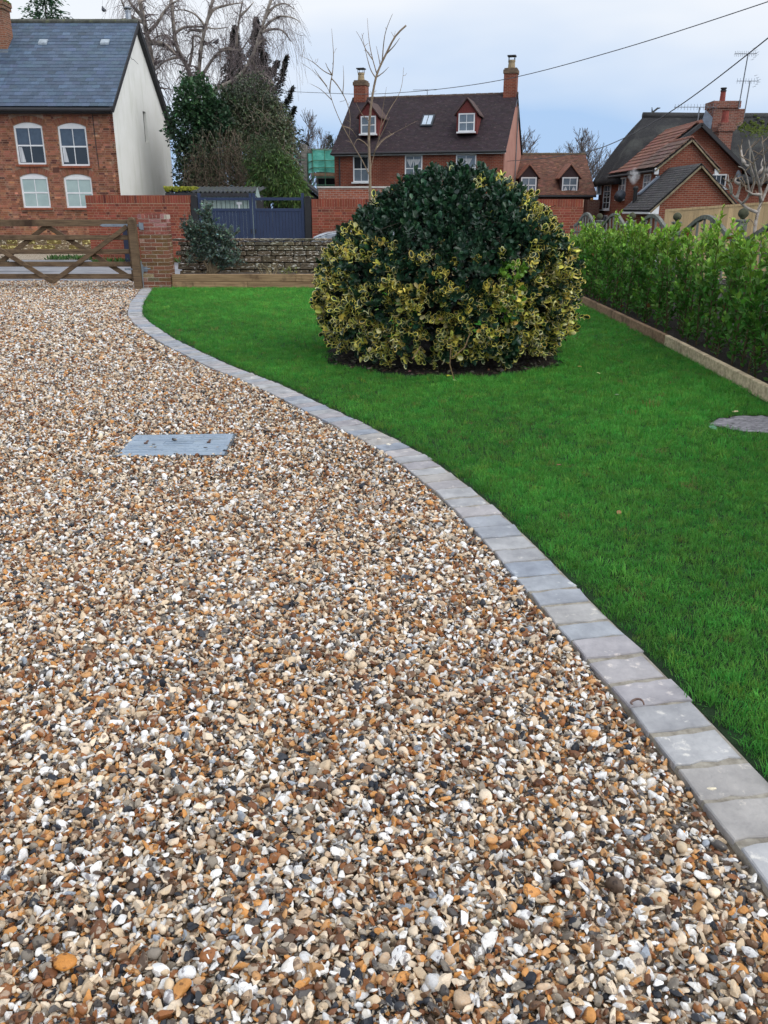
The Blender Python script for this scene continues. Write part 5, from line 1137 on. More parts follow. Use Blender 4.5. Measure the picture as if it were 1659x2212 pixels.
# pale close-boarded fence before the outbuilding
pf = thing('board_fence', 'pale close-boarded timber fence in front of the low outbuilding', 'fence', (0, 0, 0))
A0, A1 = Vector((6.35, 20.0, 0)), Vector((10.2, 18.6, 0)); n = 40
M_pale = pm('pale_board', S(196, 172, 132), S(168, 142, 106), scale=5, stretch=(6, 6, .5), bump=.3, rough=.85, attr=True)
bx_ = MB().box(-.5, .5, -.5, .5, -.5, .5)
Ms, ps, cs = [], [], []; ang = math.atan2((A1 - A0).y, (A1 - A0).x); Rz = np.array([[math.cos(ang), -math.sin(ang), 0], [math.sin(ang), math.cos(ang), 0], [0, 0, 1]])
for k in range(n):
    t_ = (k + .5) / n; p = A0.lerp(A1, t_); top = 1.44 + .30 * t_; Ms.append(Rz @ diag(.108, .018, top)); ps.append((p.x, p.y + (.006 if k % 2 else 0), top / 2)); q = math.exp(rs.gauss(0, .10)); cs.append((q, q, q))
pieces(pf, 'board', Ms, ps, cs, M_pale)
MB().bar((A0.x, A0.y, 1.455), (A1.x, A1.y, 1.755), .04, .05).build('capping_rail', M_pale, pf)
cp_ = pf.children[-1] if pf.children[-1].name.startswith('capping') else [o for o in pf.children if o.name.startswith('capping')][0]
a_ = cp_.data.color_attributes.new('col', 'FLOAT_COLOR', 'POINT'); a_.data.foreach_set('color', np.ones(4 * len(cp_.data.vertices), dtype=np.float32))

# ------------------------------------------------------------------ vegetation helpers
QLV = np.array([(0, 0, 0), (-.30, .5, .06), (0, 1, -.02), (.30, .5, .06)]); QLF = np.array([[0, 1, 2, 3]])
TLV = np.array([(0, 0, 0), (-.24, .30, .06), (0, .34, 0), (.24, .30, .06), (-.25, .66, .03), (0, .68, -.03), (.25, .66, .03), (0, 1, -.10)])
TLF = np.array([[0, 2, 1], [0, 3, 2], [1, 2, 5], [1, 5, 4], [2, 3, 6], [2, 6, 5], [4, 5, 7], [5, 6, 7]])
def leaf_mat(name, rough=.4, trans=.12, spec=.45):
    return pm(name, (1, 1, 1), (.8, .8, .8), scale=3, rough=rough, bump=0, attr=True, spec=spec, trans=trans)
def leaf_batch(name, parent, pos, d, size, cols, mat, tv=QLV, tf=QLF, roll=None, width=1., r=rng, kind='stuff'):
    n = len(pos); M = frames(np.asarray(d, float), None, r.uniform(-1.2, 1.2, n) if roll is None else roll)
    s = np.asarray(size) * np.ones(n); M = M * (s[:, None] * np.array([[width, 1, 1]]))[:, None, :]
    V, F = batch_copy(tv, tf, M, pos); return np_obj(name, V, F, mat, parent, np.repeat(cols, len(tv), axis=0), kind=kind)
def jitcol(base, n, r, s=.25, hue=.12): return np.clip(np.array(base)[None] * np.exp(r.normal(0, s, (n, 1))) * np.exp(r.normal(0, hue, (n, 3))), 0, .95)
def blob_pts(c, rad_, n, r, lump=.18, shell=.55):
    u = rand_unit(n, r); k = 1 + lump * (np.sin(u @ np.array([5.1, 2.3, 3.7]) * 1.7 + c[0]) + .6 * np.sin(u @ np.array([-3.3, 7.9, 6.1]) * 1.6 + c[2]) + .5 * np.sin(u @ np.array([9.1, -8.3, 10.7]) + c[1]))
    q = (shell + (1 - shell) * r.random(n) ** .5) * k
    return np.array(c) + u * q[:, None] * np.array(rad_), u
def sprout(paths, radii, per_m, ln, up=.3, out=.7, droop=0., K=5, r=rng, rmin=.003, rk=.5, tmin=.15, wob=.06, taper=.25):
    """side shoots off a list of polylines; returns list of paths, radii"""
    P, R = [], []
    for p, q in zip(paths, radii):
        p = np.asarray(p, float); q = np.asarray(q, float); L_ = np.linalg.norm(np.diff(p, axis=0), axis=1).sum(); n = r.poisson(per_m * L_)
        if n == 0: continue
        t = r.uniform(tmin, 1, n); b = interp_poly(p, t); tn = np.gradient(interp_poly(p, np.linspace(0, 1, 30)), axis=0); tn = tn[(t * 29).astype(int)]; tn /= np.linalg.norm(tn, axis=1, keepdims=True) + 1e-9
        br = np.interp(t * L_, np.r_[0, np.cumsum(np.linalg.norm(np.diff(p, axis=0), axis=1))], q)
        d = rand_unit(n, r); d -= tn * (d * tn).sum(1, keepdims=True); d /= np.linalg.norm(d, axis=1, keepdims=True) + 1e-9
        d = d * out + tn * (1 - out) + np.array([0, 0, up]); d /= np.linalg.norm(d, axis=1, keepdims=True)
        ll = r.uniform(*ln, n) * (1 - .45 * t); s = np.linspace(0, 1, K)
        q3 = b[:, None] + d[:, None] * (ll[:, None] * s)[:, :, None]; q3[:, :, 2] -= droop * ll[:, None] * s ** 2
        wv = r.normal(0, wob, (n, K, 3)) * ll[:, None, None]; wv[:, 0] = 0; q3 = q3 + np.cumsum(wv, axis=1) * .5
        r0 = np.maximum(br * rk, rmin * 1.3); rr = r0[:, None] * (1 - (1 - taper) * s)[None]; rr = np.maximum(rr, rmin)
        P += list(q3); R += list(rr)
    return P, R
def tubes_obj(name, parent, P, R, mat, sides=4, kind=None):
    by = {}
    for p, q in zip(P, R): by.setdefault(len(p), []).append((p, q))
    Vs, Fs, n = [], [], 0
    for k, L_ in by.items():
        V, F = batch_tubes(np.array([a for a, b in L_]), np.array([b for a, b in L_]), sides); Vs.append(V); Fs.append(F + n); n += len(V)
    return np_obj(name, np.concatenate(Vs), np.concatenate(Fs), mat, parent, smooth=True, kind=kind)
def limb_tubes(name, parent, P, R, mat, sides=7):
    m = MB()
    for p, q in zip(P, R):
        k = max(6, len(p) * 3); pp = smooth_poly(p, k, 2); rr = np.interp(np.linspace(0, 1, k), np.linspace(0, 1, len(q)), q); m.tube([tuple(a) for a in pp], list(rr), sides)
    return m.build(name, mat, parent, smooth=True)
def snap(limbs):
    out = [np.array(limbs[0], float)]
    for L_ in limbs[1:]:
        L_ = np.array(L_, float); al = np.concatenate([interp_poly(o, np.linspace(0, 1, 40)) for o in out]); i = np.argmin(np.linalg.norm(al[:, [0, 2]] - L_[0, [0, 2]], axis=1))
        if np.linalg.norm(al[i, [0, 2]] - L_[0, [0, 2]]) < .6: L_[:, 1] += al[i, 1] - L_[0, 1]; L_[0] = al[i]
        out.append(L_)
    return out

# ------------------------------------------------------------------ big variegated holly
hb = thing('holly_bush', 'big domed holly bush, dark green above and yellow-edged below, on the lawn', 'bush', (SOIL[0], SOIL[1], 0))
na = 10; ang = np.linspace(0, 2 * math.pi, na, endpoint=False)
def leaf_outline(s): return np.stack([.31 * s * np.sin(ang) * (1 - .12 * np.cos(ang)), .5 - .5 * (1 - (1 - s) * .75) * np.cos(ang), .05 * (np.abs(np.sin(ang)) * s) - .03], 1)
inn_ = leaf_outline(.75); out_ = leaf_outline(1.); out_[:, 2] += .045
HLV = np.concatenate([[(0, .5, -.045)], inn_, inn_, out_]); HLV[:, 2] -= .10 * (HLV[:, 1] - .4) ** 2
HLF = [[0, 1 + (i + 1) % na, 1 + i] for i in range(na)]
for i in range(na): a, b = 1 + na + i, 1 + na + (i + 1) % na; HLF += [[a, b, b + na], [a, b + na, a + na]]
HLF = np.array(HLF); RING = np.r_[np.zeros(1 + na), np.ones(2 * na)].astype(bool)
ZB = np.array([.10, .20, .35, .55, .80, 1.05, 1.30, 1.50, 1.68, 1.82, 1.90, 1.95]) * .975; RB = np.array([1.26, 1.38, 1.44, 1.46, 1.47, 1.39, 1.22, 1.02, .77, .53, .34, .05]) * .905
def bush_surface(n, r, zlo=.1):
    # area-weighted sampling of the surface of revolution
    zz = np.linspace(zlo, 1.90, 400); rr = np.interp(zz, ZB, RB); w_ = rr * np.sqrt(1 + np.gradient(rr, zz) ** 2); cdf = np.cumsum(w_); cdf /= cdf[-1]
    z = np.interp(r.random(n), cdf, zz); a = r.uniform(0, 2 * math.pi, n); q = np.interp(z, ZB, RB)
    lump = 1 + .03 * np.sin(a * 5 + z * 4) + .025 * np.sin(a * 11 - z * 7) + .03 * np.sin(a * 17 + z * 13)
    dr = (np.interp(z + .03, ZB, RB) - np.interp(z - .03, ZB, RB)) / .06
    nr_ = np.stack([np.cos(a), np.sin(a), -dr], 1); nr_ /= np.linalg.norm(nr_, axis=1, keepdims=True)
    return np.stack([q * lump * np.cos(a) + .09 * np.clip((z - .8) / .5, 0, 1), q * lump * np.sin(a), z], 1), nr_, a
r_h = np.random.default_rng(77)
p0, n0, a0 = bush_surface(5000, r_h)
front = np.sin(a0) < .35; keep = front | (r_h.random(len(p0)) < .45)
# ragged lower skirt with gaps where the dark inside shows
gap = (np.sin(a0 * 7 + 1) + np.sin(a0 * 13) > .9) & (p0[:, 2] < .42) | ((p0[:, 2] < .30) & (np.abs(a0 - 4.55) < .35)) | (np.linalg.norm((p0 - np.array([.25, -1.35, 1.12])) * np.array([1, .3, 1.3]), axis=1) < .14)
keep &= (p0[:, 2] > .95) | (r_h.random(len(p0)) < .78 + .2 * np.sin(a0 * 21 + p0[:, 2] * 17) * np.sin(p0[:, 2] * 14 + a0 * 8)); keep &= ~(gap & (r_h.random(len(p0)) < .5)); p0, n0, a0 = p0[keep], n0[keep], a0[keep]
inset = np.abs(r_h.normal(0, .035, len(p0))); p0 = p0 - n0 * inset[:, None] + r_h.normal(0, .015, p0.shape); p0 += n0 * (r_h.random(len(p0)) < .06)[:, None] * .06
d0 = n0 + r_h.normal(0, .38, p0.shape) + np.array([0, 0, .30]); d0 /= np.linalg.norm(d0, axis=1, keepdims=True)
xw = p0[:, 0]; zw = p0[:, 2]
zb = .93 + .12 * np.sin(a0 * 6) + .07 * np.sin(a0 * 15 + 2) + np.where(xw > .75, .08, 0) + np.where(xw < -.85, .05, 0)
pv = 1 / (1 + np.exp((zw - zb) / .09)) * (.80 + .15 * np.sin(a0 * 9 + zw * 8))
for cx_, cz_, rr_ in ((.62, 1.80, .13), (.50, 1.90, .08), (.80, 1.50, .14), (1.0, 1.58, .13), (.95, 1.28, .14), (-.95, 1.20, .13), (-1.08, 1.05, .14), (-.80, 1.10, .13), (-.58, 1.16, .09), (.86, 1.68, .10), (1.12, 1.42, .12), (.30, 1.72, .07), (1.25, 1.15, .15)):
    pv = np.maximum(pv, np.where((xw - cx_) ** 2 + (zw - cz_) ** 2 < rr_ ** 2, .62, 0))
vari = r_h.random(len(p0)) < np.maximum(pv, .006); gold = vari & (r_h.random(len(p0)) < .32)
lime = (np.abs(xw - .55) < .13) & (np.abs(zw - .75) < .28) & (r_h.random(len(p0)) < .6)
NL = 8; ns = len(p0); k_ = np.arange(NL)
az = k_[None] * 2.4 + r_h.uniform(0, 6.28, (ns, 1)); el = np.linspace(.35, 1.25, NL)[None] + r_h.normal(0, .18, (ns, NL))
fr_ = frames(d0); side = fr_[:, :, 0][:, None] * np.cos(az)[..., None] + fr_[:, :, 2][:, None] * np.sin(az)[..., None]
ld = d0[:, None] * np.cos(el)[..., None] + side * np.sin(el)[..., None]; lp = p0[:, None] + d0[:, None] * (np.linspace(.0, -.075, NL)[None, :, None])
lup = d0[:, None] * np.sin(el)[..., None] - side * np.cos(el)[..., None]
ld = ld.reshape(-1, 3); lp = lp.reshape(-1, 3); lup = lup.reshape(-1, 3); n_l = len(lp)
xx = np.cross(ld, lup); xx /= np.linalg.norm(xx, axis=1, keepdims=True); Ml = np.stack([xx, ld, np.cross(xx, ld)], 2); sz = r_h.uniform(.046, .076, n_l); Ml = Ml * sz[:, None, None]
rep = lambda q: np.repeat(q, NL)
vL, gL, limeL = rep(vari), rep(gold), rep(lime)
gcol = jitcol((.022, .060, .032), n_l, r_h, .32, .12); gcol[vL] = jitcol((.022, .050, .022), vL.sum(), r_h, .35, .12); gcol[limeL] = jitcol((.13, .26, .035), limeL.sum(), r_h, .2, .1)
ycol = gcol.copy() * 1.15; yv = jitcol((.93, .78, .17), n_l, r_h, .18, .08); pale = r_h.random(n_l) < .30; yv[pale] = jitcol((.88, .82, .42), pale.sum(), r_h, .12, .06)
ycol[vL] = yv[vL]; fully = gL & (r_h.random(n_l) < .55); gcol[fully] = yv[fully] * .95
M_holly = leaf_mat('holly_leaf', rough=.30, trans=.05, spec=.5)
ccam = np.linalg.norm(lp + np.array([SOIL[0], SOIL[1], 0]) - np.array([0, 0, 1.5]), axis=1) + rep(inset) * 20
od = np.argsort(ccam); sepi = od[:300]; rest_ = od[300:]
V, F = batch_copy(HLV, HLF, Ml[rest_], lp[rest_]); C_ = np.where(np.tile(RING, len(rest_))[:, None], np.repeat(ycol[rest_], len(HLV), axis=0), np.repeat(gcol[rest_], len(HLV), axis=0))
np_obj('foliage', V, F, M_holly, hb, C_, kind='stuff')
HM = {}
for nm, g_, y_ in (('v', (.022, .050, .022), (.92, .77, .17)), ('g', (.022, .060, .032), (.024, .066, .036)), ('y', (.88, .74, .17), (.92, .77, .17)), ('l', (.13, .26, .035), (.15, .3, .04))): HM[nm] = np_mesh('leaf', HLV, HLF, M_holly, np.where(RING[:, None], np.array(y_), np.array(g_)))
for i in sepi:
    o = bpy.data.objects.new('leaf', HM['l' if limeL[i] else 'y' if fully[i] else 'v' if vL[i] else 'g']); link(o, hb); m = np.eye(4); m[:3, :3] = Ml[i]; m[:3, 3] = lp[i]; o.matrix_local = Matrix(m.tolist()); q = math.exp(r_h.normal(0, .15)); o.color = (q, q, q, 1)
# deeper leaves, coloured dark for the shade inside, and the stems that carry everything
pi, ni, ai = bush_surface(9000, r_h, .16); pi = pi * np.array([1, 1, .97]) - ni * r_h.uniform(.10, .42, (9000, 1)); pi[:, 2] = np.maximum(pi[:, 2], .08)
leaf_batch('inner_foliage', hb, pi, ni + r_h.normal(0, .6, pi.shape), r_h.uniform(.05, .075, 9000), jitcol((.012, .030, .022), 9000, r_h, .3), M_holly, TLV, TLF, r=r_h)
M_bark = pm('dark_bark', (.045, .036, .028), (.028, .022, .018), scale=20, rough=.9)
P_, R_ = [], []
for k in range(9): a = k * .7; e = np.array([math.cos(a), math.sin(a), 0]); P_.append([(.05 * e[0], .05 * e[1], .0), (.25 * e[0], .25 * e[1], .5), (.6 * e[0], .6 * e[1], 1.0), (.85 * e[0], .85 * e[1], 1.4)]); R_.append([.05, .04, .025, .012])
limb_tubes('stems', hb, P_, R_, M_bark); P2, R2 = sprout(P_, R_, 14, (.5, 1.2), .15, .8, .1, 5, r_h, .003, .35); tubes_obj('twigs', hb, P2, R2, M_bark, 3, 'stuff')
st_ = MB().tube([(.16, -1.30, .42), (.10, -1.42, .30), (-.02, -1.50, .22)], .006, 5).tube([(-.03, -1.48, .34), (-.04, -1.52, .16), (.0, -1.55, .03)], .005, 5).tube([(-.30, -1.35, .30), (-.38, -1.45, .20)], .006, 5); st_.build('bare_twigs', pm('pale_twig', S(120, 100, 70), rough=.8), hb)

# ------------------------------------------------------------------ leafy hedge on the right
hd = thing('hedge', 'bright green leafy hedge running along the right side of the lawn', 'hedge', (0, 0, 0))
r_g = np.random.default_rng(99); M_hstem = pm('hedge_stem', S(96, 84, 58), S(70, 60, 44), scale=20, rough=.8); M_hleaf = leaf_mat('hedge_leaf', .48, .22, .25)
stems = []
for row, xo in enumerate((3.46, 3.70, 3.96)):
    y = 3.2 + .08 * row
    while y < 18.3:
        stems.append((xo + (np.interp(y, [3.2, 6.7, 9.8, 18], [-.20, -.09, 0, .03])) + r_g.uniform(-.07, .07), y, np.interp(y, [4, 9, 13, 18], [1.29, 1.24, 1.16, 1.06]) * r_g.uniform(.74, 1.05) * (1.25 if r_g.random() < .10 else 1))); y += r_g.uniform(.15, .27)
P_, R_ = [], []
for x, y, h in stems:
    lx, ly = r_g.normal(0, .06, 2); P_.append([(x, y, .05), (x + lx * .4, y + ly * .4, h * .4), (x + lx, y + ly, h * .75), (x + lx * 1.2, y + ly * 1.2, h)]); R_.append([.011, .009, .006, .003])
for i, (p, q) in enumerate(zip(P_, R_)):
    o_ = (tubes_obj('stem', hd, [p], [q], M_hstem, 5))
P2, R2 = sprout(P_, R_, 7.5, (.22, .46), .70, .66, .0, 4, r_g, .002, .6, .04); tubes_obj('side_shoots', hd, P2, R2, M_hstem, 3, 'stuff')
pos, dd, hh, tip = [], [], [], []
for p, w_ in [(p, 1) for p in P_] + [(p, 0) for p in P2]:
    p = np.asarray(p, float); L_ = np.linalg.norm(np.diff(p, axis=0), axis=1).sum(); n = int(L_ / (.022 if w_ else .0195)); t = np.linspace(.03, 1, n); b = interp_poly(p, t); a = np.arange(n) * 2.4 + r_g.uniform(0, 6); e = .9 - .45 * t + r_g.normal(0, .2, n)
    tn = p[-1] - p[0]; tn /= np.linalg.norm(tn); s1 = np.cross(tn, [1., .2, .1]); s1 /= np.linalg.norm(s1); s2 = np.cross(tn, s1)
    d = (s1[None] * np.cos(a)[:, None] + s2[None] * np.sin(a)[:, None]) * np.sin(e)[:, None] + tn[None] * np.cos(e)[:, None]
    pos.append(b); dd.append(d); tip.append(t)
pos = np.concatenate(pos); dd = np.concatenate(dd); tip = np.concatenate(tip); n_ = len(pos)
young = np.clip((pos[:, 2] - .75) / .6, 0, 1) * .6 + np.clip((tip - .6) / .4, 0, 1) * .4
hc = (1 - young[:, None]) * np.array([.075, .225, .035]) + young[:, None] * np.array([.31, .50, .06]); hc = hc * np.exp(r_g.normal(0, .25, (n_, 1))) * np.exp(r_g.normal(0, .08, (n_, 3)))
red = r_g.random(n_) < .006; hc[red] = np.array([.25, .10, .04])
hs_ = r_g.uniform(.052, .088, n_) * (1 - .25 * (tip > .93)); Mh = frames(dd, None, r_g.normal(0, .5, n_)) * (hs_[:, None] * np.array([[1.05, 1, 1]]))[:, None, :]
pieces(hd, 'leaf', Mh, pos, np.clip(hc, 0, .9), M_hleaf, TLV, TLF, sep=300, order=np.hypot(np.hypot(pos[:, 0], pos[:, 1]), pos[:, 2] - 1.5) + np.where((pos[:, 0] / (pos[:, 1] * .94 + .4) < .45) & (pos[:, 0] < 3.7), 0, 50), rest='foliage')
print('hedge leaves', n_, 'holly leaves', n_l)

# ------------------------------------------------------------------ arched trellis fence behind the hedge
M_trel = pm('weathered_trellis', S(132, 134, 130), S(98, 100, 96), scale=6, stretch=(4, 4, 1), bump=.4, rough=.9, c3=S(84, 92, 72), s3=5)
fy = [19.6 + 1.24, 18.44, 16.03, 13.56, 11.08, 8.6]
def ball_post(y, top, lab):
    t = thing('fence_post', lab, 'post', (4.5, y, 0)); MB().box(-.05, .05, -.05, .05, 0, top - .16).box(-.065, .065, -.065, .065, top - .16, top - .13).build('shaft', M_trel, t, bevel=.005)
    MB().lathe((0, 0, top - .13), [(.025, 0), (.03, .015), (.058, .04), (.066, .07), (.056, .105), (.025, .13), (.004, .135)], 14).build('ball_finial', pm('mossy_finial', S(86, 88, 70), S(60, 64, 50), scale=14, rough=.95), t, smooth=True)
for y, tp, lab in zip(fy[1:], (1.40, 1.43, 1.44, 1.50, 1.50), ('ball-topped fence post farthest along, near the brick wall', 'second farthest ball-topped fence post rising behind the hedge', 'ball-topped fence post mostly sunk in the hedge', 'ball-topped fence post in front of the grey bare shrub', 'nearest ball-topped fence post at the right edge')): ball_post(y, tp, lab)
for i, (b, a) in enumerate(zip(fy[:-1], fy[1:])):
    t = thing('trellis_panel', ['farthest weathered arched trellis panel beside the holly bush', 'arched grey trellis panel between the two farthest ball-topped posts', 'arched grey trellis panel in the middle of the hedge', 'arched grey trellis panel left of the grey bare shrub', 'trellis panel nearest the camera at the right edge'][i], 'trellis', (4.5, (a + b) / 2, 0)); hl = abs(b - a) / 2 - .06
    top = lambda s: 1.12 + .27 * (.5 + .5 * math.cos(math.pi * s)); n = 14; m = MB(); sgm = [(-hl + 2 * hl * k / n) for k in range(n + 1)]
    for k in range(n): m.bar((0, sgm[k], top(sgm[k] / hl)), (0, sgm[k + 1] + .004, top(sgm[k + 1] / hl)), .055, .055)
    m.build('arched_rail', M_trel, t); MB().box(-.02, .02, -hl, hl, .3, .36).build('bottom_rail', M_trel, t)
    for k in range(9):
        y0 = -hl + 2 * hl * (k + .5) / 9
        MB().bar((-.008, y0 - .05, .37), (-.008, y0 + .05, top((y0 + .05) / hl) - .02), .016, .030, up=(1, 0, 0)).build('slat', M_trel, t)
    for k in range(3): MB().bar((.012, -hl, .55 + k * .22), (.012, hl, .55 + k * .22), .014, .026).build('lath', M_trel, t)
# ------------------------------------------------------------------ limbs traced from what stands there: lists of joints in metres
SAP = [
 [(-0.28,18.,1.94),(-0.28,18.,2.27),(-0.30,18.,2.62),(-0.30,18.,3.),(-0.25,18.,3.42),(-0.19,18.01,3.76),(-0.13,18.01,3.99),(-0.03,18.01,4.16),(0.08,18.01,4.34),(0.19,18.01,4.59),(0.42,18.01,4.76)],
 [(-0.13,18.,3.98),(-0.22,18.09,4.20),(-0.28,18.18,4.47),(-0.31,18.27,4.74),(-0.32,18.36,4.95)],
 [(-0.03,18.,4.16),(-0.01,17.93,4.43),(0.02,17.86,4.61),(0.09,17.79,4.77),(0.16,17.72,4.90)],
 [(0.08,18.,4.34),(0.16,18.15,4.49),(0.22,18.30,4.72)],
 [(0.08,18.,4.26),(0.19,17.94,4.40),(0.30,17.87,4.53)],
 [(-0.22,18.,4.19),(-0.35,17.98,4.36),(-0.43,17.96,4.53),(-0.53,17.94,4.67)],
 [(-0.19,18.,3.86),(-0.26,18.08,4.),(-0.34,18.16,4.29),(-0.43,18.25,4.67)],
 [(-0.13,18.,3.88),(-0.01,17.97,3.96),(0.09,17.94,4.05)],
 [(-0.09,18.,4.11),(-0.11,18.02,4.27),(-0.15,18.03,4.42)],
 [(-0.30,18.,2.10),(-0.42,17.96,2.38),(-0.56,17.91,2.59),(-0.65,17.87,2.75),(-0.81,17.83,3.01),(-0.92,17.79,3.24),(-1.,17.74,3.44),(-1.05,17.70,3.64),(-1.19,17.66,3.79),(-1.32,17.61,3.93),(-1.56,17.57,4.07)],
 [(-1.02,18.,3.47),(-1.22,18.08,3.66),(-1.43,18.17,3.76)],
 [(-1.06,18.,3.57),(-1.03,18.01,3.73),(-0.98,18.01,3.88),(-0.95,18.02,4.19),(-0.96,18.03,4.39),(-0.98,18.03,4.66)],
 [(-0.98,18.,3.83),(-0.89,17.97,3.72),(-0.70,17.93,3.41),(-0.64,17.90,3.15),(-0.67,17.86,2.80)],
 [(-0.98,18.,3.88),(-1.13,18.07,3.94),(-1.36,18.14,4.13),(-1.61,18.22,4.25)],
 [(-0.97,18.,3.86),(-1.06,17.93,3.98),(-1.10,17.87,4.07)],
 [(-0.78,18.,3.57),(-0.76,17.98,3.80),(-0.77,17.97,4.03)],
 [(-1.07,18.,3.68),(-1.26,17.88,3.89),(-1.30,17.76,3.95)],
 [(-0.29,18.,2.21),(-0.21,17.98,2.49),(-0.12,17.97,2.73),(0.05,17.95,2.83),(0.34,17.94,2.96),(0.65,17.92,3.11)],
 [(-0.18,18.,2.54),(-0.09,17.93,2.80),(0.02,17.85,2.98),(0.11,17.78,3.16)],
 [(-0.12,18.,2.73),(-0.06,17.94,3.02),(-0.01,17.88,3.40),(0.05,17.82,3.68)],
 [(-0.06,18.,2.94),(0.11,18.05,3.32),(0.31,18.10,3.59),(0.36,18.15,3.80),(0.38,18.20,4.06)],
 [(-0.30,18.,2.62),(-0.39,17.95,2.73),(-0.53,17.89,2.80),(-0.59,17.84,2.66)],
 [(-0.30,18.,3.10),(-0.44,18.,3.23),(-0.55,17.99,3.44)],
 [(-0.81,18.,3.),(-0.65,18.16,2.98),(-0.54,18.32,2.83)],
 [(-0.18,18.,2.59),(-0.04,18.15,2.77),(0.20,18.31,2.91)],
]
BIRCH_A = [
 [(-10.63,43.,7.53),(-10.62,42.79,8.13),(-10.67,42.59,8.89),(-10.67,42.38,9.29),(-10.72,42.17,9.77),(-10.71,41.96,10.07)],
 [(-10.77,43.,8.97),(-10.57,42.74,9.01),(-10.54,42.47,9.18)],
 [(-10.93,43.,9.94),(-10.71,43.30,10.17),(-10.37,43.60,10.36)],
 [(-11.06,43.,9.41),(-11.18,43.08,9.95),(-11.37,43.16,10.27)],
 [(-10.87,43.,9.28),(-11.27,42.70,9.48),(-11.39,42.39,9.82),(-11.38,42.09,10.05)],
 [(-10.56,43.,8.88),(-10.16,42.96,9.27),(-9.75,42.92,9.79),(-9.57,42.88,10.),(-8.89,42.84,10.25)],
 [(-10.54,43.,8.52),(-9.98,42.98,8.52),(-9.69,42.97,8.34),(-9.45,42.95,8.06)],
]
BIRCH_B = [
 [(-9.13,44.,7.34),(-9.11,43.84,7.74),(-9.27,43.69,7.99),(-9.53,43.53,8.11),(-9.64,43.38,8.58),(-9.57,43.22,9.45),(-9.56,43.07,10.08),(-9.54,42.91,10.44)],
 [(-9.15,44.,7.76),(-8.96,43.90,8.21),(-8.83,43.80,8.65),(-8.83,43.70,9.),(-8.51,43.61,8.94),(-8.25,43.51,8.69),(-7.93,43.41,8.59),(-7.75,43.31,8.35)],
 [(-9.63,44.,8.18),(-9.97,44.23,8.49),(-10.58,44.45,8.71),(-10.99,44.68,8.93)],
 [(-9.77,44.,9.),(-9.24,44.05,9.29),(-8.32,44.10,9.32),(-7.72,44.15,9.21),(-7.15,44.20,9.31)],
 [(-9.65,44.,8.02),(-10.08,43.59,7.89),(-10.54,43.19,7.37)],
 [(-9.76,44.,8.55),(-9.97,43.95,8.95),(-10.32,43.90,8.94),(-10.70,43.85,8.66)],
]
BIRCH_C = [
 [(-8.80,43.50,6.76),(-8.63,43.34,7.25),(-8.50,43.19,7.83),(-8.37,43.03,8.44),(-8.17,42.88,8.99),(-7.87,42.72,9.58),(-7.60,42.57,10.19),(-7.51,42.41,10.33)],
 [(-8.65,43.50,6.76),(-8.32,43.41,7.49),(-7.96,43.32,7.94),(-7.62,43.24,8.20),(-7.54,43.15,8.28),(-7.02,43.06,8.31),(-6.50,42.97,8.25),(-6.26,42.89,8.55),(-6.04,42.80,8.80)],
 [(-8.29,43.50,9.10),(-8.79,43.80,9.15),(-9.07,44.10,9.02)],
 [(-8.03,43.50,9.50),(-7.66,43.56,9.91),(-6.85,43.62,10.10),(-6.35,43.68,10.16)],
 [(-7.77,43.50,8.24),(-7.44,43.09,8.09),(-7.42,42.69,7.71)],
 [(-8.20,43.50,9.28),(-8.46,43.45,9.71),(-9.05,43.40,9.88),(-9.45,43.35,9.78)],
 [(-7.65,43.50,8.38),(-7.19,43.48,8.42),(-6.73,43.47,8.28),(-6.46,43.45,8.41)],
]
BIRCH_D = [
 [(-8.32,42.50,6.37),(-7.71,42.36,6.67),(-6.81,42.22,6.88),(-6.10,42.09,7.49),(-5.80,41.95,8.),(-5.50,41.81,8.67),(-5.26,41.67,9.25),(-4.91,41.53,9.98),(-4.79,41.40,10.12)],
 [(-5.59,42.50,8.79),(-5.,42.34,9.20),(-4.48,42.18,9.39),(-3.88,42.03,9.27),(-3.63,41.87,9.07)],
 [(-5.76,42.50,8.35),(-5.34,42.80,8.67),(-5.09,43.10,8.36)],
 [(-6.86,42.50,6.91),(-6.13,42.56,7.33),(-5.43,42.62,7.34),(-5.,42.68,6.80)],
 [(-5.59,42.50,8.88),(-5.05,42.20,8.87),(-4.42,41.89,8.82),(-4.02,41.59,8.29)],
 [(-6.67,42.50,8.35),(-6.50,42.45,9.31),(-6.24,42.40,10.16),(-6.20,42.35,10.32)],
 [(-6.45,42.50,9.53),(-6.03,42.48,9.83),(-5.77,42.46,10.09)],
 [(-6.04,42.50,7.86),(-5.77,42.24,7.51),(-5.56,41.99,7.12),(-4.89,41.73,6.68)],
 [(-5.36,42.50,9.40),(-4.82,42.68,9.83),(-4.33,42.85,9.99),(-3.96,43.03,9.77)],
]
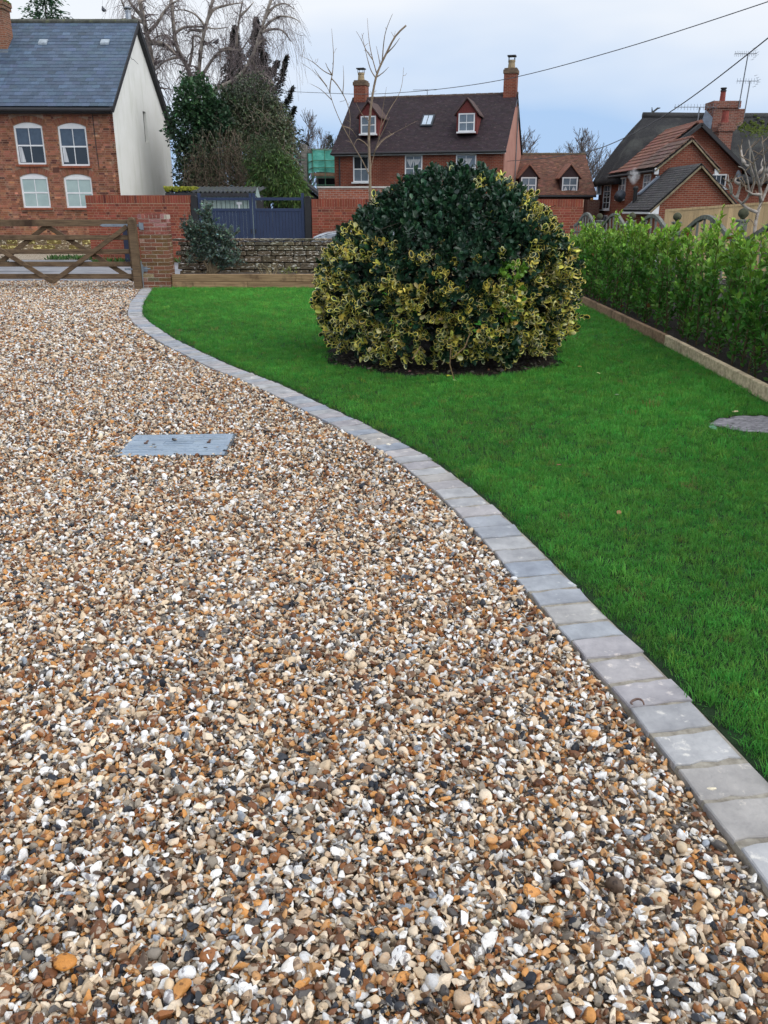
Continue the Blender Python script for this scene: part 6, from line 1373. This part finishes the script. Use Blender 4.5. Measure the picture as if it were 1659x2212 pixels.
POLL = [
 [(4.88,11.60,1.30),(4.91,11.65,1.45),(4.96,11.70,1.59),(5.04,11.75,1.72),(5.10,11.80,1.93)],
 [(4.89,11.60,1.45),(4.78,11.64,1.50),(4.66,11.68,1.61),(4.58,11.72,1.68),(4.55,11.76,1.81),(4.54,11.81,1.92)],
 [(4.63,11.60,1.61),(4.67,11.60,1.72),(4.67,11.61,1.83)],
 [(4.59,11.60,1.68),(4.55,11.54,1.79),(4.46,11.49,1.85)],
 [(4.71,11.60,1.54),(4.78,11.53,1.65),(4.69,11.46,1.85),(4.60,11.39,1.98),(4.49,11.31,2.)],
 [(4.81,11.60,1.65),(4.80,11.57,1.83),(4.83,11.54,1.93)],
 [(4.75,11.60,1.85),(4.69,11.58,2.04),(4.67,11.56,2.21),(4.63,11.55,2.32)],
 [(4.92,11.60,1.59),(4.89,11.53,1.77),(4.78,11.45,1.92),(4.69,11.38,2.11),(4.60,11.31,2.23)],
 [(4.92,11.60,1.77),(4.89,11.51,1.93),(4.80,11.42,2.14),(4.72,11.33,2.28)],
 [(4.69,11.60,1.99),(4.69,11.80,2.05)],
 [(4.66,11.60,1.80),(4.61,11.64,1.83),(4.64,11.68,1.88)],
 [(4.91,11.60,1.67),(4.79,11.53,1.67),(4.67,11.46,1.72)],
 [(4.93,11.60,1.93),(4.96,11.58,2.04),(4.90,11.57,2.22)],
 [(4.84,11.60,1.92),(4.99,11.79,2.05)],
 [(4.70,11.60,2.04),(4.68,11.71,2.15),(4.70,11.81,2.29)],
 [(5.01,11.60,1.87),(4.95,11.69,2.04),(5.02,11.78,2.13)],
]

M_birch = pm('birch_bark', S(186, 176, 164), S(120, 110, 102), scale=5, stretch=(1, 1, .6), bump=.3, rough=.85, c3=S(70, 62, 56), s3=2.2, lo3=.5, hi3=.62)
M_twigs = pm('birch_twig', S(140, 128, 126), S(112, 102, 104), scale=3, rough=.9)
M_pale_bark = pm('sapling_bark', S(150, 132, 112), S(116, 100, 84), scale=10, bump=.3, rough=.8)
def trace_tree(name, label, limbs, base, r0, mat, twmat, seed, l2=(3.5, .5, 1.5), l3=(7., .4, 1.2), droop=1.1, cat='tree', rmin2=.008, rmin3=.0045, rscale=.55, group=None, K3=5):
    r = np.random.default_rng(seed); L_ = snap(limbs); t = thing(name, label, cat, base, 0, group); off = np.array(base)
    L_ = [q - off for q in L_]; L_[0] = np.concatenate([[[0, 0, -.05]] if abs(L_[0][0][2]) > .3 else np.zeros((0, 3)), L_[0]]); R_ = []
    for i, q in enumerate(L_):
        n = len(q); a = r0 if i == 0 else r0 * rscale * r.uniform(.7, 1.1); R_.append(list(np.linspace(a, a * (.45 if i == 0 else .25), n)))
    limb_tubes('trunk', t, L_[:1], R_[:1], mat, 9); limb_tubes('limbs', t, L_[1:], R_[1:], mat, 6)
    if l2[0]:
        P2, Q2 = sprout(L_, R_, l2[0], l2[1:], .45, .75, droop * .4, 6, r, rmin2, .32, .25, .10); tubes_obj('branches', t, P2, Q2, twmat, 4)
        if l3[0]:
            P3, Q3 = sprout(P2, Q2, l3[0], l3[1:], .05, .7, droop, K3, r, rmin3, .55, .1, .06); P4, Q4 = sprout(L_[1:], R_[1:], l3[0] * .3, l3[1:], .1, .8, droop, K3, r, rmin3, .15, .3, .06); tubes_obj('twigs', t, P3 + P4, Q3 + Q4, twmat, 3, 'stuff')
    return t
trace_tree('young_tree', 'slender bare young tree rising behind the holly bush before the brick house', SAP, (-.28, 18.0, .2), .036, M_pale_bark, M_pale_bark, 1, (1.2, .10, .22), (0, 0, 0), .0, rmin2=.0035, rscale=.36)
for nm, lab, lb, bs, r0, sd_ in (('birch_tree', 'tall bare tree with lopped limbs directly behind the white gable', BIRCH_A, (-11.0, 43, 0), .22, 11), ('birch_tree', 'bare birch with contorted limbs above the dark laurel, right of the gable', BIRCH_B, (-8.7, 44, 0), .17, 12),
                             ('birch_tree', 'bare leaning birch with a crooked side limb, in the middle of the group', BIRCH_C, (-8.4, 43.5, 0), .15, 13), ('birch_tree', 'weeping birch leaning right over the dark conifers', BIRCH_D, (-7.6, 42.5, 0), .13, 14)):
    trace_tree(nm, lab, lb, bs, r0, M_birch, M_twigs, sd_, (4.5, .6, 1.9), (8., .5, 1.7), 1.0 if sd_ != 14 else 1.15, group='bare birches behind the cottage')
trace_tree('bare_shrub', 'pale grey bare shrub with knobbly pruned branches at the right edge', POLL, (5.0, 11.6, 0), .034, pm('grey_bark', S(176, 168, 160), S(130, 122, 116), scale=14, bump=.6, bscale=30, rough=.85), M_pale_bark, 15, (5.0, .08, .30), (0, 0, 0), -.1, cat='shrub', rmin2=.006, rscale=.72)

def bare_tree(name, label, base, h, spread, seed, mat, r0=.16, fine=.010, group=None):
    r = np.random.default_rng(seed); t = thing(name, label, 'tree', base, 0, group)
    tr = [[(0, 0, 0), (r.normal(0, .1), 0, h * .3), (r.normal(0, .2), r.normal(0, .2), h * .6), (r.normal(0, .3), r.normal(0, .2), h * .95)]]; tq = [[r0, r0 * .8, r0 * .5, r0 * .15]]
    limb_tubes('trunk', t, tr, tq, mat, 7); P1, Q1 = [], []
    for k in range(13):
        z0 = h * r.uniform(.25, .75); a = k * 2.4 + r.uniform(-.4, .4); ll = spread * r.uniform(.6, 1.1) * (1.1 - .5 * z0 / h); e = np.array([math.cos(a), math.sin(a), 0]); b = interp_poly(tr[0], [z0 / h])[0]
        P1.append(np.array([b, b + e * ll * .35 + np.array([0, 0, .3 * ll]), b + e * ll * .75 + np.array([0, 0, .75 * ll]), b + e * ll + np.array([0, 0, 1.2 * ll])])); Q1.append([r0 * .4, r0 * .3, r0 * .18, r0 * .08])
    limb_tubes('limbs', t, P1, Q1, mat, 5); P2, Q2 = sprout(P1 + tr, Q1 + tq, 4.5, (spread * .35, spread * .8), .6, .6, -.1, 5, r, fine * 1.3, .4, .2); P3, Q3 = sprout(P2, Q2, 7., (spread * .15, spread * .45), .5, .55, 0, 4, r, fine, .6, .2); tubes_obj('branches', t, P2, Q2, mat, 3); tubes_obj('twigs', t, P3, Q3, mat, 3, 'stuff'); return t
M_far = pm('far_bark', S(112, 104, 102), S(90, 84, 84), scale=2, rough=.9)
for lab, b, h, sp, sd_ in (('bare winter tree right of the brick house gable, behind the low dormer cottage', (10.3, 70, 0), 8.0, 1.7, 1), ('round-headed bare tree above the right end of the dormer cottage roof', (15.9, 70, 0), 7.0, 2.0, 2), ('low bare tree above the middle of the dormer cottage roof', (12.1, 74, 0), 6.4, 1.8, 3), ('tiny bare tree just above the dormer cottage ridge', (14.0, 74, 0), 6.0, 1.3, 4), ('bare tree between dark conifers and scaffolding', (-5.5, 66, 0), 7.6, 2.2, 5), ('bare tree crown just right of the scaffold building', (-4.6, 72, 0), 7.0, 1.6, 6)):
    bare_tree('bare_tree', lab, b, h, sp, sd_, M_far, .16, .012, 'bare trees beyond the houses')

# ------------------------------------------------------------------ conifers
def conifer(name, label, base, axis, rads, n, col, seed, size=.16, tips=(), cat='conifer'):
    r = np.random.default_rng(seed); t = thing(name, label, cat, base); ax = np.array(axis, float) - np.array(base); limb_tubes('trunk', t, [np.concatenate([[[0, 0, 0]], ax])], [[.16] + list(np.linspace(.12, .02, len(ax)))], M_bark, 6)
    tt = r.random(n) ** .8; b = interp_poly(ax, tt); rr = np.interp(tt, np.linspace(0, 1, len(rads)), rads); a = r.uniform(0, 6.28, n); lay = .75 + .35 * np.sin(b[:, 2] * 9 + np.sin(a * 3) * 1.2); q = rr * lay * r.uniform(.25, 1.08, n)
    pos = b + np.stack([np.cos(a) * q, np.sin(a) * q, -.25 * q], 1); d = np.stack([np.cos(a), np.sin(a), r.normal(-.35, .35, n)], 1)
    P = [pos]; D = [d]; szf = [.45 + .55 * rr / max(rads)]
    for tp in tips:
        tp = np.array(tp, float) - np.array(base); m = 900; s = r.random(m); szf.append(np.full(m, .7)); c = interp_poly(tp, s); wd = .30 * (1 - s) ** .6 + .05; P.append(c + rand_unit(m, r) * (wd * r.random(m))[:, None]); g_ = tp[-1] - tp[0]; D.append(np.tile(g_ / np.linalg.norm(g_), (m, 1)) + r.normal(0, .6, (m, 3)))
        limb_tubes('bough', t, [tp], [list(np.linspace(.05, .015, len(tp)))], M_bark, 5)
    P = np.concatenate(P); D = np.concatenate(D); leaf_batch('crown', t, P, D, r.uniform(.6, 1.3, len(P)) * size * np.concatenate(szf), jitcol(col, len(P), r, .3), leaf_mat(name + '_needles_%d' % seed, .7, .05, .2), width=.6, r=r); return t
conifer('cypress_tree', 'narrow dark conifer spire, the left of two above the thicket', (-7.1, 45, 0), [(-7.2, 45, 5), (-7.15, 45, 8.3), (-7.09, 45, 9.65)], [1.5, 1.25, 1.05, .90, .75, .55, .38, .20, .03], 12000, (.020, .025, .020), 1, .24)
conifer('cypress_tree', 'tall dark conifer spire with upswept side boughs, the right of two above the thicket', (-6.1, 45.5, 0), [(-6.0, 45.5, 4.6), (-6.1, 45.5, 8), (-6.12, 45.5, 10.1)], [2.2, 1.9, 1.6, 1.3, 1.05, .80, .58, .38, .20, .03], 17000, (.020, .025, .020), 2, .24,
        tips=[[(-6.0, 45.3, 7.0), (-5.4, 45.2, 6.85), (-5.0, 45.1, 7.3), (-4.68, 45, 8.35)], [(-6.0, 45.3, 6.4), (-5.3, 45.2, 6.0), (-4.8, 45.1, 6.3), (-4.46, 45, 7.0)], [(-5.9, 45.3, 5.6), (-5.2, 45.2, 5.1), (-4.8, 45.1, 5.4), (-4.38, 45, 6.15)], [(-6.0, 45.4, 7.6), (-5.5, 45.3, 7.6), (-5.15, 45.2, 8.1)], [(-5.9, 45.3, 5.0), (-5.0, 45.2, 4.5), (-4.5, 45, 4.8)]])
conifer('small_conifer', 'small dark conifer behind the stone parapet of the scaffolded building', (-3.9, 66, 0), [(-3.9, 66, 3.6), (-3.9, 66, 5.2), (-3.9, 66, 6.5)], [1.1, 1.0, .75, .35, .05], 1800, (.028, .055, .034), 3, .22)
conifer('fir_top', 'green conifer top showing above the slate roof at the upper left', (-17.8, 50, 0), [(-17.8, 50, 8), (-17.8, 50, 10.5), (-17.6, 50, 13)], [1.7, 1.6, 1.5, 1.0, .1], 4200, (.050, .105, .055), 4, .26)

# ------------------------------------------------------------------ overgrown thicket behind the shed
r_t = np.random.default_rng(5)
M_iv = leaf_mat('ivy_leaf', .45, .08, .35)
def leafy(name, label, cat, base, blobs, mat, stems=None, seed=0, tv=QLV, tf=QLF, width=1., down=0.):
    r = np.random.default_rng(seed); t = thing(name, label, cat, base); off = np.array(base)
    Ps, Ds, Ss_, Cs = [], [], [], []
    for c, rd, n, sz_, col in blobs:
        p, u = blob_pts(np.array(c) - off, rd, n, r); Ps.append(p); Ds.append(u * .6 + r.normal(0, .6, p.shape) + np.array([0, 0, -down])); Ss_.append(r.uniform(.65, 1.3, n) * sz_); Cs.append(jitcol(col, n, r, .35, .12))
    leaf_batch('crown', t, np.concatenate(Ps), np.concatenate(Ds), np.concatenate(Ss_), np.concatenate(Cs), mat, tv, tf, r=r, width=width)
    P_, Q_ = [], []
    for c, rd, n, sz_, col in blobs[:6]: c = np.array(c) - off; P_.append([(r.normal(0, .2), r.normal(0, .2), 0), (c[0] * .5, c[1] * .5, c[2] * .5), tuple(c), tuple(c + np.array([r.normal(0, .3), 0, rd[2] * .7]))]); Q_.append([.09, .07, .04, .015])
    limb_tubes('trunk', t, P_, Q_, M_bark, 6); return t
leafy('laurel_bush', 'dark glossy laurel crown rising beside the white gable', 'bush', (-7.4, 36.5, 0), [((-7.45, 36.5, 5.45), (.80, .7, .85), 2600, .15, (.042, .10, .042)), ((-7.9, 36.6, 4.6), (.75, .7, .9), 2200, .15, (.036, .080, .040)), ((-7.75, 36.6, 3.0), (.7, .6, 1.3), 2600, .14, (.038, .066, .038)), ((-6.7, 36.4, 4.9), (.65, .6, .6), 1300, .15, (.022, .058, .026))], M_iv, seed=2)
leafy('ivy_tree', 'broad ivy-covered tree filling the gap behind the shed', 'tree', (-5.6, 38, 0), [((-5.7, 38, 4.3), (1.9, 1.1, 1.6), 12000, .10, (.085, .115, .060)), ((-4.7, 37.5, 4.0), (1.1, .9, 1.4), 6000, .10, (.11, .135, .075)), ((-5.4, 38, 5.6), (1.0, .8, 1.0), 4000, .10, (.078, .098, .060)), ((-6.6, 38, 5.2), (1.0, .8, .9), 4000, .10, (.060, .095, .050)), ((-7.2, 37.6, 3.4), (1.2, .9, 1.3), 3000, .12, (.034, .055, .030)), ((-6.2, 37.0, 3.3), (1.7, .8, 1.7), 7000, .10, (.070, .090, .050)), ((-4.3, 37.2, 3.0), (.8, .8, 1.4), 5000, .10, (.12, .16, .08)), ((-4.7, 38.2, 4.7), (.9, .8, 1.1), 4500, .10, (.10, .115, .075))], M_iv, seed=3)
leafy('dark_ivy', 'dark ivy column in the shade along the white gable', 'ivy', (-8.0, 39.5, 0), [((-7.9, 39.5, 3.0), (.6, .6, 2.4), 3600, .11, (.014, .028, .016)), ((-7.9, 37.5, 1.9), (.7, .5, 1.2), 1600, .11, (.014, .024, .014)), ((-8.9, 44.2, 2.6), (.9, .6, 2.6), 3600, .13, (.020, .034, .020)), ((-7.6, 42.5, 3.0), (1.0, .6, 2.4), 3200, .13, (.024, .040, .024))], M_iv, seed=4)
leafy('bamboo_clump', 'light green bamboo clump drooping over the blue gates', 'bamboo', (-4.2, 33.6, 0), [((-4.1, 33.6, 2.55), (.95, .6, .95), 4600, .19, (.085, .145, .045)), ((-4.5, 33.8, 3.3), (.7, .5, .7), 1600, .17, (.060, .090, .040)), ((-3.45, 33.4, 2.15), (.60, .5, .60), 2000, .17, (.11, .19, .05))], leaf_mat('bamboo_leaf', .5, .2, .3), seed=6, width=.34, down=.7)
br = thing('bramble_thicket', 'tangle of brown bare vines hanging between laurel and bamboo', 'vines', (-6.3, 35.2, 0)); P_, Q_ = [], []
for k in range(190):
    x, y = r_t.uniform(-1.35, 1.5), r_t.uniform(-.5, .5); z1 = r_t.uniform(2.4, 4.6) - .25 * abs(x); z0 = r_t.uniform(1.2, 2.2); n = 7; s = np.linspace(0, 1, n)[:, None]; p = np.concatenate([x + (s * r_t.normal(0, .45)) + .10 * np.sin(s * r_t.uniform(2, 9) + k), y + s * r_t.normal(0, .3), z1 + (z0 - z1) * s + .25 * np.sin(s * 3.1)], 1); P_.append(p); Q_.append(np.linspace(r_t.uniform(.005, .011), .004, n))
M_vine = pm('vine', S(134, 118, 102), S(92, 78, 68), scale=6, rough=.9); tubes_obj('vines', br, P_, Q_, M_vine, 3, 'stuff'); P3, Q3 = sprout(P_[:200], Q_[:200], 3, (.2, .6), .1, .8, .3, 4, r_t, .004, .6); tubes_obj('fine_vines', br, P3, Q3, M_vine, 3, 'stuff')
p, u = blob_pts((0, .1, 2.7), (1.6, .6, 1.6), 3600, r_t); leaf_batch('leaves', br, p, u + r_t.normal(0, .6, p.shape), r_t.uniform(.06, .12, 3600), jitcol((.066, .080, .044), 3600, r_t, .4), M_iv, r=r_t)
P_, Q_ = [], []
for k in range(120):
    x, y = r_t.uniform(-.3, 2.9), r_t.uniform(1.0, 2.2); z0 = r_t.uniform(1.8, 5.2) - .3 * abs(x - 1.2); n = 6; s = np.linspace(0, 1, n)[:, None]; l = r_t.uniform(.5, 1.3); P_.append(np.concatenate([x + s * l * r_t.normal(0, .4) + .08 * np.sin(s * 7 + k), y - s * .3, z0 + s * l * r_t.uniform(.2, 1.0)], 1)); Q_.append(np.linspace(.014, .005, n))
tubes_obj('dry_stalks', br, P_, Q_, pm('dry_stalk', S(150, 138, 122), S(112, 100, 88), scale=6, rough=.9), 3, 'stuff')
# evergreen shrub in the raised bed, and the little one by the gate
def small_shrub(name, label, base, lobes, col, seed, leaf=.035, nst=7):
    r = np.random.default_rng(seed); t = thing(name, label, 'shrub', base); P_, Q_ = [], []
    for (c, rd) in lobes:
        for k in range(nst): e = np.array(c) + rand_unit(1, r)[0] * np.array(rd) * .8; P_.append([(r.normal(0, .05), r.normal(0, .05), 0), tuple(np.array(c) * np.array([.4, .4, .35])), tuple(np.array(c) * .75 + e * .25), tuple(e)]); Q_.append([.014, .011, .007, .003])
    limb_tubes('stems', t, P_, Q_, pm(name + '_stem', S(120, 106, 84), rough=.8), 5); P2, Q2 = sprout(P_, Q_, 10, (.10, .35), .6, .6, 0, 4, r, .002, .5, .3); tubes_obj('twigs', t, P2, Q2, bpy.data.materials[name + '_stem'], 3, 'stuff'); pos, dd = [], []
    for p in P2 + [q[1:] for q in P_]:
        p = np.asarray(p, float); L_ = np.linalg.norm(np.diff(p, axis=0), axis=1).sum(); n = max(3, int(L_ / .012)); b = interp_poly(p, np.linspace(.1, 1, n)); pos.append(b); dd.append(rand_unit(n, r) + np.array([0, 0, .5]))
    pos = np.concatenate(pos); dd = np.concatenate(dd); leaf_batch('foliage', t, pos, dd, r.uniform(.6, 1.25, len(pos)) * leaf, jitcol(col, len(pos), r, .3), M_iv, TLV, TLF, r=r); return t
small_shrub('evergreen_shrub', 'loose grey-green evergreen shrub growing in the raised bed before the blue gate', (-3.55, 17.8, .22), [((.10, 0, .40), (.80, .35, .38)), ((-.05, 0, .85), (.62, .3, .36)), ((.35, 0, .65), (.60, .3, .38)), ((.0, 0, 1.12), (.30, .2, .30)), ((-.42, 0, .85), (.20, .2, .22)), ((.45, -.05, .28), (.30, .25, .18))], (.10, .155, .125), 7, .052, 15)
small_shrub('clipped_shrub', 'dark green shrub at the left picture edge by the field gate', (-8.05, 17.5, 0), [((.1, 0, .6), (.5, .4, .5)), ((-.2, 0, .9), (.4, .4, .4))], (.03, .075, .03), 8, .045, 14)
r = np.random.default_rng(31); gd = thing('dry_plants', 'few dry stems and a pale fern in the raised bed by the stone wall', 'plant', (-2.35, 17.75, .22)); P_, Q_ = [], []
for k in range(16): a = r.uniform(0, 6.28); l = r.uniform(.12, .30); x0 = r.normal(0, .10); P_.append([(x0, 0, 0), (x0 + .3 * l * math.cos(a), .2 * l * math.sin(a), l * .6), (x0 + .8 * l * math.cos(a), .4 * l * math.sin(a), l * .9)]); Q_.append([.005, .004, .003])
tubes_obj('dry_stems', gd, P_, Q_, pm('dry_stem', S(170, 154, 116), rough=.9), 4); p = np.stack([.38 + r.normal(0, .10, 120), r.normal(0, .06, 120), r.uniform(.02, .14, 120)], 1); leaf_batch('fern', gd, p, r.normal(0, 1, p.shape) + np.array([0, 0, .4]), r.uniform(.03, .06, 120), jitcol((.16, .17, .05), 120, r), M_iv, r=r)
# weeds along the road and wall foot
n = 700; x = np.concatenate([r.uniform(-8.6, -5.8, 350), r.uniform(-10.5, -8.8, 350)]); y = np.concatenate([25.75 + r.normal(0, .10, 350), 27.3 + r.normal(0, .18, 350)]); p = np.stack([x, y, np.full(n, -.01)], 1); o = leaf_batch('weeds', None, p, r.normal(0, .5, (n, 3)) + np.array([0, 0, 1.]), r.uniform(.06, .20, n), jitcol((.06, .14, .03), n, r), M_iv, r=r, width=.5); tag(o, 'green weeds along the foot of the garden wall and road edge', 'weeds', kind='stuff')
n = 260; a = r.uniform(3.4, 6.0, n); q = r.uniform(1.0, 1.36, n); p = np.stack([SOIL[0] + q * np.cos(a), SOIL[1] + q * np.sin(a) * 1.02, np.full(n, .035)], 1); o = leaf_batch('leaf_litter', None, p, r.normal(0, 1, (n, 3)) * np.array([1, 1, .25]), r.uniform(.03, .055, n), jitcol((.06, .05, .03), n, r, .5, .2), M_deadleaf, TLV, TLF, r=r); tag(o, 'dead leaves scattered on the bare soil under the holly', 'leaf litter', kind='stuff')

# ------------------------------------------------------------------ overhead wires, birds, car
def wire(name, label, pts, rr): tag(MB().tube([tuple(q) for q in smooth_poly(pts, 60, 8)], rr, 5).build(name, pm(name + '_black', (.10, .10, .11), rough=.6)), label, 'cable')
wire('telephone_cable', 'long thin overhead cable sagging behind the young tree to the top right', [(-7.0, 60, 8.7), (-5.68, 56.98, 8.24), (-.98, 46.25, 6.84), (1.17, 41.33, 6.37), (2.85, 37.48, 6.08), (4.24, 34.31, 5.91), (5.26, 31.98, 5.87), (7.4, 27.09, 5.95), (9.21, 22.96, 6.15), (11.0, 18.9, 6.4)], .013)
wire('service_cable', 'darker overhead cable running down to the brick house past the thatch', [(6.29, 49.5, 3.9), (6.93, 38.63, 3.51), (7.33, 31.03, 3.38), (7.55, 26.76, 3.65), (7.73, 23.23, 4.10), (7.92, 19.5, 4.79), (8.2, 16.0, 5.6)], .014)
def pigeon(label, loc, rz):
    t = thing('pigeon', label, 'bird', loc, rz); M_b = pm('feathers_%d' % int(abs(loc[0]) * 10), S(92, 94, 102), S(66, 68, 76), scale=12, rough=.8); bdy = MB(); prof = [(-.20, .010, .0), (-.12, .035, .03), (-.02, .075, .06), (.06, .085, .09), (.12, .070, .13), (.15, .045, .17), (.165, .040, .20), (.185, .036, .22), (.205, .020, .222), (.235, .004, .215)]
    bdy.tube([(x, 0, z) for x, q, z in prof], [q for x, q, z in prof], 10).build('body', M_b, t, smooth=True)
    for s in (-1, 1): w_ = MB().add([(.08, s * .075, .12), (-.05, s * .085, .10), (-.19, s * .03, .02), (-.02, s * .088, .05)], [[0, 1, 2, 3]]); wo_ = w_.build('wing', M_b, t); md = wo_.modifiers.new('s', 'SOLIDIFY'); md.thickness = .012; MB().tube([(.02, s * .03, .03), (.02, s * .03, -.03)], .006, 4).build('leg', M_twigs, t)
    tl = MB().box(-.32, -.17, -.03, .03, -.02, .005); tl.build('tail', M_b, t)
pigeon('wood pigeon sitting upright on a crooked birch limb', (-7.72, 43.3, 8.60), rad(60)); pigeon('pigeon perched on a bare branch above the slate roof', (-12.5, 42.6, 9.75), rad(120))
car = thing('parked_car', 'silver car parked by the brick wall, only its front corner showing past the holly', 'car', (-1.95, 24.0, 0))
M_car = pm('silver_paint', S(178, 184, 192), S(170, 176, 184), rough=.25, bump=0, metallic=.5, spec=.6)
b = MB(); b.prism([(.02, .28), (.0, .55), (.06, .78), (.30, .88), (1.15, .98), (1.30, .98), (3.9, 1.0), (4.1, .7), (4.1, .3)], 'y', -.85, .85).build('body', M_car, car, bevel=.05)
MB().prism([(1.05, .98), (1.75, 1.42), (3.2, 1.44), (3.85, 1.0)], 'y', -.70, .70).build('cabin', M_glass, car, bevel=.05); MB().prism([(1.70, 1.40), (3.2, 1.42), (3.2, 1.47), (1.78, 1.46)], 'y', -.68, .68).build('roof', M_car, car, bevel=.02)
for s in (-1, 1):
    MB().prism([(.05, .66), (.12, .80), (.46, .87), (.40, .70)], 'y', s * .62, s * .872).build('headlight', pm('headlight_%d' % s, S(214, 222, 230), S(120, 130, 140), scale=8, rough=.1, spec=.8), car, bevel=.01)
    for x in (.75, 3.3): wh = MB().tube([(x, s * .68, .31), (x, s * .87, .31)], .31, 20).build('wheel', M_black, car); MB().tube([(x, s * .865, .31), (x, s * .88, .31)], .20, 14).build('rim', M_galv, wh)
MB().box(-.02, .03, -.55, .55, .45, .66).build('grille', M_black, car); MB().box(-.03, .01, -.25, .25, .38, .48).build('number_plate', M_white, car)
